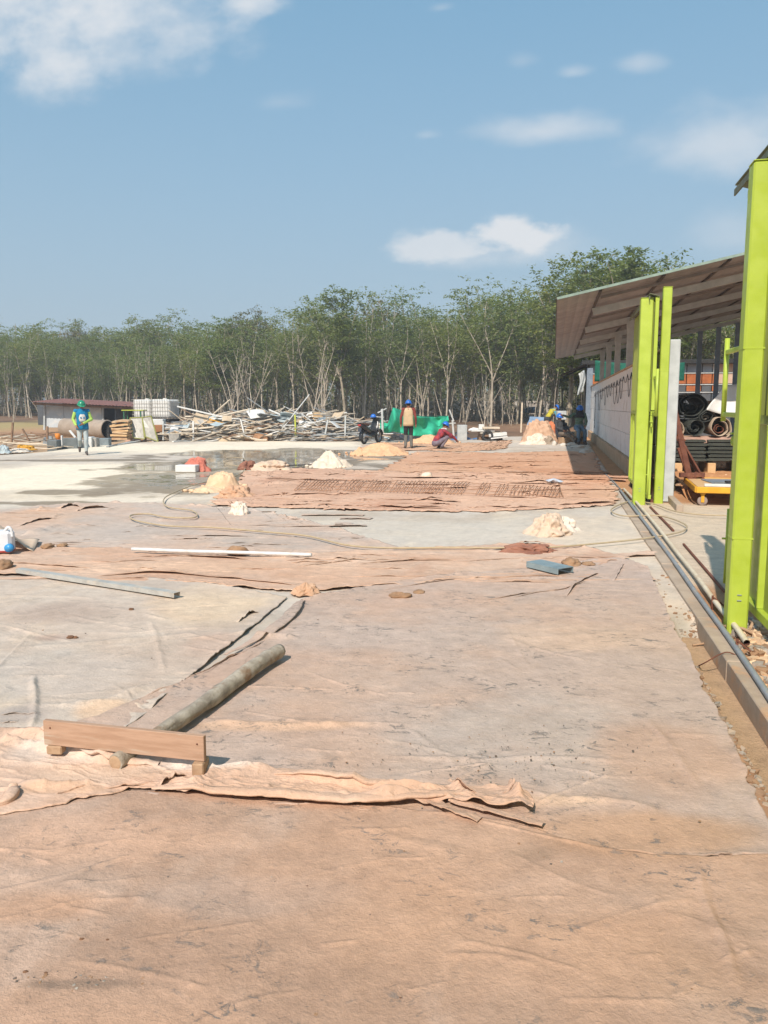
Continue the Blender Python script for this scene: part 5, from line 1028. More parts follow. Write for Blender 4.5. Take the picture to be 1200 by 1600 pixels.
for q, (px, py, r_, mt, lab) in enumerate(((463, 690, (.45, .4, .28), M_nav, 'dark navy bag at the foot of the scrap heap left of the tan tarpaulin'), (532, 691, (.55, .4, .22), M_nav, 'dark navy bag right of the tan tarpaulin'), (440, 690, (.35, .3, .28), M_lblue, 'pale blue plastic heap beside the navy bag'), (363, 689, (.5, .2, .1), M_grn, 'yellow green plastic scrap at the foot of the scrap heap'), (290, 680, (.7, .4, .42), M_whited, 'white plastic sack at the left of the scrap heap'), (262, 676, (.7, .4, .34), M_whited, 'large folded white sheet in front of the white tanks'), (310, 680, (.5, .4, .4), M_lblue, 'greyish translucent sack beside the beige board'), (352, 685, (.7, .3, .3), M_beige, 'beige cloth heap at the base of the scrap heap'))):
    crumple('sack', lab, 'sack', g(px, min(py, 690) + (0 if py > 685 else 8), -.1), r_, 70 + q, mt, .1, .35)
for q, (pa, pb, w, mt, lab) in enumerate((((302, 690), (302, 658), .07, M_white, 'white stake standing at the left of the scrap heap'), ((383, 684), (376, 655), .08, M_white, 'leaning white stake in front of the scrap heap'), ((462, 684), (461, 648), .07, M_grn, 'yellow green stake standing at the scrap heap'), ((508, 679), (513, 652), .07, M_galw, 'leaning grey stake right of the large white board'), ((539, 684), (540, 649), .07, M_galw, 'upright pale stake before the metal strips'), ((255, 688), (255, 658), .06, M_galw, 'thin grey stake in front of the white box'), ((228, 690), (226, 664), .07, M_tim[2], 'brown wooden stake in front of the leaning panels'), ((390, 645), (389, 638), .06, M_galw, 'grey pipe end sticking up from the crown of the scrap heap'), ((384, 680), (308, 692), .06, M_white, 'long white pole lying low across the foot of the scrap heap'), ((350, 652), (277, 635), .09, M_white, 'long white pole rising to the left above the scrap heap'), ((448, 652), (420, 640), .09, M_white, 'short white plank poking up from the crown of the scrap heap'), ((327, 655), (352, 662), .07, M_yel, 'yellow strip beside the bent blue grey sheet'), ((330, 676), (352, 664), .07, M_tim[1], 'pale plank leaning on the left part of the scrap heap'), ((345, 676), (367, 660), .08, M_tim[1], 'second pale plank leaning on the left part of the scrap heap'), ((322, 684), (338, 658), .07, M_tim[0], 'dark grey plank leaning steeply beside the pale planks'))):
    m = MB(); D = 35.9 if q < 9 else 36.9; m.bar(atD(*pa, D), atD(*pb, D), w, w * .7); tag(m.build('stake' if q < 8 else 'pole', mt), lab, 'stake' if q < 8 else 'pole')
# stack of boards
for k in range(7):
    y1 = 688 - k * 4.4; a, b = atD(173 + rr.uniform(-2, 3), y1, 35.2), atD(199 + rr.uniform(-2, 3), y1, 35.2); c = (a + b) / 2; m = MB(); w = (b - a).length; th = .12 if k > 1 else .14
    G = [[Vector(((u - .5) * w, v * .9, .05 * math.sin(u * 3 + k) * (k / 6) + .03 * math.sin(v * 4 + k))) for u in np.linspace(0, 1, 7)] for v in np.linspace(0, 1, 5)]; m.sheet(G, th * .62, smooth=False)
    tag(m.build('board', M_ply if k % 2 else pm('ply_light', S(226, 196, 156), S(190, 152, 116), 4, .9, 0, .3), None, (c.x, c.y, c.z + .06), YAW + rr.uniform(-.1, .1)), ('bottom board of the bent plywood stack beside the drum', 'second board from the bottom of the bent plywood stack', 'third board from the bottom of the bent plywood stack', 'middle board of the bent plywood stack', 'third board from the top of the bent plywood stack', 'second board from the top of the bent plywood stack', 'top board of the bent plywood stack, tilted')[k], 'board', 'bent boards stacked beside the drum')
crumple('cloth', 'dusty pink cloth falling over the right of the plywood stack', 'cloth', g(212, 691, -.1), (.55, .5, .75), 81, pm('pink_cloth', S(206, 168, 144), S(186, 148, 124), 4, .9, 0, .3), .1, .4)
# leaning framed panels
for q, (c, lab) in enumerate(([[(208, 684), (226, 686), (222, 652), (203, 653)], 'left of two leaning glazed panels with yellow green frame'], [[(227, 682), (247, 690), (236, 650), (222, 652)], 'right of two leaning glazed panels with yellow green frame'])):
    t = thing('framed_panel', lab, 'panel', (0, 0, 0)); panel('pane', None, None, c, 35.6, pm('dusty_glass', S(176, 172, 160), S(160, 156, 146), 3, .3, 0, .05), .02, 0, 3, parent=t, lean=.3)
    for e in range(4):
        a, b = atD(*c[e], 35.58 + (.3 if e > 1 else 0)), atD(*c[(e + 1) % 4], 35.58 + (.3 if 0 < e < 3 else 0)); m = MB(); m.bar(a, b, .045, .04); m.build('frame_bar', pm('olive_frame', S(168, 168, 96), S(146, 148, 84), 5, .6), t)
boxat('box', 'plain white box standing behind the leaning panels', 'box', 236, 255, 655, 670, 37.5, M_white, .5)
boxat('carton', 'open brown carton right of the leaning panels', 'carton', 240, 254, 664, 676, 36.6, M_cart, .4)
boxat('concrete_block', 'grey concrete block at the foot of the white tanks', 'block', 264, 280, 677, 690, 35.6, pm('grey_block', S(178, 174, 166), None, 8, .95, bump=.4), .4)
# tanks
def tank(px, label, D=44.0):
    p = atD(px, 655, D); zb_ = atD(px, 656, D).z; h = 1.0; w = 1.15; t = thing('tank', label, 'tank', (p.x, p.y, zb_), YAW - .25, 'white caged tanks')
    m = MB(); m.box((0, 0, .1 + h / 2), (w - .06, w - .06, h - .02), ch=.08); m.build('bottle', M_white, t); m = MB()
    for k in range(9):
        q = -w / 2 + w * k / 8
        for s in (-1, 1): m.bar((q, s * w / 2, .1), (q, s * w / 2, .1 + h), .014, .014); m.bar((s * w / 2, q, .1), (s * w / 2, q, .1 + h), .014, .014)
    for k in range(6):
        z = .1 + h * k / 5
        for s in (-1, 1): m.bar((-w / 2, s * (w / 2 + .022), z), (w / 2, s * (w / 2 + .022), z), .014, .014); m.bar((s * (w / 2 + .022), -w / 2, z), (s * (w / 2 + .022), w / 2, z), .014, .014)
    m.build('cage', pm('cage_wire', S(206, 202, 192), None, 5, .5, .2, .05), t)
    m = MB(); m.box((0, 0, .03), (w + .02, w + .02, .05)); 
    for x_ in (-.45, 0, .45): m.box((x_, 0, -.04), (.12, w, .09))
    m.build('pallet', M_dark, t); m = MB(); m.lathe([(.0, .05), (.11, .05), (.11, 0)], (0, 0, .1 + h), n=14); m.build('lid', M_white, t); return zb_
zt1 = tank(231, 'left of the two white caged tanks, nearer the shed'); tank(259, 'right of the two white caged tanks, brighter and complete', 43.6)
c = atD(246, 656, 43.8); m = MB(); zb_ = gz(c); hh = zt1 - .09 - zb_
for sx_ in (-1.2, -.2, .2, 1.2):
    for sy in (-.5, .5): m.box((sx_, sy, hh / 2 - .02), (.12, .12, hh - .05))
m.box((0, 0, hh - .04), (2.9, 1.4, .05)); tag(m.build('tank_platform', M_tim[0], None, (c.x, c.y, zb_), YAW), 'grey timber platform carrying the two white tanks', 'platform')
t = thing('table', 'green legged table with yellow top beside the shed', 'table', (atD(208, 668, 41).x, atD(208, 668, 41).y, gz(atD(208, 668, 41))), YAW); zz = atD(208, 641, 41).z - gz(atD(208, 668, 41))
m = MB(); m.box((.1, 0, zz), (1.1, .7, .05)); m.build('tabletop', M_grn, t)
for sx_ in (-.35, .5):
    for sy in (-.28, .28): m = MB(); m.box((sx_, sy, zz / 2 - .02), (.06, .06, zz - .03)); m.build('leg', pm('green_paint', S(60, 120, 90), None, 4, .6), t)
# left shed
DS = 45.0
ts = thing('low_shed', 'low shed with rusty corrugated roof and white sheet walls at the left', 'shed', (0, 0, 0))
def wp(px, py, dD=0.): return atD(px, py, DS + dD)
def quad_box(m, px0, px1, py0, py1, dD, th=.06, mat=0):
    a, b = wp(px0, py1, dD), wp(px1, py1, dD); m.bar(Vector((a.x, a.y, (wp(px0, py0, dD).z + a.z) / 2)), Vector((b.x, b.y, (wp(px1, py0, dD).z + b.z) / 2)), th, abs(wp(px0, py0, dD).z - a.z), mat)
for k in range(3):
    m = MB(); quad_box(m, 72 + k * 29.5, 101 + k * 29.5, 635, 668, 0); m.build('wall_panel', pm('white_shed_sheet', S(214, 220, 222), S(200, 206, 208), 3, .6, 0, .08, dirt=S(236, 230, 220), dthr=.5), ts)
m = MB(); quad_box(m, 162, 194, 634, 664, 2.4, .08); m.build('inner_wall', M_nav, ts)
m = MB(); quad_box(m, 60, 230, 628, 664, 3.2, .08); m.build('rear_wall', M_dk, ts)
m = MB(); quad_box(m, 182, 195, 634, 662, .4, .05); m.build('door', M_dk, ts)
for px in (69.5, 161, 181, 196): m = MB(); m.bar(wp(px, 672, -.1), wp(px, 632, -.1), .1, .08); m.build('post', M_galw if px < 170 else M_dk, ts)
n = 64; a, b = wp(48, 626.5, -.9), wp(216, 634.5, -.9); G = []
for dD, dz in ((0, -.05), (2.0, .04), (4.4, .15)): G.append([a.lerp(b, k / n) + HF * dD + Vector((0, 0, dz + .03 * (k % 2))) for k in range(n + 1)])
m = MB(); m.sheet(G, .008, smooth=False); m.build('roof', pm('rusty_roof', S(160, 114, 104), S(138, 94, 86), 3, .8, 0, .2, dirt=S(120, 84, 72), dthr=.55), ts)
m = MB(); m.bar(a + HF * .3 + Vector((0, 0, -.14)), b + HF * .3 + Vector((0, 0, -.14)), .08, .12); m.build('beam', M_tim[2], ts)
# drum
t = thing('drum', 'big grey brown drum lying on its side with black open end', 'drum', (0, 0, 0)); a, b = atD(101, 668, 38.6), atD(168, 671, 37.6); r_ = .44; d = (b - a).normalized(); rot = d.to_track_quat('Z', 'Y').to_matrix(); L = (b - a).length
m = MB(); m.lathe([(r_ * .2, 0), (r_, .0), (r_ * 1.02, .04), (r_, .08), (r_, L * .33), (r_ * 1.025, L * .34), (r_, L * .36), (r_, L * .66), (r_ * 1.025, L * .67), (r_, L * .69), (r_, L - .05), (r_ * 1.03, L), (r_ * .9, L)], a, rot, 36); m.build('shell', pm('drum_grey', S(176, 160, 144), S(158, 142, 126), 3, .7, 0, .1, dirt=S(186, 150, 120), dthr=.56), t)
m = MB(); m.lathe([(r_ * .93, L + .002), (r_ * .9, L * .3), (.01, L * .3)], a, rot, 36); m.build('black_lining', M_dark, t)
crumple('black_tarp', 'black plastic tarpaulin hanging out of the open end of the drum', 'tarp', g(172, 690, -.1), (.36, .5, .8), 91, M_dark, .1, .4)
for q, (x0, x1, y0, y1, mt, nm, lab) in enumerate(((98, 121, 685, 701, pm('grey_box', S(122, 128, 128), S(108, 114, 114), 4, .7), 'crate', 'dark grey crate in front of the drum'), (116, 131, 688, 700, pm('pale_grey_box', S(196, 190, 182), None, 4, .8), 'box', 'pale grey box behind the walking man'), (134, 143.4, 683, 699, M_white, 'box', 'upright white box right of the walking man'), (143.6, 151, 684, 698.6, pm('grey_block', S(178, 174, 166)), 'concrete_block', 'upright grey block beside the white box'), (152, 170, 685, 696, pm('blue_grey_tub', S(142, 154, 158), None, 5, .6), 'tub', 'blue grey tub in front of the open drum'), (74, 89, 688, 703, pm('grey_box', S(122, 128, 128)), 'box', 'dark grey box left of the crate with the white post'))):
    boxat(nm, lab, nm.replace('concrete_', ''), x0, x1, y0, y1, dist(y1 - 1), mt, .4 + .1 * (q % 3), rr.uniform(-.15, .15))
m = MB(); m.bar(g(97.5, 702, -.05), g(97.5, 702, -.05) + Vector((0, 0, .52)), .06, .06); tag(m.build('post', M_white), 'short white post at the corner of the dark grey crate', 'post')
m = MB(); m.bar(atD(109, 673, 33), atD(118, 684, 32.6), .08, .05); tag(m.build('plank', M_white), 'white plank leaning on the dark grey crate before the drum', 'plank')
panel('metal_sheet', 'rounded dull grey metal sheet leaning beside the dark grey box', 'sheet', [(65, 697), (86, 698), (82, 682), (70, 681)], 31.5, pm('dull_steel', S(146, 150, 150), S(130, 134, 136), 4, .6), .02, .1, lean=.3)
m = MB(); m.lathe([(.0, 0), (.12, 0), (.15, .3), (.13, .3), (.1, .03)], g(91, 687, -.05), n=16); tag(m.build('bucket', pm('orange_plastic', S(240, 150, 50))), 'orange bucket beside the short white post', 'bucket')
for q, (px, py, r_, mt, lab) in enumerate(((86, 704, (.2, .15, .16), M_white, 'white bag on the slab edge before the dark grey box'), (95, 703, (.14, .12, .12), M_nav, 'small black bag beside the white bag'), (40, 703, (.45, .4, .22), pm('yellow_tarp', S(224, 172, 64), S(200, 146, 50), 4, .7), 'yellow tarpaulin scrap in the branch pile at the left'), (6, 708, (.3, .3, .26), M_lblue, 'striped pale cloth bundle at the far left slab edge'), (30, 706, (.5, .4, .14), M_whited, 'flattened white sheet under the yellow scrap'))):
    crumple('bag' if 'bag' in lab else 'cloth', lab, 'bag' if 'bag' in lab else 'cloth', g(px, py, -.06), r_, 95 + q, mt, .1, .4)
for k in range(60):
    px, py = rr.uniform(-60, 78), rr.uniform(684, 708); p = g(px, py, -.06); l = rr.uniform(.7, 2.2); a = YAW + rr.gauss(0, .35); z = rr.uniform(.02, .3) * (1 - abs(px - 20) / 140); d = Vector((math.cos(a), math.sin(a), rr.gauss(0, .08))) * l / 2; q = rr.randrange(3)
    m = MB(); m.tube([Vector((p.x, p.y, z)) - d, Vector((p.x, p.y, z + rr.uniform(-.03, .05))), Vector((p.x, p.y, z + rr.uniform(0, .1))) + d], [.03, .026, .015] if q < 2 else [.02, .02, .02], 6); tag(m.build('branch', M_tim[q]), ('grey', 'pale', 'brown')[q] + ' dry branch in the low pile at the left slab edge', 'branch', ('grey', 'pale', 'brown') [q] + ' branches in the left pile')
for (pa, pb, lab) in (((35, 670), (47, 692), 'dark stick slanting out of the branch pile at the left'), ((74, 666), (74, 690), 'dark upright stick beside the dull metal sheet'), ((20, 660), (18, 692), 'thin brown stake standing in the branch pile'), ((48, 676), (72, 682), 'thin curved twig between the slanting stick and the upright stick'), ((0, 680), (20, 677), 'rail of thin wood at the far left of the branch pile'), ((22, 688), (46, 692), 'thin rail lying below the slanting stick')):
    m = MB(); m.bar(atD(*pa, 31.5), atD(*pb, 31.5), .07, .06); tag(m.build('stick', M_tim[2]), lab, 'stick')
# loose planks along the slab edge
for (pa, pb, lab, mt) in (((168, 698), (205, 690), 'grey plank lying at the slab edge before the plywood stack', M_met[1]), ((176, 696), (218, 689), 'white plank lying at the slab edge before the plywood stack', M_white), ((270, 690), (300, 688), 'white batten on the ground before the white sacks', M_white)):
    m = MB(); m.bar(g(*pa, .03), g(*pb, .03), .1, .05); tag(m.build('plank', mt), lab, 'plank')
# green net on poles
t = thing('net_screen', 'bright green net slung between poles behind the standing man', 'net', (0, 0, 0)); D = 35.0
top = [(594, 656), (600, 660), (606, 662), (614, 637), (628, 641), (640, 648), (655, 651), (680, 652), (700, 650)]; bot = [(594, 672), (600, 676), (607, 677), (614, 674), (628, 677), (645, 681), (660, 682), (676, 684), (703, 664)]
T = resamp(np.array(top, float), 40, False); Bm = resamp(np.array(bot, float), 40, False); G = []
for j in range(14):
    v_ = j / 13; row = []
    for i in range(40):
        px = T[i] * (1 - v_) + Bm[i] * v_; row.append(atD(px[0], px[1], D + .5 * math.sin(i * .42) * (1 - v_ * .3) + .12 * math.sin(i * .9 + v_ * 5) + .15 * math.sin(v_ * 6 + i * .2)))
    G.append(row)
m = MB(); m.sheet(G, .012); m.build('netting', M_net, t)
m = MB(); m.tube([atD(614, 637, D - .1), atD(660, 651, D - .1), atD(700, 650, D - .1)], .02, 6); m.build('top_rope', M_netd, t)
for (pa, pb, w) in (((598, 676), (597, 639), .09), ((709, 682), (707, 656), .08), ((702, 640), (709, 658), .06), ((698, 662), (712, 661), .05), ((590, 645), (604, 638), .05), ((586, 651), (600, 652), .04)):
    m = MB(); m.bar(atD(*pa, D - .3), atD(*pb, D - .3), w, w); m.build('pole', M_galw, t)
for q, (px, py, r_, mt, lab) in enumerate(((654, 690, (.36, .3, .62), M_dark, 'round black sack in front of the green net beside the standing man'), (615, 690, (.7, .4, .3), M_dark, 'black plastic sheet on the ground between motorbike and standing man'), (632, 689, (.6, .4, .3), M_nav, 'dark grey plastic heap at the left leg of the standing man'), (606, 690, (.5, .3, .22), M_lblue, 'pale plastic sack beside the front of the motorbike'), (722, 688, (.7, .5, .2), M_ltarp, 'blue tarpaulin lying flat right of the squatting man'), (748, 688, (.5, .4, .14), M_ltarp, 'smaller blue tarpaulin fold right of the flat blue one'), (722, 680, (.6, .4, .25), M_nav, 'dark tarpaulin behind the flat blue one'), (742, 676, (.6, .4, .3), M_wall, 'crumpled white sack behind the blue tarpaulin'))):
    crumple('tarp' if 'tarp' in lab else 'sack', lab, 'tarp' if 'tarp' in lab else 'sack', g(px, py, -.08), r_, 110 + q, mt, .1, .4)
boxat('box', 'pale box with dark stripes right of the blue tarpaulin', 'box', 715, 730, 664, 676, 38, M_galw, .4)
for q, (x0, x1, y0, y1, mt, lab) in enumerate(((748, 756, 663, 671, M_white, 'small white box standing on the plank pile'), (736, 772, 671.5, 674, M_white, 'long white plank on the pile behind the squatting man'), (754, 780, 667, 670, M_tim[1], 'pale plank at the top of the plank pile'), (750, 784, 675, 678, M_tim[0], 'grey plank in the middle of the plank pile'), (752, 776, 679, 682, M_tim[2], 'brown plank near the bottom of the plank pile'), (763, 791, 678, 683, M_white, 'white slab leaning at the right end of the plank pile'), (766, 792, 684, 686, M_white, 'lower white slab at the right end of the plank pile'))):
    a, b = atD(x0, (y0 + y1) / 2, 37.2 - .1 * q), atD(x1, (y0 + y1) / 2 - (3 if q > 4 else 0), 37.2 - .1 * q); m = MB(); m.bar(a, b, .5 if q else .2, abs(y1 - y0) / F * 37); tag(m.build('plank' if q else 'box', mt), lab, 'plank' if q else 'box')
m = MB(); c = atD(765, 690, 37.5); m.box((0, 0, .22), (1.1, .8, .5)); tag(m.build('crate', M_tim[2], None, (c.x, c.y, gz(c)), YAW), 'brown crate under the plank pile', 'crate')
t = thing('wheel', 'old wheel lying against the plank pile', 'wheel', atD(762, 681, 36.5)); m = MB(); m.lathe([(.16, -.05), (.24, -.06), (.26, 0), (.24, .06), (.16, .05), (.16, -.05)], (0, 0, 0), Matrix.Rotation(R(80), 3, 'X'), 20); m.build('tyre', M_dark, t)
# orange and beige cloth heap near the wall
crumple('cloth_heap', 'large heap of beige cloth left of the seated men', 'cloth', g(842, 693, -.02), (.95, .8, .95), 131, pm('beige_sack_cloth', S(222, 186, 156), S(198, 158, 128), 4, .95, 0, .4), .1, .45)
crumple('cloth_heap', 'orange cloth at the right of the beige cloth heap', 'cloth', g(860, 690, -.02), (.62, .6, .9), 132, pm('orange_cloth', S(226, 142, 98), S(206, 122, 82), 4, .9, 0, .3), .2, .4)
crumple('cloth_heap', 'orange cloth at the left foot of the beige cloth heap', 'cloth', g(826, 690, -.02), (.4, .4, .55), 133, pm('orange_cloth', S(226, 142, 98)), .2, .4)
crumple('cloth_heap', 'cream and grey cloth bundles at the front of the beige heap', 'cloth', g(838, 695, -.02), (.75, .4, .42), 134, M_clothw, .3, .55)
crumple('cloth_heap', 'grey brown cloth bundle right of the cream bundles', 'cloth', g(856, 695, -.02), (.45, .35, .38), 135, pm('grey_brown_cloth', S(176, 158, 138), None, 4, .9, 0, .3), .3, .5)
panel('tarp', 'blue grey tarpaulin spread on the back of the beige cloth heap', 'tarp', [(823, 666), (850, 662), (851, 652), (828, 651)], 38.5, pm('blue_grey_tarp', S(150, 172, 196), S(132, 154, 180), 4, .6, 0, .2), .02, .2, 12, lean=.8)
m = MB(); m.bar(atD(814, 676, 36), atD(816, 629, 36.1), .07, .07); tag(m.build('stake', M_tim[1]), 'thin pale stake standing left of the beige cloth heap', 'stake')
boxat('bucket', 'pale grey bucket between the bending man and the seated man', 'bucket', 871, 885, 642, 656, 38, M_galw, .4, ground=False)
m = MB(); c = g(884, 693, 0); m.box((0, .4, .42), (.5, .5, .84), ch=.03); tag(m.build('stacked_block', M_nav, None, (atD(878, 690, 35.5).x, atD(878, 690, 35.5).y, 0), YAW), 'dark block wrapped in black plastic behind the seated men', 'block')
for q, (px, py, r_, lab) in enumerate(((893, 696, (.2, .16, .1), 'pale rubble lump at the feet of the seated men'), (903, 700, (.25, .2, .1), 'flat stone in shade beside the footing of the wall'), (914, 708, (.2, .2, .1), 'stone in shade close to the wall footing'), (880, 697, (.14, .14, .1), 'small white lump beside the outstretched foot'), (866, 696, (.1, .1, .14), 'white cup left of the outstretched foot'))):
    lump('stone', lab, 'stone', g(px, py, 0), r_, 140 + q, M_whited, .35, 2)
# low white wall and a blue tarp far among the trees
for q, (x0, x1, lab) in enumerate(((640, 690, 'far low white block wall glimpsed between trunks behind the net'), (690, 790, 'far low white block wall glimpsed between trunks left of the heap'), (805, 870, 'far low white block wall glimpsed between trunks beside the roof'))):
    a, b = atD(x0, 640, 92), atD(x1, 640, 92); a.z = b.z = gz(a) + .75; m = MB(); m.bar(a, b, .2, 1.5); tag(m.build('low_wall', pm('far_white', S(214, 206, 196), S(160, 150, 140), 1.2, .9, 0, .1)), lab, 'wall')
c = atD(836, 636, 80); lump('blue_tarp', 'far blue tarpaulin among the trunks behind the bending man', 'tarp', (c.x, c.y, gz(c) + .4), (1.1, .6, .5), 7, M_ltarp, .3)
# ---------------------------------------------------------------- people
M_skin = pm('brown_skin', S(168, 116, 86), S(150, 100, 74), 6, .6, 0, .05); M_hair = pm('black_hair', (.02, .018, .016), None, 8, .7)
def cloth_pm(n, c, c2=None): return pm(n, c, c2 or tuple(x * .8 for x in c), 7, .9, 0, .25, 60, spec=.15)
DEF = dict(pelvis=(0, 0, .94), waist=(0, 0, 1.08), chest=(0, .0, 1.30), neck=(0, .0, 1.47), head=(0, .015, 1.605),
           hipL=(-.085, 0, .90), hipR=(.085, 0, .90), kneeL=(-.095, .02, .49), kneeR=(.095, .02, .49), ankL=(-.10, -.02, .085), ankR=(.10, -.02, .085), toeL=(-.115, .15, .035), toeR=(.115, .15, .035),
           shL=(-.185, 0, 1.415), shR=(.185, 0, 1.415), elL=(-.235, -.02, 1.14), elR=(.235, -.02, 1.14), wrL=(-.25, .05, .89), wrR=(.25, .05, .89), face=(0, 1, 0))
def body_mesh(J, mats, groups, vox=.0105):
    m = MB(); segs = []
    def cap(a, b, ra, rb, grp, flat=1.):
        a, b = Vector(J[a] if isinstance(a, str) else a), Vector(J[b] if isinstance(b, str) else b); segs.append((np.array(a), np.array(b), ra, rb, grp))
        d = (b - a); L = d.length; n = 7; pts, rr = [], []
        dn = d.normalized()
        for k in range(4): q = k / 4 * math.pi / 2; pts.append(a - dn * ra * math.cos(q) * .98); rr.append(max(ra * math.sin(q), .001))
        for k in range(n + 1): pts.append(a.lerp(b, k / n)); rr.append(ra + (rb - ra) * k / n)
        for k in range(1, 5): q = k / 4 * math.pi / 2; pts.append(b + dn * rb * math.sin(q) * .98); rr.append(max(rb * math.cos(q), .001))
        m.tube(pts, rr, 14, flat=flat)
    xw = (Vector(J['shR']) - Vector(J['shL'])).normalized(); up_ = (Vector(J['neck']) - Vector(J['pelvis'])).normalized(); fw = up_.cross(xw).normalized()
    rot = Matrix((xw, fw, up_)).transposed()
    def blob(c, rad, grp, rt=rot):
        c = Vector(J[c]) if isinstance(c, str) else Vector(c); m.ell(c, rad, rt, n=18, k=12); segs.append((np.array(c) - np.array(up_) * rad[2] * .4, np.array(c) + np.array(up_) * rad[2] * .4, min(rad[0], .15), min(rad[0], .15), grp))
    blob('pelvis', (.165, .12, .14), 'pelvis'); blob('waist', (.145, .105, .17), 'torso'); blob('chest', (.17, .115, .19), 'torso')
    cap('shL', 'shR', .062, .062, 'torso'); cap('chest', 'neck', .08, .05, 'torso'); cap('neck', 'head', .05, .05, 'skin')
    f = Vector(J['face']).normalized(); hu = (Vector(J['head']) - Vector(J['neck'])).normalized(); hx = f.cross(hu).normalized(); hf = hu.cross(hx).normalized(); hr = Matrix((hx, hf, hu)).transposed(); H = Vector(J['head'])
    m.ell(H, (.073, .092, .112), hr, n=18, k=12); segs.append((np.array(H), np.array(H), .09, .09, 'skin'))
    cap(H + hr @ Vector((0, .085, .0)), H + hr @ Vector((0, .104, -.022)), .009, .014, 'skin'); cap(H + hr @ Vector((-.02, .084, -.055)), H + hr @ Vector((.02, .084, -.055)), .01, .01, 'skin'); cap(H + hr @ Vector((0, .06, -.085)), H + hr @ Vector((0, .065, -.088)), .028, .028, 'skin')
    for s in (-1, 1): cap(H + hr @ Vector((s * .075, -.005, .015)), H + hr @ Vector((s * .077, -.01, -.02)), .014, .012, 'skin')
    for s in 'LR':
        cap('hip' + s, 'knee' + s, .088, .062, 'thigh' + s); cap('knee' + s, 'ank' + s, .062, .045, 'shin' + s); cap('ank' + s, 'toe' + s, .047, .038, 'foot')
        a = Vector(J['ank' + s]); t = Vector(J['toe' + s]); cap(a + (a - t).normalized() * .03 - Vector((0, 0, .035)), t, .036, .036, 'foot')
        cap('sh' + s, 'el' + s, .056, .045, 'upper'); cap('el' + s, 'wr' + s, .044, .031, 'fore')
        w = Vector(J['wr' + s]); d = (w - Vector(J['el' + s])).normalized(); side = Vector((1 if s == 'L' else -1, 0, 0)); pn = d.cross(side).normalized(); sd_ = pn.cross(d).normalized()
        cap(w, w + d * .07, .027, .033, 'skin', 1.)
        for k, (o, l) in enumerate(((-.028, .065), (-.010, .078), (.009, .074), (.027, .058))):
            b0 = w + d * .085 + pn * o; mid = b0 + d * l * .5; e = mid + (d * .8 + sd_ * .6).normalized() * l * .5; cap(b0 - d * .01, mid, .0105, .0098, 'skin'); cap(mid, e, .0098, .0085, 'skin')
        cap(w + d * .025 - pn * .02, w + d * .055 - pn * .05 + sd_ * .02, .013, .011, 'skin'); cap(w + d * .055 - pn * .05 + sd_ * .02, w + d * .085 - pn * .05 + sd_ * .035, .011, .0095, 'skin')
    me = m.mesh('tmp', [M_skin]); o = bpy.data.objects.new('tmp', me); COL.objects.link(o)
    r = o.modifiers.new('r', 'REMESH'); r.mode = 'VOXEL'; r.voxel_size = vox; r.use_smooth_shade = True
    sm = o.modifiers.new('s', 'SMOOTH'); sm.factor = .5; sm.iterations = 3
    dg = bpy.context.evaluated_depsgraph_get(); me2 = bpy.data.meshes.new_from_object(o.evaluated_get(dg)); bpy.data.objects.remove(o); bpy.data.meshes.remove(me)
    V = np.zeros(len(me2.vertices) * 3); me2.vertices.foreach_get('co', V); V = V.reshape(-1, 3)
    best = np.full(len(V), 1e9); gi = np.zeros(len(V), int); names = sorted(set(s_[4] for s_ in segs))
    for (a, b, ra, rb, grp) in segs:
        e = b - a; l2 = e @ e + 1e-12; t = np.clip(((V - a) @ e) / l2, 0, 1); d = np.linalg.norm(V - a - t[:, None] * e, axis=1) - (ra + (rb - ra) * t); mk = d < best; best[mk] = d[mk]; gi[mk] = names.index(grp)
    isc = np.array([n not in ('skin', 'foot') for n in names])[gi]
    nrm = np.zeros(len(V) * 3); me2.vertices.foreach_get('normal', nrm); nrm = nrm.reshape(-1, 3)
    V = V + nrm * (isc * (.008 + .012 * fbm3(V * np.array([14, 14, 7]), 3, 5)))[:, None]
    me2.vertices.foreach_set('co', V.ravel()); me2.materials.clear(); ml = []
    for n in names:
        mt = groups.get(n, groups['torso'])
        if mt not in ml: ml.append(mt)
    for mt in ml: me2.materials.append(mt)
    P = np.zeros(len(me2.polygons), int); 
    for k, p in enumerate(me2.polygons): P[k] = ml.index(groups.get(names[np.bincount(gi[list(p.vertices)]).argmax()], groups['torso']))
    me2.polygons.foreach_set('material_index', P); me2.polygons.foreach_set('use_smooth', np.ones(len(P), bool)); me2.update()
    return me2, hr, H, rot
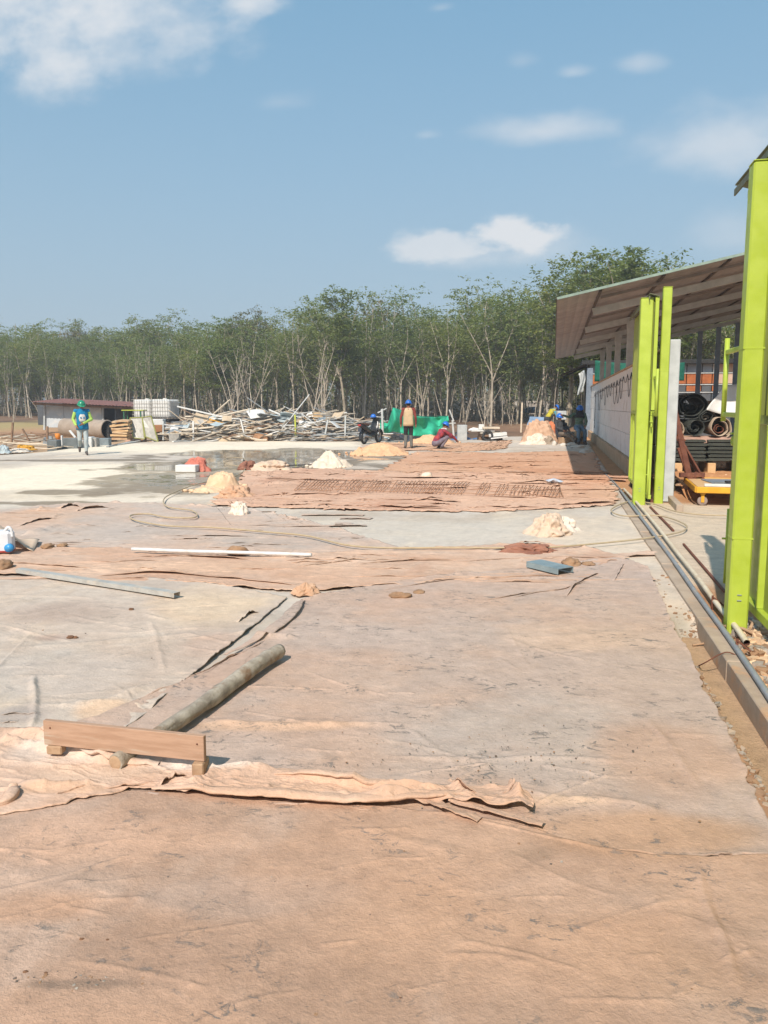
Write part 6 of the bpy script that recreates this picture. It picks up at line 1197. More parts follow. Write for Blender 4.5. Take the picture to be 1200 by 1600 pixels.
def person(label, loc, heading, J, groups, helmet, s=1.0):
    j = dict(DEF); j.update(J); t = thing('person', label, 'person', loc, heading); t.scale = (s,) * 3
    me, hr, H, rot = body_mesh(j, None, groups); o = bpy.data.objects.new('body', me); COL.objects.link(o); o.parent = t; me.name = 'body'
    if helmet:
        m = MB(); c = H + hr @ Vector((0, -.005, .035)); prof = [(.122 * math.cos(a), .125 * math.sin(a)) for a in np.linspace(0, math.pi / 2 - .02, 9)]; q = Matrix.Diagonal(Vector((.97, 1.1, 1))); m.lathe([(.118, -.012)] + prof, c, hr @ q, 22)
        m.lathe([(.118, -.012), (.145, -.020), (.147, -.014), (.12, .002)], c, hr @ q, 22)
        m.box(c + hr @ Vector((0, .155, -.014)), (.15, .06, .008), hr @ Matrix.Rotation(-.25, 3, 'X'), ch=.003); m.tube([c + hr @ Vector((0, y, .126 * math.sqrt(max(0, 1 - (y / .135) ** 2)) + .002)) for y in np.linspace(-.125, .125, 11)], .012, 6)
        m.build('helmet', helmet, t)
    m = MB()
    for s_ in (-1, 1): m.ell(H + hr @ Vector((s_ * .03, .083, .012)), (.012, .007, .007), hr, n=8, k=5)
    m.build('eyes', M_hair, t)
    m = MB(); m.ell(H + hr @ Vector((0, -.022, .02)), (.078, .085, .105), hr, n=14, k=9); m.build('hair', M_hair, t)
    return t, j, hr, H, rot
def loft(name, rings, mat, parent, fold=.012, seed=3, n=30, th=.006):
    G = []
    for ri, (c, rx, ry, yaw) in enumerate(rings):
        row = []
        for k in range(n + 1):
            a = 2 * math.pi * k / n; f = 1 + fold / max(rx, .05) * math.sin(a * 5 + ri * .7 + seed) * (.4 + ri / len(rings)); ex = .8
            x_ = rx * math.copysign(abs(math.cos(a)) ** ex, math.cos(a)) * f; y_ = ry * math.copysign(abs(math.sin(a)) ** ex, math.sin(a)) * f
            row.append(Vector(c) + Vector((x_ * math.cos(yaw) - y_ * math.sin(yaw), x_ * math.sin(yaw) + y_ * math.cos(yaw), 0)))
        G.append(row)
    m = MB(); m.sheet(G[::-1], th); return m.build(name, mat, parent)
H_blue = pm('blue_helmet', S(46, 120, 214), S(40, 108, 200), 4, .3, 0, 0, spec=.5); H_green = pm('green_helmet', S(38, 150, 112), S(32, 136, 100), 4, .3, 0, 0, spec=.5)
C_teal = cloth_pm('teal_shirt', S(30, 132, 178)); C_limes = cloth_pm('lime_sleeve', S(186, 222, 112)); C_jean = cloth_pm('pale_jeans', S(176, 190, 194), S(196, 200, 194)); C_boot = pm('dark_boot', S(92, 82, 76), S(76, 68, 62), 6, .8)
C_vest = cloth_pm('beige_vest', S(216, 190, 152)); C_mar = cloth_pm('maroon_sleeve', S(142, 70, 62)); C_black = cloth_pm('black_trousers', S(54, 52, 56)); C_grey = cloth_pm('grey_gaiter', S(122, 122, 116)); C_red = cloth_pm('red_plaid', S(188, 74, 70), S(110, 60, 88)); C_purp = cloth_pm('purple_grey_trousers', S(116, 104, 122), S(140, 130, 134))
C_green = cloth_pm('grey_green_shirt', S(112, 136, 118)); C_bjean = cloth_pm('blue_jeans', S(118, 142, 162)); C_brown = cloth_pm('brown_grey_trousers', S(136, 122, 108)); C_dkg = cloth_pm('dark_grey_top', S(74, 76, 80)); C_yel = cloth_pm('yellow_shirt', S(206, 190, 70)); C_ltb = cloth_pm('sky_blue_shirt', S(110, 180, 196)); C_white = cloth_pm('white_cloth', S(226, 222, 214))
# man walking towards the camera at the left
p = g(131, 711, 0); hd = math.atan2(-p.y, -p.x) - math.pi / 2
t, j, hr, H, rot = person('person in teal vest with lime sleeves, pale jeans and green helmet walking before the drum', (p.x, p.y, .0), hd + .08,
    dict(kneeL=(-.09, .07, .50), ankL=(-.08, .02, .09), toeL=(-.09, .20, .04), kneeR=(.10, .0, .50), ankR=(.09, -.30, .26), toeR=(.10, -.21, .12), face=(0, 1, -.45), head=(.0, .05, 1.60), chest=(0, .02, 1.30), elR=(.27, -.05, 1.15), wrR=(.20, .13, .96), elL=(-.28, .0, 1.15), wrL=(-.02, .17, 1.02)),
    dict(skin=M_skin, torso=C_teal, pelvis=C_jean, thighL=C_jean, thighR=C_jean, shinL=C_jean, shinR=C_jean, foot=C_boot, upper=C_limes, fore=C_limes), H_green)
sh = loft('vest', [((0, 0, .82), .190, .140, 0), ((0, 0, .90), .186, .138, 0), ((0, .0, 1.05), .170, .13, 0), ((0, .01, 1.22), .176, .135, 0), ((0, .01, 1.34), .178, .125, 0), ((0, .0, 1.43), .14, .09, 0), ((0, .0, 1.47), .09, .07, 0)], C_teal, t)
G = []
for (z, y) in ((1.06, .158), (1.12, .162), (1.18, .164), (1.25, .166), (1.31, .162)): G.append([Vector((u * (.055 + .055 * math.sin((z - 1.03) / .30 * math.pi)), y - .025 * abs(u) ** 2, z)) for u in np.linspace(-1, 1, 7)])
m = MB(); m.sheet(G, .003); pr = m.build('printed_emblem', C_white, sh)
m = MB()
for s_ in (-1, 1): m.ell((s_ * .045, .168, 1.20), (.024, .006, .032), Matrix.Rotation(s_ * .5, 3, 'Y'), n=12, k=6)
for s_ in (-1, 0, 1): m.box((s_ * .022, .166, 1.085), (.006, .004, .03))
m.build('emblem_marks', C_teal, sh)
# standing man, seen from behind
p = g(638, 701, 0); hd = math.atan2(p.y, p.x) - math.pi / 2
t, j, hr, H, rot = person('person in beige vest with maroon sleeves and blue helmet standing with back turned', (p.x, p.y, .0), hd - .05,
    dict(ankR=(.115, .03, .085), toeR=(.14, .19, .035), ankL=(-.10, -.03, .085), toeL=(-.14, .13, .035), elR=(.26, -.02, 1.14), elL=(-.265, -.02, 1.14), wrR=(.265, .05, .89), wrL=(-.275, .05, .89)),
    dict(skin=M_skin, torso=C_mar, pelvis=C_black, thighL=C_black, thighR=C_black, shinL=C_grey, shinR=C_grey, foot=C_boot, upper=C_mar, fore=C_mar), H_blue, 1.02)
loft('vest', [((0, 0, .82), .198, .15, 0), ((0, 0, .92), .19, .148, 0), ((0, .0, 1.08), .178, .14, 0), ((0, 0, 1.24), .18, .14, 0), ((0, .0, 1.36), .174, .13, 0), ((0, .0, 1.45), .14, .09, 0), ((0, .0, 1.48), .08, .06, 0)], C_vest, t, .008)
# squatting man in profile
p = g(689, 702, 0)
t, j, hr, H, rot = person('person in red plaid shirt and blue helmet squatting and reaching out one arm', (p.x, p.y, .0), YAW - R(90) + R(22),
    dict(pelvis=(0, -.22, .24), waist=(0, -.17, .38), chest=(0, .0, .58), neck=(0, .10, .73), head=(0, .17, .85), face=(0, 1, -.35), hipL=(-.10, -.22, .22), hipR=(.10, -.22, .22), kneeL=(-.15, .18, .44), kneeR=(.15, .18, .44), ankL=(-.12, -.04, .09), ankR=(.12, -.04, .09), toeL=(-.13, .14, .035), toeR=(.13, .14, .035),
         shL=(-.18, .05, .68), shR=(.18, .05, .68), elL=(-.22, .30, .54), elR=(.24, .30, .52), wrL=(-.12, .52, .42), wrR=(.16, .54, .34)),
    dict(skin=M_skin, torso=C_red, pelvis=C_purp, thighL=C_purp, thighR=C_purp, shinL=C_purp, shinR=C_purp, foot=C_boot, upper=C_red, fore=C_red), H_blue)
loft('collar_cloth', [((0, .09, .66), .15, .12, 0), ((0, .10, .72), .11, .09, 0), ((0, .12, .78), .08, .075, 0)], C_white, t)
# men seated in the shade of the roof
p = g(905, 695, 0); hd = math.atan2(-p.y, -p.x) - math.pi / 2
t, j, hr, H, rot = person('person in grey green shirt, jeans and dark scarf seated against the white wall', (p.x, p.y + .35, .0), hd + .25,
    dict(pelvis=(0, -.1, .62), waist=(0, -.10, .76), chest=(0, -.08, .98), neck=(0, -.06, 1.15), head=(0, -.02, 1.28), hipL=(-.10, -.08, .60), hipR=(.10, -.08, .60), kneeL=(-.13, .30, .52), kneeR=(.11, .32, .52), ankL=(-.13, .28, .09), ankR=(.12, .34, .09), toeL=(-.15, .44, .035), toeR=(.14, .5, .035),
         shL=(-.185, -.06, 1.10), shR=(.185, -.06, 1.10), elL=(-.25, .0, .84), elR=(.42, .10, 1.00), wrL=(-.16, .22, .68), wrR=(.66, .22, 1.06), face=(.3, 1, -.1)),
    dict(skin=M_skin, torso=C_green, pelvis=C_bjean, thighL=C_bjean, thighR=C_bjean, shinL=C_bjean, shinR=C_bjean, foot=C_boot, upper=C_green, fore=C_green), H_blue, 1.12)
loft('scarf', [((0, -.08, .98), .21, .15, 0), ((0, -.08, 1.10), .18, .13, 0), ((0, -.06, 1.20), .12, .115, 0), ((0, -.05, 1.28), .105, .09, 0), ((0, -.06, 1.33), .1, .08, 0)], C_dkg, t, .006)
m = MB(); m.box((0, 0, .26), (.5, .4, .5), ch=.02); q = t.location; tag(m.build('block_seat', M_foot, None, (q.x + .03, q.y + .16, 0), .2), 'low block on which the man in grey green shirt sits by the wall', 'block')
p = g(884, 694, 0); hd = math.atan2(-p.y, -p.x) - math.pi / 2
t, j, hr, H, rot = person('person in dark top lying back in shade with one brown trouser leg stretched out', (p.x, p.y + .1, .0), hd + .75,
    dict(pelvis=(0, -.2, .40), waist=(0, -.28, .52), chest=(0, -.36, .70), neck=(0, -.40, .86), head=(0, -.38, .99), hipL=(-.09, -.16, .40), hipR=(.09, -.16, .40), kneeL=(-.12, .22, .40), kneeR=(.12, .24, .36), ankL=(-.14, .58, .12), ankR=(.10, .62, .10), toeL=(-.16, .66, .26), toeR=(.12, .70, .24),
         shL=(-.18, -.38, .82), shR=(.18, -.38, .82), elL=(-.26, -.24, .62), elR=(.26, -.22, .62), wrL=(-.15, .0, .52), wrR=(.15, .0, .52), face=(0, 1, .0)),
    dict(skin=M_skin, torso=C_dkg, pelvis=C_brown, thighL=C_brown, thighR=C_brown, shinL=C_brown, shinR=C_brown, foot=C_boot, upper=C_dkg, fore=C_dkg), H_blue, 1.1)
m = MB(); q = t.location; m.box((0, 0, .14), (.5, .4, .28), ch=.02); tag(m.build('block_seat', M_foot, None, (q.x, q.y + .2, 0), .5), 'low block under the man lying back in dark top', 'block')
# man bending behind the cloth heap
p = atD(857, 690, 38.5)
t, j, hr, H, rot = person('person in yellow and sky blue shirt with blue helmet bending behind the beige heap', (p.x, p.y, gz(p) + .12), YAW - R(90) + R(15),
    dict(pelvis=(0, -.12, .93), waist=(0, -.04, 1.06), chest=(0, .10, 1.24), neck=(0, .24, 1.38), head=(0, .36, 1.44), face=(0, 1, -.9), shL=(-.18, .17, 1.33), shR=(.18, .17, 1.33), elL=(-.2, .3, 1.10), elR=(.2, .28, 1.10), wrL=(-.12, .5, 1.0), wrR=(.14, .5, .98), hipL=(-.085, -.1, .9), hipR=(.085, -.1, .9)),
    dict(skin=M_skin, torso=C_yel, pelvis=C_dkg, thighL=C_dkg, thighR=C_dkg, shinL=C_dkg, shinR=C_dkg, foot=C_boot, upper=C_ltb, fore=M_skin), H_blue, .98)
loft('scarf', [((0, .14, 1.30), .17, .12, 0), ((0, .20, 1.36), .14, .10, 0), ((0, .26, 1.42), .09, .09, 0)], C_ltb, t, .004)
# ---------------------------------------------------------------- scooter
p = g(569, 694, 0); t = thing('motorbike', 'black motorbike with red tail light parked beside the green net', 'motorbike', (p.x, p.y, 0), YAW - R(28))
M_bb = pm('black_gloss', (.025, .025, .028), (.02, .02, .022), 4, .3, 0, 0, spec=.5, dirt=S(120, 108, 96), dthr=.62); M_chr = pm('chrome', S(190, 190, 190), None, 4, .3, .8, 0)
M_red = pm('red_lens', S(190, 60, 50), None, 4, .3, bump=0); M_seat = pm('brown_black_seat', S(120, 92, 80), S(90, 70, 62), 4, .6)
def wheel_at(y):
    m = MB(); rot = Matrix.Rotation(R(90), 3, 'Y'); m.lathe([(.2, -.04), (.26, -.045), (.285, -.02), (.285, .02), (.26, .045), (.2, .04)], (0, y, .285), rot, 26); w = m.build('wheel', M_dark, t)
    r = MB(); r.lathe([(.205, -.03), (.19, -.03), (.19, .03), (.205, .03)], (0, y, .285), rot, 22); r.lathe([(0.001, -.05), (.05, -.05), (.05, .05), (.001, .05)], (0, y, .285), rot, 12)
    for k in range(5):
        a = k * 2 * math.pi / 5; r.bar((0, y + .04 * math.cos(a), .285 + .04 * math.sin(a)), (0, y + .195 * math.cos(a), .285 + .195 * math.sin(a)), .03, .03)
    r.build('rim', M_chr, w)
wheel_at(0); wheel_at(1.25)
def loftx(name, secs, mat, n=14, parent=None):        # sections along y: (y, z, half width, half height)
    G = [[Vector((hw * math.cos(a), y, z + hh * math.sin(a))) for a in np.linspace(0, 2 * math.pi, n + 1)] for (y, z, hw, hh) in secs]; m = MB(); m.sheet(G, .006); return m.build(name, mat, parent or t)
loftx('rear_body', [(-.42, .80, .03, .02), (-.34, .78, .09, .07), (-.1, .70, .13, .11), (.2, .60, .14, .13), (.42, .52, .12, .12), (.5, .5, .03, .04)], M_bb)
loftx('seat', [(-.34, .87, .05, .02), (-.25, .87, .12, .05), (.0, .83, .14, .055), (.25, .80, .13, .05), (.42, .82, .08, .05), (.46, .8, .02, .02)], M_seat)
loftx('leg_shield', [(.75, .42, .15, .10), (.86, .62, .18, .09), (.93, .82, .18, .08), (.97, .95, .14, .06), (.98, 1.02, .08, .03)], M_bb)
loftx('floorboard', [(.35, .36, .12, .06), (.6, .34, .14, .05), (.85, .4, .14, .06)], M_bb)
loftx('headlight_cowl', [(.86, 1.0, .05, .03), (.92, 1.04, .12, .07), (1.02, 1.02, .10, .07), (1.08, .98, .04, .03)], M_bb)
m = MB(); m.tube(catmull([(-.33, .82, 1.04), (-.2, .88, 1.07), (0, .93, 1.06), (.2, .88, 1.07), (.33, .82, 1.04)], 5), .014, 8)
for s in (-1, 1): m.tube([(s * .33, .82, 1.04), (s * .24, .86, 1.065)], .021, 8)
m.build('handlebar', M_bb, t)
for s in (-1, 1):
    m = MB(); m.tube([(s * .2, .88, 1.07), (s * .27, .86, 1.2)], .008, 6); m.ell((s * .29, .85, 1.23), (.06, .015, .04), n=12, k=7); m.build('mirror', M_bb, t)
    m = MB(); m.tube([(s * .07, 1.25, .285), (s * .07, 1.08, .75)], .02, 8); m.build('fork', M_chr, t)
m = MB(); P = [[Vector((x_, 1.25 + .32 * math.cos(a), .285 + .32 * math.sin(a))) for x_ in (-.07, -.03, .03, .07)] for a in np.linspace(.2, 2.6, 12)]; m.sheet(P, .008); m.build('front_fender', M_bb, t)
m = MB(); P = [[Vector((x_, .33 * math.cos(a), .285 + .33 * math.sin(a))) for x_ in (-.07, -.03, .03, .07)] for a in np.linspace(1.4, 3.4, 12)]; m.sheet(P, .008); m.build('rear_fender', M_bb, t)
m = MB(); m.ell((0, -.40, .79), (.085, .03, .04), n=14, k=8); m.build('tail_light', M_red, t)
m = MB(); m.box((0, -.37, .6), (.15, .012, .16), Matrix.Rotation(-.3, 3, 'X')); m.build('number_plate', M_nav, t)
m = MB(); m.tube([(.13, .5, .28), (.14, .2, .3), (.15, -.25, .38)], [.025, .05, .055], 12); m.build('exhaust', M_chr, t)
m = MB(); m.box((.0, .32, .33), (.2, .4, .2), ch=.04); m.box((-.1, .1, .3), (.06, .45, .12), ch=.03); m.build('engine', M_dark, t)
m = MB(); m.tube([(-.1, .45, .25), (-.22, .38, .01)], .012, 6); m.build('side_stand', M_chr, t)
m = MB(); m.tube(catmull([(-.1, -.1, .86), (-.12, -.35, .90), (0, -.43, .91), (.12, -.35, .90), (.1, -.1, .86)], 5), .012, 6); m.build('grab_rail', M_chr, t)
m = MB(); c = Vector((.0, .80, 1.12)); m.lathe([(.118, -.01)] + [(.122 * math.cos(a), .12 * math.sin(a)) for a in np.linspace(0, 1.55, 8)], c, n=18); m.lathe([(.118, -.012), (.15, -.02), (.15, -.012), (.12, 0)], c, n=18); o = m.build('helmet', H_blue, None, (p.x, p.y, 0), YAW - R(28)); tag(o, 'blue helmet hanging over the handlebar of the black motorbike', 'helmet')
# ---------------------------------------------------------------- the plantation behind
def leafmat(name, c, c2, tr=.42):
    m, N, L, B = nodes(name); oi = N.new('ShaderNodeObjectInfo'); gp = N.new('ShaderNodeNewGeometry').outputs['Position']
    nz = noisen(N, L, gp, .9, 4, .6); col = mixn(N, L, rangen(N, L, nz, .35, .65), c, c2); col = mixn(N, L, rangen(N, L, oi.outputs['Random'], 0, 1, 0, .55), col, mixn(N, L, 1.0, col, (1.25, 1.02, .62), 'MULTIPLY'))
    L.new(col, B.inputs['Base Color']); B.inputs['Roughness'].default_value = .6; B.inputs['Specular IOR Level'].default_value = .25
    T = N.new('ShaderNodeBsdfTranslucent'); L.new(mixn(N, L, 1.0, col, (1.1, 1.2, .6), 'MULTIPLY'), T.inputs['Color']); mx = N.new('ShaderNodeMixShader'); mx.inputs[0].default_value = tr
    L.new(B.outputs[0], mx.inputs[1]); L.new(T.outputs[0], mx.inputs[2]); L.new(mx.outputs[0], N['Material Output'].inputs['Surface']); return m
M_leaf = leafmat('rubber_leaf', (.215, .262, .098), (.155, .195, .072)); M_leafd = leafmat('dry_leaf', (.18, .17, .10), (.14, .14, .08))
M_bark = pm('pale_bark', S(188, 176, 154), S(146, 134, 116), 3, .95, 0, .4, 25, dirt=S(120, 108, 92), dthr=.56); M_barkd = pm('bare_bark', S(206, 194, 176), S(170, 158, 140), 3, .95, 0, .4, 25)
def tree_meshes(seed, h, fork=(.24, .40), limbs=(3, 4), leaves=2200, spread=1., bare=False, leafy=M_leaf, r0=.10, bark=None, n=7, leaf=.23):
    r = random.Random(seed); m = MB(); tips = []
    def limb(p, d, L, ra, rb, k=6, wob=.05, nn=n):
        pts = [p]; d = d.normalized()
        for i in range(k):
            d = (d + Vector((r.gauss(0, wob), r.gauss(0, wob), r.gauss(0, wob * .4) + .02))).normalized(); pts.append(pts[-1] + d * L / k)
        m.tube(pts, [ra + (rb - ra) * i / k for i in range(k + 1)], nn, caps=False); return pts, d
    fh = h * r.uniform(*fork); pts, d = limb(Vector((0, 0, -.15)), Vector((r.gauss(0, .06), r.gauss(0, .06), 1)), fh, r0 * 1.15, r0 * .78, 7, .035)
    m.lathe([(r0 * 1.7, -.1), (r0 * 1.25, .12), (r0 * 1.1, .35)], n=n)
    nl = r.randint(*limbs); a0 = r.uniform(0, 6.28)
    for q in range(nl):
        a = a0 + q * 2 * math.pi / nl + r.gauss(0, .3); ti = r.uniform(.12, .42) * spread
        st = pts[-1] if q < 2 else pts[-2]
        lp, ld = limb(st, Vector((math.cos(a) * math.sin(ti), math.sin(a) * math.sin(ti), math.cos(ti))), (h - fh) * r.uniform(.7, 1.0), r0 * .62, r0 * .14, 7, .07)
        for s in range(r.randint(6, 8)):
            i = r.randint(0, 6); b = r.uniform(0, 6.28); tt = r.uniform(.5, 1.25)
            sd_ = Vector((math.cos(b) * math.sin(tt), math.sin(b) * math.sin(tt), math.cos(tt))); sp, _ = limb(lp[i], sd_, h * r.uniform(.10, .2), r0 * .2, r0 * .05, 4, .12, 5); tips.append((sp[-1], 1.)); tips.append((sp[2], .8))
            if bare:
                for e in range(2): limb(sp[2], sd_ + Vector((r.gauss(0, .5), r.gauss(0, .5), .2)), h * .08, r0 * .1, r0 * .03, 3, .15, 4)
        tips.append((lp[-1], 1.1)); tips.append((lp[5], 1.))
    tm = m.mesh('trunk', bark or M_bark); lm = None
    if not bare:
        rs = np.random.default_rng(seed); C = np.array([tuple(p) for p, _ in tips]); W = np.array([w for _, w in tips]); ci = rs.choice(len(C), leaves, p=W / W.sum())
        # a leaf spray hangs from sub-centres so that the crown shows layers and gaps
        sub = rs.normal(0, 1, (len(C), 6, 3)) * np.array([.6, .6, .3]); P = C[ci] + sub[ci, rs.integers(0, 6, leaves)] + rs.normal(0, 1, (leaves, 3)) * np.array([.20, .20, .075])
        a = rs.uniform(0, 2 * np.pi, leaves); dr = rs.uniform(-.75, .25, leaves); l = leaf * rs.uniform(.7, 1.5, leaves); D = np.stack([np.cos(a) * np.cos(dr), np.sin(a) * np.cos(dr), np.sin(dr)], 1); s = np.stack([-np.sin(a), np.cos(a), rs.normal(0, .45, leaves)], 1); s /= np.linalg.norm(s, axis=1, keepdims=True); wd = l * rs.uniform(.19, .28, leaves)
        V = np.stack([P, P + D * (l * .5)[:, None] + s * wd[:, None], P + D * l[:, None], P + D * (l * .5)[:, None] - s * wd[:, None]], 1).reshape(-1, 3); Q = np.arange(leaves * 4).reshape(-1, 4)
        top = np.percentile(V[:, 2], 99.7); zs_ = h / top; V[:, 2] *= zs_
        for v_ in tm.vertices: v_.co.z *= zs_
        o = npmesh('crown', V, Q, leafy, False); lm = o.data; bpy.data.objects.remove(o)
    return tm, lm
VAR = [tree_meshes(100 + k, 10.9, leaves=3600, leafy=(M_leafd if k == 3 else M_leaf), spread=(.8, 1., 1.2, .9, 1.1, .8, 1.0, 1.1)[k], r0=.085 + .01 * (k % 3)) for k in range(8)]
SPARSE = [tree_meshes(400 + k, 10.9, (.3, .5), (3, 4), leaves=1300, spread=.75, r0=.085, leaf=.24, bark=M_barkd) for k in range(5)]
BIG = [tree_meshes(300 + k, 10.9, (.3, .42), (4, 5), leaves=8000, spread=1.35, r0=.12, leaf=.24) for k in range(3)]
BAREV = [tree_meshes(200 + k, 8.5, (.15, .3), (3, 4), bare=True, spread=.85, r0=.09, bark=M_barkd) for k in range(4)]
def tree_at(x, y, s, rz_, var, label, group=None, name='plantation_tree'):
    t = thing(name, label, 'tree', (x, y, float(terrz(x, y))), rz_, group); t.scale = (s * random.uniform(.92, 1.08), s * random.uniform(.92, 1.08), s)
    for me, nm in zip(var, ('trunk', 'crown')):
        if me is not None: o = bpy.data.objects.new(nm, me); COL.objects.link(o); o.parent = t
    return t
def topat(px, py, D):                                   # height of a tree whose top shows at this pixel
    p = atD(px, py, D); return p.z - float(terrz(p.x, p.y))
SKY = [(-250, 520), (0, 522), (60, 530), (140, 545), (230, 540), (300, 508), (380, 495), (450, 480), (540, 460), (600, 468), (700, 462), (780, 450), (860, 428), (940, 395), (1030, 405), (1100, 440), (1250, 430), (1450, 440)]
kx = [q[0] for q in SKY]; ky = [q[1] for q in SKY]
rt = random.Random(21); count = 0
def frontD(px): return float(np.interp(px, [-250, 0, 300, 600, 900, 1450], [88, 84, 72, 64, 54, 52]))
for row in range(11):
    px = -200 + rt.uniform(0, 30)
    while px < 1330:
        D = frontD(px) + row * 3.6 + rt.gauss(0, .8); step = 2.75 / D * F * (1.0 if row < 5 else 1.15)
        if 905 < px < 1320 and D < 52: D = 52 + rt.uniform(0, 3)
        py = np.interp(px, kx, ky) + rt.gauss(0, 17) + 14 * (row > 2) ; sec = ('the low shed', 'the white tanks', 'the scrap heap', 'the green net', 'the plank pile', 'the lean-to roof')[int(np.searchsorted([195, 285, 590, 710, 850], px))]; dep = ('at the front edge of', 'a few rows deep in', 'far inside')[min(row // 3, 2)]; hgt = topat(px, py, D); hgt = min(max(hgt, 7.5), 15.5) * rt.uniform(.8, 1.03)
        if row > 3: hgt = rt.uniform(9, 11.5)
        p = atD(px, 640, D); s = hgt / 10.9
        if count < 285 and not (1180 < px and row > 5):
            tree_at(p.x, p.y, s, rt.uniform(0, 6.28), (SPARSE[rt.randrange(5)] if row == 0 or (row == 1 and rt.random() < .5) else VAR[rt.randrange(8)]), 'slender pale trunked tree %s the plantation behind %s' % (dep, sec), 'trees %s the plantation behind %s' % (dep, sec)); count += 1
        px += step * rt.uniform(.7, 1.3)
# individual trees one can point to
for (px, pyt, D, v, lab) in ((985, 385, 47, 0, 'tallest leafy tree rising behind the near part of the lean-to roof'), (885, 405, 52, 2, 'leafy tree rising just left of the lean-to roof corner'), (925, 415, 50, 4, 'tree with layered crown between the roof corner and the tallest tree'), (1020, 410, 48, 5, 'leafy tree behind the middle of the roof edge'), (540, 452, 62, 6, 'tree with the loose wispy top standing above the middle of the forest'), (345, 498, 68, 1, 'round topped tree standing above the low left part of the forest')):
    p = atD(px, 640, D); tree_at(p.x, p.y, topat(px, pyt, D) / 10.9, v * 1.3, BIG[v % 3], lab, None, 'leafy_tree')
for q, (px, pyt, D, lab) in enumerate(((360, 530, 62, 'bare pale tree with forked stems behind the left crown of the scrap heap'), (394, 522, 63, 'taller bare pale tree right of the forked one behind the scrap heap'), (372, 545, 61, 'thin bare tree between the two pale bare trees'), (492, 515, 60, 'straight bare pale tree behind the large white board'), (503, 540, 59, 'forked bare tree touching the straight bare tree'), (757, 560, 50, 'low forked bare tree behind the plank pile'), (762, 590, 51, 'second stem cluster beside the low forked bare tree'), (20, 600, 60, 'thin bare tree at the left edge before the forest'))):
    p = atD(px, 655, D); tree_at(p.x, p.y, topat(px, pyt, D) / 8.5, q * 1.1, BAREV[q % 4], lab, None, 'bare_tree')
# young thin stems in front, and the wood that closes the view
rs = np.random.default_rng(77); m = MB()
for k in range(620):
    px = rs.uniform(-160, 930); D = frontD(px) - 4 + rs.uniform(0, 45); p = atD(px, 640, D); z = float(terrz(p.x, p.y)); h = rs.uniform(1.5, 5); a = Vector((p.x, p.y, z - .05)); l = Vector((rs.normal(0, .18), rs.normal(0, .18), 1)); m.tube([a, a + l * h * .5, a + l * h + Vector((rs.normal(0, .15), 0, 0))], [.035, .028, .012], 5, caps=False)
    if rs.random() < .5: b = a + l * h * rs.uniform(.3, .6); m.tube([b, b + Vector((rs.normal(0, .4), rs.normal(0, .4), rs.uniform(.6, 1.5)))], [.02, .008], 4, caps=False)
n_ = 46000; PX = rs.uniform(-330, 1450, n_); DD = np.interp(PX, [-250, 0, 300, 600, 900, 1450], [88, 84, 72, 64, 54, 52]) + 9 + 60 * rs.random(n_) ** .8
cl = fbm(PX * .02, DD * .25, 4, 91) > -.05; PX, DD = PX[cl], DD[cl]; n_ = len(PX)
PX3 = np.array([tuple(atD(a_, 640, b_)) for a_, b_ in zip(PX, DD)]); Z = terrz(PX3[:, 0], PX3[:, 1]) + 2.6 * rs.random(n_) ** 1.4; P = np.stack([PX3[:, 0], PX3[:, 1], Z], 1); a = rs.uniform(0, 6.28, n_); l = rs.uniform(.25, .6, n_); Dv = np.stack([np.cos(a), np.sin(a), rs.uniform(-.3, .7, n_)], 1); s = np.stack([-np.sin(a), np.cos(a), rs.normal(0, .5, n_)], 1)
V = np.stack([P, P + Dv * (l * .5)[:, None] + s * (l * .25)[:, None], P + Dv * l[:, None], P + Dv * (l * .5)[:, None] - s * (l * .25)[:, None]], 1).reshape(-1, 3)
stuff(npmesh('undergrowth', V, np.arange(n_ * 4).reshape(-1, 4), M_leafd, False), 'olive undergrowth between the trunks of the plantation', 'undergrowth')
stuff(m.build('saplings', M_barkd), 'thicket of thin bare saplings at the foot of the plantation', 'saplings')
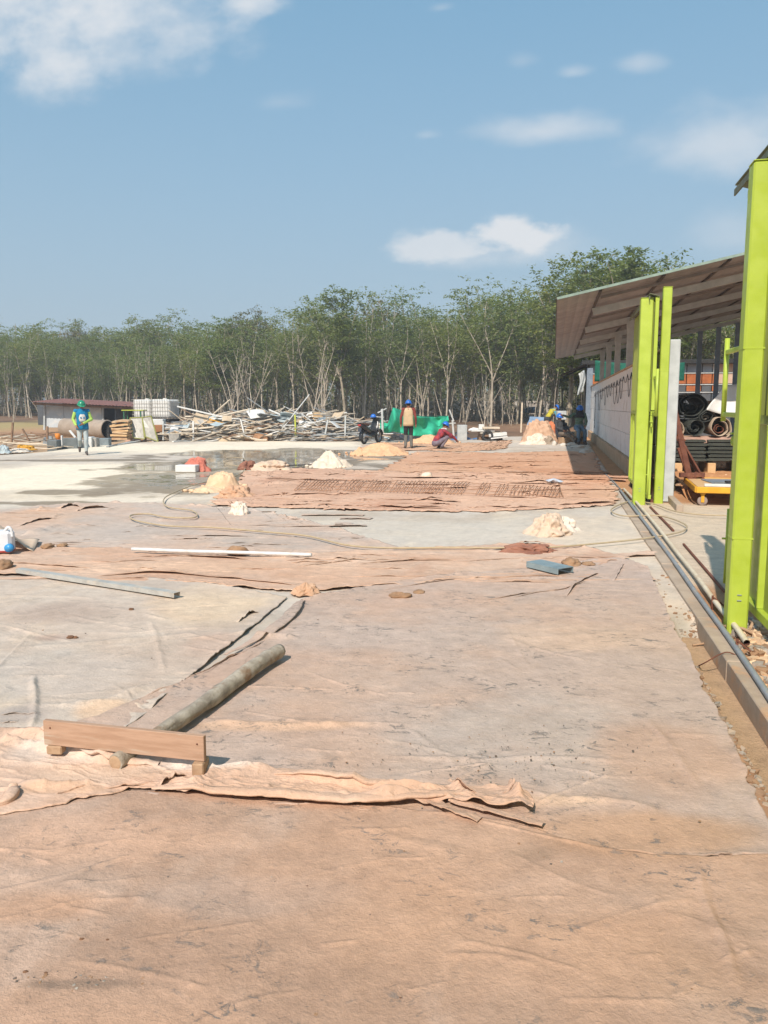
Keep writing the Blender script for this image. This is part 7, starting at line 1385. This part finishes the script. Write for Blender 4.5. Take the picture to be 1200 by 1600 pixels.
m = MB(); N_ = 900; PX = rs.uniform(-330, 1500, N_); DD = rs.uniform(100, 165, N_); cs = []
for k in range(N_):
    p = atD(PX[k], 640, DD[k]); z = float(terrz(p.x, p.y)); h = rs.uniform(9, 12.5); m.tube([(p.x, p.y, z - .1), (p.x + rs.normal(0, .3), p.y, z + h * .5), (p.x + rs.normal(0, .5), p.y, z + h * .9)], [.12, .09, .04], 4, caps=False); cs.append((p.x, p.y, z + h * .46))
o = m.build('distant_trunks', M_bark); stuff(o, 'pale trunks deep in the distant wood', 'wood')
cs = np.array(cs); nl = 170; P = np.repeat(cs, nl, 0) + np.clip(rs.normal(0, 1, (N_ * nl, 3)), -1.5, 1.5) * np.array([1.5, 1.5, 2.9]); n_ = len(P); a = rs.uniform(0, 6.28, n_); l = rs.uniform(.3, .7, n_); Dv = np.stack([np.cos(a), np.sin(a), rs.uniform(-.6, .4, n_)], 1); s = np.stack([-np.sin(a), np.cos(a), rs.normal(0, .5, n_)], 1)
V = np.stack([P, P + Dv * (l * .5)[:, None] + s * (l * .25)[:, None], P + Dv * l[:, None], P + Dv * (l * .5)[:, None] - s * (l * .25)[:, None]], 1).reshape(-1, 3)
stuff(npmesh('distant_wood', V, np.arange(n_ * 4).reshape(-1, 4), M_leaf, False), 'mass of green crowns of the distant wood', 'wood')

# ---------------------------------------------------------------- dusty summer air
hm, HN, HL, HB = nodes('haze_air'); HN.remove(HB); pv = HN.new('ShaderNodeVolumePrincipled'); pv.inputs['Color'].default_value = (.90, .93, .97, 1); pv.inputs['Density'].default_value = .0016; pv.inputs['Anisotropy'].default_value = .1
HL.new(pv.outputs[0], HN['Material Output'].inputs['Volume'])
m = MB(); v_ = [(x_, y_, z_) for z_ in (-2.2, 21) for x_, y_ in ((-470, -60), (470, -60), (470, 1030), (-470, 1030))]; m.add(v_, [(3, 2, 1, 0), (4, 5, 6, 7), (0, 1, 5, 4), (1, 2, 6, 5), (2, 3, 7, 6), (3, 0, 4, 7)])
stuff(m.build('haze', hm), 'thin dusty haze filling the air over the yard', 'haze')
